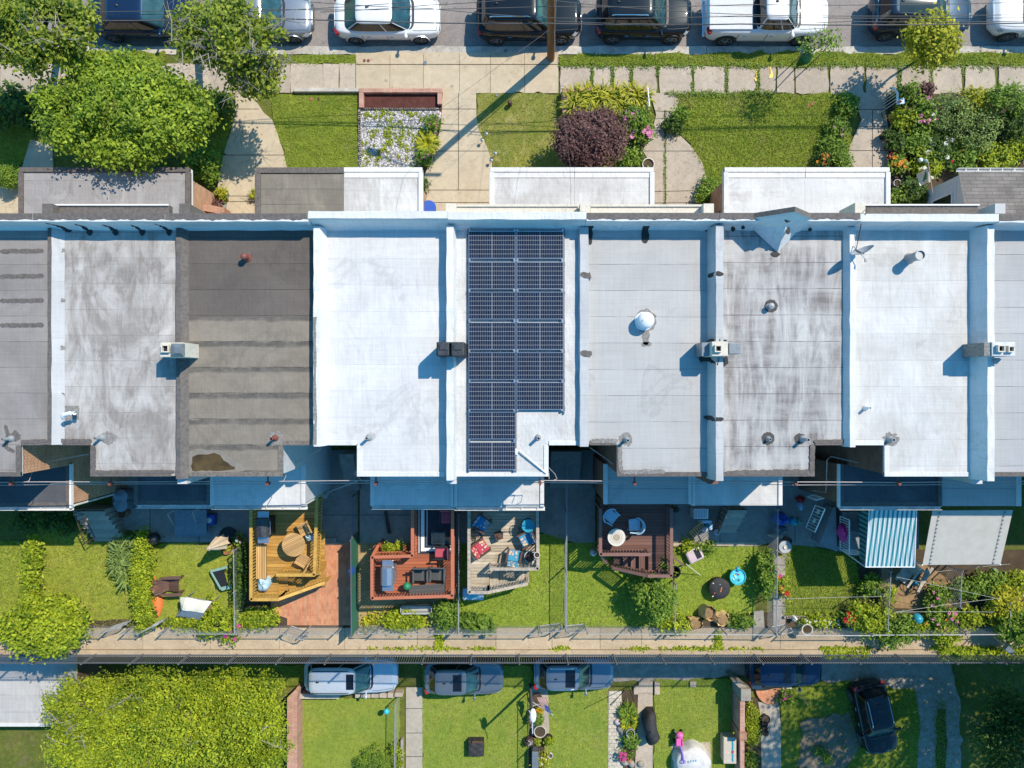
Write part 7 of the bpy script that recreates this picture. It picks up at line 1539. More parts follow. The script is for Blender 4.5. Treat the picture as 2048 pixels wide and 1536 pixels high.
for lab,px,py,rz,h,lean in(('left paper yard bag full of leaves',1390,1246,.2,.45,.05),('tall middle paper yard bag',1412,1228,1.4,.7,.14),('right paper yard bag lying open',1441,1236,.5,.4,.2)):
 q=P(px,py,h*.7);t=thing('paper_bag',lab,'bag',(q[0],q[1],0),rz,'paper yard bags by the alley fence');mb=MB();vs=[];n=20;rg=np.random.default_rng(px)
 for j,z in enumerate((0,h*.4,h*.85,h)):
  for k in range(n):a=6.2832*k/n;e=.30;x=.30*math.copysign(abs(math.cos(a))**.6,math.cos(a));y=.23*math.copysign(abs(math.sin(a))**.6,math.sin(a));vs.append((x*(1+.1*rg.normal())+lean*z,y*(1+.1*rg.normal())-lean*z*1.3,z*(1+.04*rg.normal())))
 mb.add(vs,[(i*n+k,i*n+(k+1)%n,(i+1)*n+(k+1)%n,(i+1)*n+k)for i in range(3)for k in range(n)]);part(t,'bag',mb,M['paper'],world=False,smooth=50);mb=MB();mb.lathe((lean*h*.8,-lean*h,h*.8),[(.24,0),(0,.03)],14);part(t,'filling',mb,M['chips'],world=False)
mb=MB();mb.tube([P(1372,1128,1.2),P(1400,1150,.05)],.016,6);solo('broom_handle','thin pale pole leaning from the brown rail to the lawn','pole',mb,M['cream_cloth'])
mb=MB();mb.bar(P(1345,1112,1.7),P(1366,1130,1.0),.09,.04);mb.tube([P(1366,1130,1.0),P(1366,1130,0)],.04,6);solo('handrail','short brown handrail stub at the lime lawn','handrail',mb,M['rail_brown'])
t=thing('air_conditioner','white air conditioner unit below the back gutter','air conditioner',P(1394,1022,0));mb=MB();mb.box(-.32,-.22,0,.32,.22,.7);part(t,'case',mb,M['white'],world=False,bevel=.02);mb=MB()
for k in range(8):mb.box(-.28+.07*k,-.18,.701,-.25+.07*k,.18,.706)
part(t,'grille',mb,M['slate'],world=False)
t=thing('concrete_steps','concrete steps with black railing on the right middle patio','steps',P(1462,1040,0))
for k in range(6):mb=MB();mb.box(PX(1448-k*1.5,.6),PY(1014+(k+1)*9+1,.6),0,PX(1486-k*1.5,.6),PY(1014+k*9,.6)-.004,1.1-.18*k,0,.4+.3*(k%2));mb.box(PX(1448-k*1.5,.6),PY(1014+k*9,.6)-.05,1.1-.18*k,PX(1486-k*1.5,.6),PY(1014+k*9,.6)-.006,1.104-.18*k,1);part(t,'step',mb,[M['walk_old'],M['hole']])  # near-black strip paints the shadow each step casts on the tread below
t=thing('stair_railing','black iron stair railing on the right middle patio','railing',P(1440,1050,0));mb=MB();a,b=Vector(P(1458,1012,1.9)),Vector(P(1436,1068,.9));mb.tube([a,b],.025,6)
for k in range(12):p=a.lerp(b,k/11);mb.tube([p,(p.x,p.y,max(.05,p.z-.9))],.012,5)
mb.tube([a-Vector((0,0,.75)),b-Vector((0,0,.75))],.018,5);part(t,'bars',mb,M['iron_black'])
t=thing('wooden_gate','leaning wooden trellis gate on the right middle patio','gate',P(1400,1066,0),.75);mb=MB()
for k in range(7):mb.box(-.36+.11*k,-.03,.1,-.32+.11*k,.0,1.0)
mb.box(-.4,.001,.2,.4,.04,.28);mb.box(-.4,.001,.85,.4,.04,.93);o=part(t,'slats',mb,M['teak_plain'],world=False);o.rotation_euler=(math.radians(-38),0,0)
for lab,px,py,mt in(('white jug in the patio clutter',1411,1060,'white'),('blue bucket in the patio clutter',1418,1052,'teal_mid'),('pale watering can in the patio clutter',1436,1066,'blue_pale'),('grey tub under the back gutter',1356,1022,'slate')):lump('bucket',lab,'bucket',px,py,.05,6,6,.35,mt,px,amp=.06)
mb=MB();mb.box(PX(1399,.45),PY(1047,.45),.05,PX(1424,.45),PY(1041,.45),.45);mb.box(PX(1419,.45),PY(1060,.45),.05,PX(1425,.45),PY(1047.5,.45),.45);solo('bench','small L shaped pale bench in the patio clutter','bench',mb,M['blue_pale'],bevel=.02)
lump('folding_chair','bright blue covered chair in the shaded yard','chair',1568,1041,.05,15,13,.7,'blue',4,amp=.05);lump('storage_tub','dark tub below the blue covered chair','tub',1566,1062,.05,14,9,.5,'slate',5,amp=.04);lump('bucket','turquoise bucket beside the blue covered chair','bucket',1590,1044,.05,7,8,.35,'teal',6);lump('toy','red toy in the shaded yard corner','toy',1606,1000,.05,8,6,.4,'red_bright',7);lump('bag','white print bag in the shaded yard corner','bag',1605,1013,.05,5,9,.4,'blue_pale',9);lump('bucket','green box beside the turquoise bucket','box',1602,1044,.05,5,8,.3,'green_grey',11)
t=thing('glass_table','round glass patio table at the wire fence','table',P(1560,1088,0));mb=MB();ring=[(.27*math.cos(6.2832*k/28),.27*math.sin(6.2832*k/28),.6)for k in range(29)];mb.tube(ring,.02,6);part(t,'rim',mb,M['steel'],world=False);mb=MB();mb.cyl((0,0,.6),.26,.008,28);part(t,'table_top',mb,M['clear'],world=False);mb=MB();mb.tube([(0,0,0),(0,0,.6)],.025,6);mb.cyl((0,0,0),.16,.02,14);part(t,'pedestal',mb,M['iron_black'],world=False);mb=MB();mb.lathe((0,0,.61),[(.0,0),(.07,0),(.09,.05),(.06,.05),(0,.03)],16);part(t,'candle_bowl',mb,M['cream'],world=False)
pot('brown pot beside the glass patio table',1577,1082,.17,.35,'copper');pot('brown pot below the glass patio table',1560,1106,.14,.3,'copper','leaf_yellow',ps=.1);lump('garden_cushion','tan round lid at the glass table','lid',1556,1073,.05,15,5,.5,'tan_plastic',13,amp=.02)
mb=MB();mb.tube([P(1552,1100,1.2),P(1580,1117,1.8)],.018,6);solo('wooden_pole','thin tan pole slanting over the narrow path','pole',mb,M['tan_plastic'])
mb=MB();mb.prism(PP([(1638,1060),(1672,1012),(1674,1100),(1640,1086)],.9),0,.9);mb2=MB();q=PP([(1640,1087),(1666,1015),(1672,1015),(1674,1104)],1.0);mb=MB();mb.prism(q,0,1.0);solo('stair_flank','grey stucco stair flank wall in the shaded yard','wall',mb,M['stucco_grey'])
def white_railing(label,a,b,z0,z1,n=9,orn=()):
 A,B=[Vector(P(*p))for p in(a,b)];t=thing('iron_railing',label,'railing',P((a[0]+b[0])/2,(a[1]+b[1])/2,z0));mb=MB();dn=Vector((0,0,-(z1)));mb.tube([A,B],.028,6);mb.tube([A+dn,B+dn],.02,6)
 for k in range(n+1):p=A.lerp(B,k/n);mb.tube([p,p+dn],.014 if 0<k<n else .026,5)
 part(t,'bars',mb,M['white'])
 for f in orn:
  mb=MB();p=A.lerp(B,f)+dn*.5;d=(B-A).normalized()
  for k in range(10):a0=.628*k;mb.tube([p,p+d*math.cos(a0)*.16+Vector((0,0,math.sin(a0)*.2))],.011,4)
  part(t,'ornament',mb,M['white'])
white_railing('white ornamental stair railing, upper level piece',(1632,1000,2.2),(1648,996,2.2),.9,.9,3);white_railing('white ornamental stair railing slanting down the shaded yard',(1650,1018,2.2),(1630,1064,1.3),.3,.95,8,(.2,.6));white_railing('white porch railing at the striped awning',(1699,1040,2.0),(1699,1108,2.0),1,.85,13);white_railing('white porch railing across the awning front',(1700,1108,2.0),(1732,1110,2.0),1,.85,7)
mb=MB();mb.prism(PP([(1686,1024),(1838,1024),(1838,1098),(1686,1098)],1.0),0,1.0);solo('porch_slab','raised concrete porch under the striped awning','porch',mb,M['stucco_grey'])
lump('toy','pink and purple toy hanging on the white porch railing','toy',1693,1068,1.2,6,17,.6,'petal_magenta',21,amp=.18);t=slat_chair('grey chair behind the white porch railing',1712,1048,1.0,math.radians(180),'slate','slate')
zA,zB=3.35,2.75;t=thing('striped_awning','teal and white striped metal awning','awning',P(1785,1075,0));A,B,C,D_=[P(*p)for p in((1739,1019,zA),(1833,1019,zA),(1829,1134,zB),(1731,1134,zB))]
mb=MB();N=60
for k in range(N):
 u0,u1=k/N,(k+1)/N;w=.025*math.sin(k*math.pi/1.5);w1=.025*math.sin((k+1)*math.pi/1.5)
 p=[tuple(Vector(A).lerp(Vector(B),u0)+Vector((0,0,w))),tuple(Vector(A).lerp(Vector(B),u1)+Vector((0,0,w1))),tuple(Vector(D_).lerp(Vector(C),u1)+Vector((0,0,w1))),tuple(Vector(D_).lerp(Vector(C),u0)+Vector((0,0,w)))]
 mb.add(p+[(x,y,z-.02)for x,y,z in p],[(0,3,2,1),(4,5,6,7)])
part(t,'awning_sheet',mb,M['awning']);mb=MB();e=P(1718,1024,2.2);f=P(1719,1118,2.0);mb.add([A,D_,f,e],[(0,1,2,3)]);part(t,'awning_flank',mb,M['awning_side']);mb=MB()
for p in(C,D_):mb.tube([p,(p[0]+(.1 if p is D_ else-.1),p[1]+.2,1.0 if False else 0)],.03,6)
mb.tube([A,D_],.025,6);mb.tube([D_,C],.025,6);mb.tube([B,C],.025,6);part(t,'frame',mb,M['white'])
t=thing('corrugated_awning','pale corrugated metal awning at the right','awning',P(1935,1075,0));A,B,C,D_=[Vector(P(*p))for p in((1865,1021,3.5),(2026,1020,3.5),(2001,1129,2.8),(1845,1130,2.8))];mb=MB();N=150
for k in range(N):
 v0,v1=k/N,(k+1)/N;h0=.022*math.sin(k*math.pi/1.0*.999+k*0);h0=.0035 if k%2 else-.0035;h1=-h0
 a,b,c,d=A.lerp(D_,v0)+Vector((0,0,h0)),B.lerp(C,v0)+Vector((0,0,h0)),B.lerp(C,v1)+Vector((0,0,h1)),A.lerp(D_,v1)+Vector((0,0,h1));mb.add([a,b,c,d],[(0,3,2,1)])
part(t,'awning_sheet',mb,M['cream_metal']);mb=MB()
for p in(C,D_):mb.tube([p,(p.x,p.y+.1,0)],.035,6)
for f in(.09,.9):mb.tube([A.lerp(B,f)+Vector((0,0,-.06)),D_.lerp(C,f)+Vector((0,0,-.06))],.03,6)
part(t,'frame',mb,M['white'])
for f in(.09,.9):
 mb=MB()
 for k in range(14):p=(A.lerp(B,f)).lerp(D_.lerp(C,f),.04+.93*k/13);mb.obox((p.x+.01,p.y,p.z+.022),.05,.05,.015,0)
 mb.tube([A.lerp(B,f-.008)+Vector((0,0,.022)),D_.lerp(C,f-.008)+Vector((0,0,.022))],.006,4);part(t,'rivet_strip',mb,M['slate'])
t=thing('adirondack_chair','grey wooden garden chair under the striped awning edge','chair',P(1800,1146,0),-2.2);mb=MB();mb.box(-.25,-.28,.34,.3,.28,.37);part(t,'seat',mb,M['rail_grey'],world=False);mb=MB()
for k in range(6):mb.bar((-.22,-.25+.1*k,.36),(-.62,-.28+.112*k,.95),.08,.02)
part(t,'backrest',mb,M['rail_grey'],world=False)
for s in(-1,1):mb=MB();mb.box(-.4,s*.3-.05,.55,.4,s*.3+.05,.575);part(t,'armrest',mb,M['rail_grey'],world=False);mb=MB();mb.box(.28,s*.29-.03,0,.36,s*.29+.03,.55);part(t,'leg',mb,M['rail_grey'],world=False)
for k,(px,py,rz)in enumerate(((1851,1157,.95),(1846,1160,1.1))):mb=MB();q=P(px,py,.45);mb.obox(q,1.15,.12,.06,rz,0,.5,0,.1);solo('plank','%s weathered plank leaning by the wood chip circle'%('upper','lower')[k],'plank',mb,M['rail_grey'])
mb=MB();q=P(1837,1170,.3);
t=thing('wire_hoop_planter','black wire hoop planter pair on the wood chips','planter',(q[0],q[1],0))
for px,py in((1821,1174),(1841,1169)):
 mb=MB();q2=P(px,py,.3);ring=[(q2[0]+.33*math.cos(6.2832*k/26),q2[1]+.33*math.sin(6.2832*k/26),.3)for k in range(27)];mb.tube(ring,.014,6);ring=[(x,y,.05)for x,y,z in ring];mb.tube(ring,.012,6)
 for k in range(0,26,3):mb.tube([ring[k],(ring[k][0],ring[k][1],.3)],.008,4)
 part(t,'hoop',mb,M['iron_black'])
lump('mosaic_pot','small blue pot inside the wire hoops','flower pot',1834,1169,0,5,6,.4,'teal_mid',31);mb=MB();q=P(1835,1238,.35);mb.ball((q[0],q[1],.3),.24,.24,.27,20,12);solo('gazing_ball','teal gazing ball among the flower bed','garden ball',mb,M['teal_mid'],smooth=True);lump('bowl','pale green bowl in the shaded right garden','bowl',1993,1144,.05,6,6,.2,'green_grey',33,amp=.03)
t=thing('birdbath','cream stone birdbath at the alley fence','birdbath',P(1602,1249,0));q=P(1602,1250,.7);mb=MB();mb.lathe((0,0,0),[(.2,0),(.18,.06),(.08,.15),(.09,.5),(.22,.6),(.25,.7),(.22,.7),(.18,.64),(0,.62)],26);part(t,'basin',mb,M['cream'],world=False,smooth=True);mb=MB();mb.cyl((0,0,.655),.19,.005,22);part(t,'water',mb,M['water_pond'],world=False)
lump('garden_gnome','white garden ornament beside the birdbath','ornament',1592,1240,0,5,5,.4,'white',41,amp=.08)
mb=MB()
for k in range(34):q=P(1570+k*3.4,1234+.02*k+random.uniform(-.4,.4),.1);mb.obox(q,.12,.1,.14,random.uniform(-.4,.4),0,random.random())
solo('edging','row of white edging stones along the shaded lawn','edging',mb,M['stone'])
t=thing('utility_sink','clear plastic bin on its side behind the red deck','bin',P(835,1216,0));mb=MB();mb.box(-.66,-.12,.25,.66,-.06,.55);mb.box(-.66,.2,.25,.66,.24,.5);mb.box(-.66,-.059,.2,.66,.199,.25);mb.box(-.7,-.06,.25,-.661,.2,.52);mb.box(.661,-.06,.25,.7,.2,.52);part(t,'tray',mb,M['clear'],world=False,bevel=.02);mb=MB();mb.box(-.6,-.1,0,-.55,.2,.2);mb.box(.55,-.1,0,.6,.2,.2);part(t,'leg',mb,M['steel'],world=False)
mb=MB();q=P(775,1045,.3);mb.obox((q[0],q[1],.3),.14,1.05,.10,.12,0,.5,.25);solo('cellar_ramp','dark metal ramp on the shaded concrete','ramp',mb,M['iron_black'])
mb=MB();q=P(945,1190,.2);mb.box(q[0]-.45,q[1]-.22,0,q[0]+.5,q[1]+.32,.3);t=thing('toy_pool','white and blue plastic tub under the grey deck','tub',(q[0],q[1],0));part(t,'tub',mb,M['blue_pale'],bevel=.06);mb=MB();mb.box(q[0]-.2,q[1]-.1,.301,q[0]+.25,q[1]+.2,.31);part(t,'water',mb,M['water'])
for lab,x0,y0,w,n in(('dark cellar steps beside the white roofed house',686,905,28,6),('dark cellar steps beside the solar house',1100,900,60,6)):
 t=thing('cellar_steps',lab,'steps',P(x0+10,y0+40,0))
 for k in range(n):mb=MB();mb.box(PX(x0,.8),PY(y0+(k+1)*13,.8),0,PX(x0+w,.8),PY(y0+k*13,.8)-.004,1.5-.22*k);part(t,'step',mb,M['yardconc'])
mb=MB();mb.tube([P(650,991,1.2),P(662,982,1.6),P(715,962,2.0)],.03,6);q=P(650,991,1.2);mb.cyl((q[0],q[1],1.1),.14,.12,16);solo('wall_lamp','pale round outdoor lamp by the golden deck','lamp',mb,M['steel'])
lump('toy','blue toy hanging on the green fence','toy',700,1146,.9,4,14,.5,'blue',51,amp=.1)
def chainlink(label,pts,h=1.1,z=0.0,step=2.4,mesh=.12,mat='steel',group='chain link fences',wires=True,rail=.02,name='chain_link_fence',px=True,fab=None):
 W=[Vector(P(a,b,z))for a,b in pts];t=thing(name,label,'fence',tuple(W[len(W)//2]),0,group);up=Vector((0,0,h));tr=MB();mm=MB()
 posts=[]
 for a,b in zip(W,W[1:]):
  L=(b-a).length;n=max(1,round(L/step));d=(b-a)/L;posts+=[a.lerp(b,k/n)for k in range(n)]
  tr.tube([a+up,b+up],rail,8)
  if wires:
   k=-h
   while k<L:
    for s in(1,-1):
     t0=max(0.0,-k);t1=min(h,L-k)
     if t1>t0:
      if s==1:p,q=a+d*(k+t0)+Vector((0,0,t0)),a+d*(k+t1)+Vector((0,0,t1))
      else:p,q=a+d*(k+t0)+Vector((0,0,h-t0)),a+d*(k+t1)+Vector((0,0,h-t1))
      mm.bar(p,q,.0042,.0042)
    k+=mesh
 posts.append(W[-1])
 for p in posts:
  mb=MB();mb.tube([p+Vector((0,0,-.05)),p+up+Vector((0,0,.06))],.03,8);mb.ball(p+up+Vector((0,0,.07)),.035,n=8,m=4);part(t,'post',mb,M[mat])
 part(t,'top_rail',tr,M[mat])
 if wires:part(t,'wire_mesh',mm,M[mat])
 if fab:
  mb=MB()
  for a,b in zip(W,W[1:]):
   d=(b-a).normalized();s=Vector((-d.y,d.x,0))*.012;q=[a+s,b+s,b+s+up*.98,a+s+up*.98];q2=[v-s*.6 for v in q];mb.add(q+q2,[(0,1,2,3),(7,6,5,4)])
  part(t,'privacy_screen',mb,M[fab])
 return t
def gate(label,a,b,h=1.05,z=0.0,swing=0.0):
 A=Vector(P(*a,z));B=Vector(P(*b,z));d=B-A;L=d.length;t=thing('garden_gate',label,'gate',tuple(A),math.atan2(d.y,d.x)+swing,'alley garden gates');mb=MB();r=.03
 mb.tube([(.03,0,.08),(.03,0,h-.12),(.12,0,h),(L-.12,0,h),(L-.03,0,h-.12),(L-.03,0,.08),(.03,0,.08)],r,8);part(t,'gate_frame',mb,M['steel'],world=False);mb=MB();k=-h
 while k<L:
  for s in(1,-1):
   t0=max(0.08,-k);t1=min(h-.05,L-k)
   if t1>t0:mb.bar((k+t0,0,t0 if s==1 else h-t0),(k+t1,0,t1 if s==1 else h-t1),.006,.006)
  k+=.1
 part(t,'wire_mesh',mb,M['steel'],world=False);mb=MB();mb.box(L-.08,-.03,h*.55,L+.06,.03,h*.55+.06);part(t,'latch',mb,M['steel'],world=False);return t
ya=1251
chainlink('alley wire fence of the far left yard, beside the lime bush',[(-120,ya),(0,ya)]);chainlink('alley wire fence piece between lime bush and first gate',[(150,ya),(228,ya)]);chainlink('alley wire fence piece between the ivy hedge gates',[(268,ya),(302,ya)]);chainlink('alley wire fence in front of the pink rose bush',[(342,ya),(484,ya)]);chainlink('alley wire fence piece left of the brick patio gate',[(492,ya),(584,ya)]);chainlink('alley wire fence piece right of the brick patio gate',[(622,ya),(686,ya)])
chainlink('alley wire fence behind the lime groundcover bed',[(762,ya),(914,ya)]);chainlink('alley wire fence below the squash plant',[(918,ya),(1076,ya)]);chainlink('alley wire fence below the lawn beside the brown deck',[(1170,ya),(1340,ya)]);chainlink('alley wire fence behind the paper bags',[(1342,ya),(1536,ya+2)]);chainlink('alley wire fence in front of the birdbath',[(1572,ya+3),(1718,ya+3)]);chainlink('alley wire fence along the right flower garden',[(1720,ya+2),(1990,ya+1)])
gate('alley gate left of the ivy hedge, standing ajar',(228,ya),(268,ya),swing=.3);gate('alley gate right of the ivy hedge, standing ajar',(302,ya),(342,ya),swing=.45);gate('round cornered gate of the red brick patio swung over the alley',(584,ya),(622,ya),swing=-.35);gate('gate at the end of the green screened fence',(720,ya),(762,ya));gate('left gate of the pair at the middle lawn',(1078,ya),(1122,ya),swing=.12);gate('right gate of the pair at the middle lawn',(1130,ya),(1170,ya),swing=.1);gate('gate on the narrow path beside the birdbath',(1540,ya+2),(1570,ya+3),swing=.2)
chainlink('wire fence with steel top rail beside the middle lawn',[(1130,900),(1129,1250)],h=1.15);chainlink('wire fence between lime lawn and narrow path',[(1537,1010),(1534,1251)],h=1.15,mesh=.09);chainlink('wire fence between red deck and grey deck',[(921,1020),(920,1250)],h=1.1,mesh=.14);chainlink('wire fence between lime lawn and brown deck lawn',[(1344,1160),(1342,1250)],h=.8,mesh=.16)
chainlink('wire fence hidden by dark vine left of the golden deck',[(486,1090),(488,1251)],h=1.1,mesh=.14);chainlink('dark wire fence on the right of the garden',[(1985,1190),(1985,1251)],h=1.15);chainlink('thin wire fence through the flower bed',[(1756,1130),(1750,1245)],h=1.1,mesh=.16);chainlink('thin wire fence below the corrugated awning',[(1893,1130),(1890,1200)],h=1.1,mesh=.16)
chainlink('green screened fence beside the red brick patio',[(716,1066),(717,1251)],h=1.45,mat='iron',fab='green_mesh',mesh=.12)
chainlink('dark wire fence beside the shaded concrete walk',[(716,985),(716,1064)],h=1.2,mat='iron',mesh=.12)
t=thing('clothes_line','white washing lines strung over the right gardens','clothes line',P(1790,1224,0))
for a,b in(((1575,1198,2.0),(1768,1193,2.0)),((1793,1224,2.1),(1990,1224,2.1)),((1793,1224,2.1),(2000,1196,2.1)),((1793,1154,2.1),(1990,1196,2.1)),((1870,1144,2.1),(2020,1128,2.1))):
 mb=MB();A,B=Vector(P(*a)),Vector(P(*b));mb.tube([A,A.lerp(B,.5)-Vector((0,0,.06)),B],.007,5);part(t,'line',mb,M['rope'])
for k,(px,py,bx_,by_,lab)in enumerate(((1575,1198,1558,1183,'leaning steel line post over the narrow path'),(1793,1224,1762,1202,'leaning steel line post at the wood chips'),(1768,1193,1740,1170,'leaning steel line post beside the shaded lawn'),(1933,1268,1880,1222,'leaning dark line post at the flower bed alley fence'),(2018,1300,1960,1252,'leaning dark post with box at the right alley end'))):
 mb=MB();mb.tube([P(bx_,by_,0),P(px,py,2.1)],.025,8);solo('line_post',lab,'post',mb,M['steel' if k<3 else 'iron'],'washing line posts')
mb=MB();mb.obox(P(2017,1299,2.1),.35,.22,.2,-.7);solo('post_box','slate box on top of the right alley post','box',mb,M['slate'])
t=thing('picket_fence','long grey steel picket fence above the retaining wall','fence',(0,RW+.12,.1));y=RW+.12;xs=np.arange(-25.0,25.1,2.11)
for a,b in zip(xs,xs[1:]):
 mb=MB();n=20
 for k in range(1,n):x=a+(b-a)*k/n;mb.box(x-.011,y-.009,.14,x+.011,y+.009,1.16);mb.add([(x-.011,y-.009,1.16),(x+.011,y-.009,1.16),(x+.011,y+.009,1.16),(x-.011,y+.009,1.16),(x,y,1.23)],[(0,1,4),(1,2,4),(2,3,4),(3,0,4)])
 for zz in(.20,1.09):mb.box(a+.03,y-.018,zz-.018,b-.03,y+.018,zz+.018)
 part(t,'panel',mb,M['iron'])
for a in xs:mb=MB();mb.box(a-.03,y-.03,.06,a+.03,y+.03,1.25);mb.add([(a-.035,y-.035,1.251),(a+.035,y-.035,1.251),(a+.035,y+.035,1.251),(a-.035,y+.035,1.251),(a,y,1.30)],[(0,1,4),(1,2,4),(2,3,4),(3,0,4)]);part(t,'post',mb,M['iron'])
Z=LOW;ZG=-3.8
t=thing('garage','flat roofed garage with pale membrane roof at the lower left','garage',P(60,1390,Z));gx1=PX(152,ZG);gy0=PY(1451,ZG);mb=MB();walls(mb,[(-32,RW-.05),(gx1-.05,RW-.05),(gx1-.05,gy0+.05),(-32,gy0+.05)],Z,ZG-.12);part(t,'wall',mb,[M['brick_dark'],M['stucco_grey']])
mb=MB();mb.prism([(-32,RW-.03),(gx1,RW-.03),(gx1,gy0),(-32,gy0)],ZG-.115,ZG,0,1);part(t,'roof',mb,[M['roof_garage'],M['white']]);mb=MB();mb.box(-32,gy0-.03,ZG-.1,gx1+.03,gy0+.16,ZG+.05);part(t,'roof_edge',mb,M['coat'])
tree('tree','huge lime green tree filling the lower left corner',P(330,1490,Z),bumps(345,1480,Z+3.6,(222,150),2.2,18,41,.74,.32)+bumps(300,1470,Z+4.0,(150,90),1.7,9,45,.6,.42)+bumps(175,1408,Z+3.4,(84,64),1.3,7,43,.66,.42)+bumps(470,1395,Z+3.2,(110,60),1.2,9,44,.66,.42)+bumps(520,1470,Z+3.0,(60,80),1.2,6,46,.6,.5),80000,.135,'leaf_lime',.3,41,per=26,spread=.19,nl=16,shell=.6,bare=26)
tree('tree','dark shaded tree in the lower right corner',P(2010,1470,Z),bumps(2022,1480,Z+3.0,(70,84),1.4,9,51,.68,.42),9500,.14,'leaf_dark',.2,51,per=20,spread=.28)
def shade_tree(label,gx,gy,zc,rx,ry,rz,n,seed,mat='leaf_dark'):
 q=P(gx,gy,Z);hgt=zc-Z;x=q[0]+SUN_K[0]*hgt;y=q[1]+SUN_K[1]*hgt;rg=np.random.default_rng(seed)
 bl=[(x,y,zc,rx*.8,ry*.8,rz)]+[(x+rx*.7*math.cos(a),y+ry*.7*math.sin(a),zc+rg.normal()*.4,rx*.45,ry*.45,rz*.6)for a in np.linspace(0,5.6,9)]
 return tree('tree',label,(x+4.5,y-1.0,Z),bl,n,.25,mat,.35,seed,per=18,spread=.4)
def lw(label,a,b,c,d,h,mat,name='garden_wall',cat='wall'):
 mb=MB();zt=Z+h;mb.box(PX(a,zt),PY(d,zt),Z-.1,PX(c,zt),PY(b,zt),zt);return solo(name,label,cat,mb,M[mat],bevel=.015)
lw('tall brick garden wall at the left of the blue ball lawn',574,1396,594,1600,1.0,'brick_side');lw('pale concrete kerb wall behind the silver van',590,1388,678,1398,.5,'kerb')
for k in range(6):lw('%s concrete block right of the kerb wall'%['first','second','third','fourth','fifth','large end'][k],710+k*16.2 if k<5 else 789,1386,724.5+k*16.2 if k<5 else 805,1396 if k<5 else 1394,.35 if k<5 else .5,'walk_old','concrete_block','block')
mb=MB();mb.prism([P(574,1396,Z+1)[:2],P(590,1380,Z+1)[:2],P(596,1384,Z+1)[:2],P(594,1396,Z+1)[:2]],Z,Z+1.0);solo('garden_wall','angled end of the brick garden wall behind the silver van','wall',mb,M['brick_side'])
t=thing('garden_ball','sky blue ball on a thin stake on the lower lawn','garden ball',P(773,1424,Z));mb=MB();q=P(773,1423,Z+.75);mb.ball(q,.15,.15,.15,18,10);part(t,'ball',mb,M['teal'],smooth=True);mb=MB();mb.tube([(q[0],q[1],Z),q],.012,5);part(t,'stake',mb,M['iron_black'])
chainlink('wire fence along the pale path on the lower lots',[(797,1390),(795,1560)],h=1.1,z=Z,mesh=.12,group='lower fences');lw('low grey wall beside the pale path',801,1480,806,1600,.3,'stone')
shrub('shrub','dark rounded yew bush at the bottom picture edge',748,1540,Z,44,1.0,3400,.085,'leaf_mid',300,nb=6,per=20,spread=.08,shell=.85);shrub('shrub','lime bush beside the pale path',792,1499,Z,10,.6,260,.13,'leaf_lime',301);shrub('shrub','lime bush at the bottom beside the pale path',797,1528,Z,9,.6,240,.13,'leaf_lime',302)
t=thing('fire_pit','square fire pit under a black wrinkled cover','fire pit',P(950,1494,Z));mb=MB();q=P(952,1498,Z+.5);w=.40;vs=[];rg=np.random.default_rng(9)
def cov(u,v):
 x=(u-.5)*2;y=(v-.5)*2;return(q[0]+x*w,q[1]+y*w*1.02,Z+.52+.015*math.sin(x*5+y*7)+.012*math.sin(y*11-x*4)-.05*max(abs(x),abs(y))**6)
mb.grid(cov,14,14)
mb.add([(q[0]-w,q[1]-w,Z+.48),(q[0]+w,q[1]-w,Z+.48),(q[0]+w,q[1]+w,Z+.48),(q[0]-w,q[1]+w,Z+.48),(q[0]-w*1.04,q[1]-w*1.04,Z),(q[0]+w*1.04,q[1]-w*1.04,Z),(q[0]+w*1.04,q[1]+w*1.04,Z),(q[0]-w*1.04,q[1]+w*1.04,Z)],[(0,4,5,1),(1,5,6,2),(2,6,7,3),(3,7,4,0)]);part(t,'cover',mb,M['black_cloth'],smooth=50);mb=MB();mb.bar((q[0]-w*.5,q[1]+w,Z+.56),(q[0]+w*.9,q[1]+w,Z+.56),.1,.06);part(t,'cover_fold',mb,M['brown'])
t=thing('lamp_post','grey street lamp post on the lower lots','lamp post',P(1060,1369,Z));b=Vector(P(1060,1369,Z));top=b+Vector((.02,-.02,4.0));mb=MB();mb.tube([b,b.lerp(top,.5),top],[.085,.075,.06],12);part(t,'pole',mb,M['iron'],smooth=True);mb=MB();e=Vector(P(1062,1437,Z+4.05));mb.tube([top,(top.x-.0,top.y+.12,top.z+.14),(e.x-.1,e.y+.45,e.z+.12)],.03,8);part(t,'lamp_arm',mb,M['steel']);mb=MB();mb.ball((top.x+.02,top.y+.28,top.z+.12),.16,.34,.09,16,8);part(t,'lamp_head',mb,M['white'],smooth=True);mb=MB();mb.tube([(top.x,top.y-.1,top.z),(top.x+.01,top.y-.75,top.z-.25)],.02,6);part(t,'bracket',mb,M['white'])
t=thing('flag','striped red and white flag with starred blue corner on a white pole','flag',P(1086,1418,Z+1.5));A=Vector(P(1063,1403,Z+1.3));B=Vector(P(1106,1430,Z+2.4));mb=MB();mb.tube([A,B],.022,8);part(t,'flag_pole',mb,M['white']);f0,f1=A.lerp(B,.48),A.lerp(B,.94);g0,g1=Vector(P(1073,1395,Z+1.55)),Vector(P(1091,1393,Z+1.75));
def fl(u,v):return f1.lerp(f0,v).lerp(g1.lerp(g0,v),u)+Vector((0,0,.05*math.sin(u*8+v*2)))
mb=MB();mb.grid(lambda u,v:tuple(fl(u,v)),1,1);mb=MB()
for k in range(13):mb.grid(lambda u,v:tuple(fl(u,(k+v)/13)),12,1,mi=k%2)
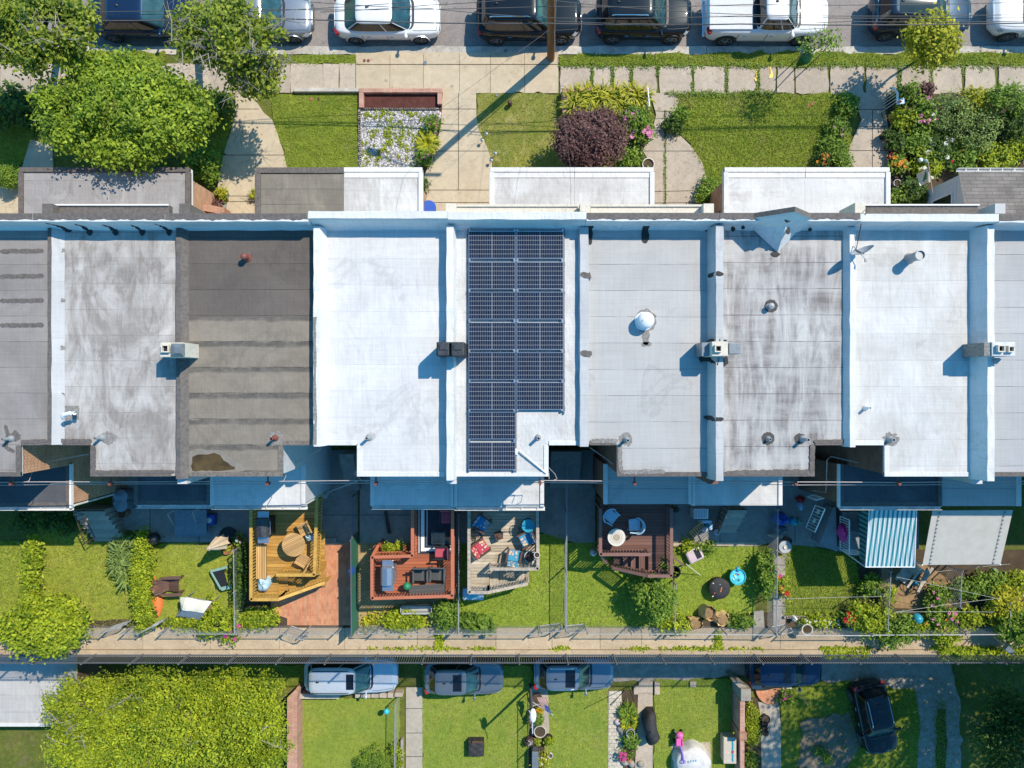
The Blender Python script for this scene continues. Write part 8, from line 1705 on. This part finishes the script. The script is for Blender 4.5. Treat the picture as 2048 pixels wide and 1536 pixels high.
part(t,'flag_cloth',mb,[M['red'],M['cream_cloth']]);mb=MB();mb.grid(lambda u,v:tuple(fl(u*.42,v*.54)+Vector((0,0,.008))),5,5);part(t,'star_field',mb,M['blue']);mb=MB()
for i in range(5):
 for j in range(4):
  c=fl(.04+.085*i,.06+.13*j)+Vector((0,0,.016));mb.add([(c.x+.022*math.cos(1.2566*k*2+.3),c.y+.022*math.sin(1.2566*k*2+.3),c.z)for k in range(5)],[(0,1,2,3,4)])
part(t,'star',mb,M['white'])
for args,kw in(((1075,1398,.22,.4),dict(mat='brown',label='brown pot beneath the striped flag')),((1066,1424,.15,.3),dict(mat='black',plant='leaf_mid',fl='petal_orange',label='orange flowered pot left of the striped flag')),((1078,1420,.2,.3),dict(mat='black',plant='leaf_lime',fl='petal_orange',label='large leafy pot below the striped flag')),((1078,1439,.21,.35),dict(mat='black',plant='leaf_mid',label='dark round pot with green plant on the slab path')),((1062,1437,.18,.35),dict(mat='brown',plant='leaf_mid',fl='petal_pink',label='pink flowered pot beside the lamp post')),((1080,1464,.27,.45),dict(mat='tan_plastic',label='large tan tub with dry soil on the slab path')),((1075,1482,.16,.3),dict(mat='brown',plant='leaf_lime',label='leafy pot below the tan tub')),((1060,1482,.2,.35),dict(mat='black',plant='leaf_purple',fl='petal_white',label='dark pot with mixed flowers at the iron fence')),((1098,1480,.22,.35),dict(mat='black',plant='leaf_lime',label='round pot of lime leaves on the lawn edge')),((1101,1512,.11,.25),dict(mat='white',soil=True,label='small white bucket on the lawn edge'))):
 lab=kw.pop('label');pot(lab,*args[:2],args[2]*1.15,args[3],z=Z,**kw)
lw('slate grey trough planter at the bottom edge',1064,1504,1077,1600,.7,'slate','planter_trough','planter');shrub('shrub','yellow lantana clump beside the slate trough',1084,1518,Z,13,.7,380,.11,'leaf_yellow',305,flowers=[('petal_white',8,.1)]);t=thing('plant_stand','black wire plant stand above the slate trough','plant stand',P(1076,1495,Z));mb=MB()
for x in(-.3,.3):
 for y in(-.18,.18):mb.tube([(x,y,0),(x,y,.6)],.016,5)
for z in(.3,.6):mb.tube([(-.3,-.18,z),(.3,-.18,z),(.3,.18,z),(-.3,.18,z),(-.3,-.18,z)],.014,5);mb.tube([(0,-.18,z),(0,.18,z)],.012,5)
part(t,'frame',mb,M['iron_black'],world=False)
chainlink('thin black iron fence beside the flower pots',[(1055,1385),(1055,1560)],h=.9,z=Z,mesh=.22,mat='iron_black',group='lower fences',step=1.4)
t=thing('shepherd_hook','black iron clothes prop forming an angle over the paver path','post',P(1257,1373,Z));mb=MB();mb.tube([P(1257,1373,Z),P(1257,1374,Z+.2)],.02,6);c=P(1257,1374,Z+.2);mb.tube([c,P(1221,1409,Z+1.9)],.02,6);mb.tube([c,P(1268,1404,Z+1.6)],.018,6);mb.ball(P(1221,1409,Z+1.9),.04);part(t,'hook',mb,M['iron_black'])
t=thing('day_lilies','dark strap leaved lilies beside the paver path','plant',P(1255,1425,Z));mb=MB();rg=np.random.default_rng(8)
for py in(1418,1428):tufts(mb,1255,py,Z+.03,14,120,.5,rg,.025,.6)
part(t,'foliage',mb,M['leaf_mid']);t=thing('hosta','pale variegated hosta beside the paver path','plant',P(1257,1442,Z));mb=MB();tufts(mb,1257,1442,Z+.05,16,150,.45,rg,.05,.5);part(t,'foliage',mb,M['leaf_yellow'])
shrub('shrub','green clump of lilies by the covered barbecue',1261,1480,Z,16,.6,520,.16,'leaf_mid',311);shrub('shrub','magenta flower clump on the paver path edge',1244,1509,Z,9,.6,140,.1,'leaf_mid',312,flowers=[('petal_magenta',22,.16)]);shrub('shrub','thin weeds behind the magenta flowers',1258,1510,Z,10,.3,140,.1,'leaf_mid',313)
for k,(px,py,r,mt)in enumerate(((1236,1444,.2,'mauve'),(1241,1456,.2,'stone'),(1247,1464,.25,'tar_pale'),(1250,1524,.22,'stone'),(1257,1520,.2,'terracotta'),(1263,1528,.2,'stone'),(1282,1528,.2,'stone'))):
 mb=MB();q=P(px,py,Z+.1);mb.ball((q[0],q[1],Z+.1),r*1.1,r*.9,r*.7,9,6,rot=k);solo('garden_stone','%s rounded stone down the lower flower bed'%['first','second','third','fourth','fifth','sixth','seventh'][k],'stone',mb,M[mt],'stones of the lower flower bed',smooth=True)
mb=MB();mb.lathe(P(1258,1458,Z),[(.2,0),(.24,.5),(.2,.5),(.18,.3),(0,.3)],18);solo('metal_tub','galvanised tub in the lower flower bed','tub',mb,M['steel'])
t=thing('covered_barbecue','barbecue under a black cloth cover on the old path','barbecue',P(1297,1455,Z));mb=MB();q=P(1304,1462,Z+1.0);pr=[(-.32,0),(-.33,.7),(-.26,1.0),(-.05,1.12),(.2,1.02),(.34,.8),(.36,0)];n=16;vs=[]
for j in range(n+1):
 f=j/n;y=-.85+1.7*f;k=1-.5*abs(2*f-1)**4;kk=.74+.26*(1-abs(2*f-1)**3)
 for x,z in pr:vs.append((q[0]+x*k+.06*math.sin(f*7)+.10*(f<.3)*math.sin(f*9),q[1]+y,Z+z*kk+.02*math.sin(f*17+x*9)))
m_=len(pr);mb.add(vs,[(j*m_+i,(j+1)*m_+i,(j+1)*m_+i+1,j*m_+i+1)for j in range(n)for i in range(m_-1)]+[tuple(range(m_)),tuple(n*m_+i for i in range(m_-1,-1,-1))]);part(t,'cover',mb,M['black_cloth'],smooth=60)
t=thing('toy_stroller','pink toy stroller with purple handle on the lower lawn','toy',P(1359,1484,Z));mb=MB();q=P(1359,1470,Z+.5);mb.ball((q[0],q[1],Z+.5),.2,.17,.18,16,10);part(t,'hood',mb,M['pink'],smooth=True);mb=MB();mb.obox((q[0],q[1]-.38,Z+.42),.34,.42,.12,0);mb.obox((q[0]-.15,q[1]-.4,Z+.5),.05,.4,.1);mb.obox((q[0]+.15,q[1]-.4,Z+.5),.05,.4,.1);part(t,'seat',mb,M['pink'],bevel=.04);mb=MB();mb.tube([(q[0]+.05,q[1]-.58,Z+.4),(q[0]+.1,q[1]-.9,Z+.8),(q[0]+.12,q[1]-1.12,Z+.9)],.05,8);mb.tube([(q[0]+.12+.09*math.cos(a),q[1]-1.2+.09*math.sin(a),Z+.9)for a in np.linspace(0,6.3,15)],.025,6);part(t,'handle',mb,M['purple'],smooth=True)
for x in(-.2,.2):
 for y in(.0,-.5):mb=MB();mb.tube([(q[0]+x-.03,q[1]+y,Z+.12),(q[0]+x+.03,q[1]+y,Z+.12)],.12,14);part(t,'wheel',mb,M['black'])
t=thing('covered_table','round table under a pale grey tarpaulin','table',P(1390,1530,Z));q=P(1388,1532,Z+.8);mb=MB();n=36;vs=[]
prf=[(1.08,0),(1.04,.35),(.99,.66),(.93,.74),(.6,.80),(.3,.86),(0,.88)]
for r,z in prf:
 for k in range(n):a=6.2832*k/n;w=.03*math.sin(5*a+1)+.02*math.sin(9*a)+.015*math.sin(14*a+2);vs.append((q[0]+.92*r*math.cos(a)*(1+w*r),q[1]+.92*r*math.sin(a)*(1+w*r),Z+z+.02*math.sin(3*a)*r))
mb.add(vs,[(i*n+k,i*n+(k+1)%n,(i+1)*n+(k+1)%n,(i+1)*n+k)for i in range(len(prf)-1)for k in range(n)]);part(t,'tarpaulin',mb,M['tarp'],smooth=60);mb=MB();mb.tube([(q[0]-.3,q[1]+.2,Z+.86),(q[0]-.05,q[1]+.32,Z+.86),(q[0]+.12,q[1]+.3,Z+.86)],.02,6)
for k in range(4):mb.obox((q[0]-.28+.13*k,q[1]+.26+.02*k,Z+.88),.06,.09,.05,.3)
part(t,'strap',mb,M['blue_pale'])
t=thing('deck_box','tan plastic deck box with a blue toy on top','deck box',P(1458,1503,Z));x0,x1,y0,y1=PX(1447,Z+.7),PX(1473,Z+.7),PY(1528,Z+.7),PY(1475,Z+.7);mb=MB();mb.box(x0+.03,y0+.03,Z,x1-.03,y1-.03,Z+.6);part(t,'box',mb,M['tan_plastic'],bevel=.02);mb=MB();mb.box(x0,y0,Z+.603,x1,y1,Z+.7);part(t,'lid',mb,M['tan_plastic'],bevel=.03);mb=MB();mb.box(x1-.24,y0+.12,Z+.701,x1-.16,y1-.16,Z+.73);o=thing('toy','blue and red toy bat on the deck box','toy',((x0+x1)/2,(y0+y1)/2,Z+.7));part(o,'bat',mb,M['teal_mid'],bevel=.02);mb=MB();mb.box(x1-.25,(y0+y1)/2-.1,Z+.731,x1-.15,(y0+y1)/2+.0,Z+.745);part(o,'grip',mb,M['red_bright'])
lw('stone capped brick pier at the lower garden wall top',1482,1378,1502,1402,1.5,'stone','garden_pier','pier');lw('long brick garden wall right of the pink toy lawn',1480,1400,1490,1465,1.3,'brick_side');lw('brick pier halfway down the garden wall',1479,1465,1494,1481,1.4,'brick_top','garden_pier','pier');lw('lower length of the brick garden wall beside the deck box',1480,1482,1489,1600,.9,'brick_side')
mb=MB();mb.prism([P(1465,1362,Z+1.3)[:2],P(1474,1362,Z+1.3)[:2],P(1500,1378,Z+1.3)[:2],P(1483,1380,Z+1.3)[:2]],Z,Z+1.3);solo('garden_wall','slanting stone topped wall end by the dark blue car','wall',mb,M['stone'])
lw('pale kerb left of the brick step',1504,1371,1524,1378,.2,'kerb','kerb_block','block');lw('pale kerb right of the brick step',1565,1368,1584,1378,.3,'kerb','kerb_block','block')
shrub('shrub','lime ground cover beside the brick garden wall',1504,1450,Z,(13,50),.35,1900,.1,'leaf_lime',320,nb=8);shrub('shrub','weedy bed at the bottom beside the brick wall',1502,1520,Z,(13,24),.35,600,.1,'leaf_mid',321);shrub('shrub','green bush at the brick step with red flowers',1569,1392,Z,14,.7,420,.13,'leaf_mid',322,flowers=[('petal_magenta',5,.15)])
for k,(px,py,r)in enumerate(((1532,1439,.22),(1530,1449,.16),(1530,1457,.15),(1531,1466,.17))):pot('%s dark pot down the shaded concrete path'%['large first','second','third','fourth'][k],px,py,r,.4,'black',z=Z)
mb=MB();mb.tube([P(1587,1372,Z+.1),P(1616,1410,Z+1.9)],.02,6);solo('line_post','leaning steel post right of the brick step','post',mb,M['steel']);mb=MB();mb.tube([P(1562,1402,Z),P(1551,1415,Z+.5)],.014,5);solo('stake','small stake at the brick step flowers','stake',mb,M['iron_black'])
for k,(px,py)in enumerate(((1640,1500),(1655,1515))):shrub('shrub','%s small weed clump on the shaded gravel'%('upper','lower')[k],px,py,Z,10,.4,130,.12,'leaf_mid',330+k)
shade_tree('tall tree right of the frame shading the gravel drive',1800,1470,LOW+9,4.6,4.4,2.2,4400,61)
shade_tree('third tall tree right of the frame shading the gravel corner',1640,1500,LOW+14,3.4,3.0,2.0,4200,63)
shade_tree('fourth tall tree right of the frame shading the corner crown',1985,1385,LOW+9,3.6,2.6,2.0,4200,64)
shade_tree('second tall tree right of the frame shading the dark car',1960,1420,LOW+10,4.6,4.8,2.2,5600,62)
cd=bpy.data.cameras.new('camera');cd.sensor_width=36.0;cd.lens=36.0*FPX/2048.0;cd.clip_end=400.0;cd.clip_start=.1
cam=bpy.data.objects.new('camera',cd);COL.objects.link(cam);cam.location=(0,0,CAMH);cam.rotation_euler=(0,0,0);scene.camera=cam
sd=Vector((SUN_K[0],SUN_K[1],1)).normalized();elev=math.asin(sd.z);az=math.atan2(sd.x,sd.y)
sl=bpy.data.lights.new('sun','SUN');sl.energy=4.75;sl.angle=math.radians(.5);sl.color=(1.0,.895,.745)
so=bpy.data.objects.new('sun',sl);COL.objects.link(so);so.location=(20,20,60);so.rotation_euler=sd.to_track_quat('Z','Y').to_euler()
w=bpy.data.worlds.new('World');scene.world=w;w.use_nodes=True;nt=w.node_tree;bg=nt.nodes['Background']
sky=nt.nodes.new('ShaderNodeTexSky');sky.sky_type='NISHITA';sky.sun_disc=False;sky.sun_elevation=elev;sky.sun_rotation=az;sky.ozone_density=4.0;sky.dust_density=.4;sky.air_density=1.0
hs=nt.nodes.new('ShaderNodeHueSaturation');hs.inputs['Saturation'].default_value=1.15
nt.links.new(sky.outputs[0],hs.inputs['Color']);tn=nt.nodes.new('ShaderNodeMix');tn.data_type='RGBA';tn.blend_type='MULTIPLY';tn.inputs[0].default_value=1.0;tn.inputs[7].default_value=(.55,1.25,1.27,1);nt.links.new(hs.outputs[0],tn.inputs[6]);nt.links.new(tn.outputs[2],bg.inputs['Color']);bg.inputs['Strength'].default_value=.15
scene.view_settings.view_transform='Standard';scene.view_settings.look='None';scene.view_settings.exposure=.25;scene.view_settings.gamma=1
scene.render.engine='CYCLES';scene.cycles.max_bounces=6;scene.cycles.transparent_max_bounces=6
bpy.context.view_layer.update()
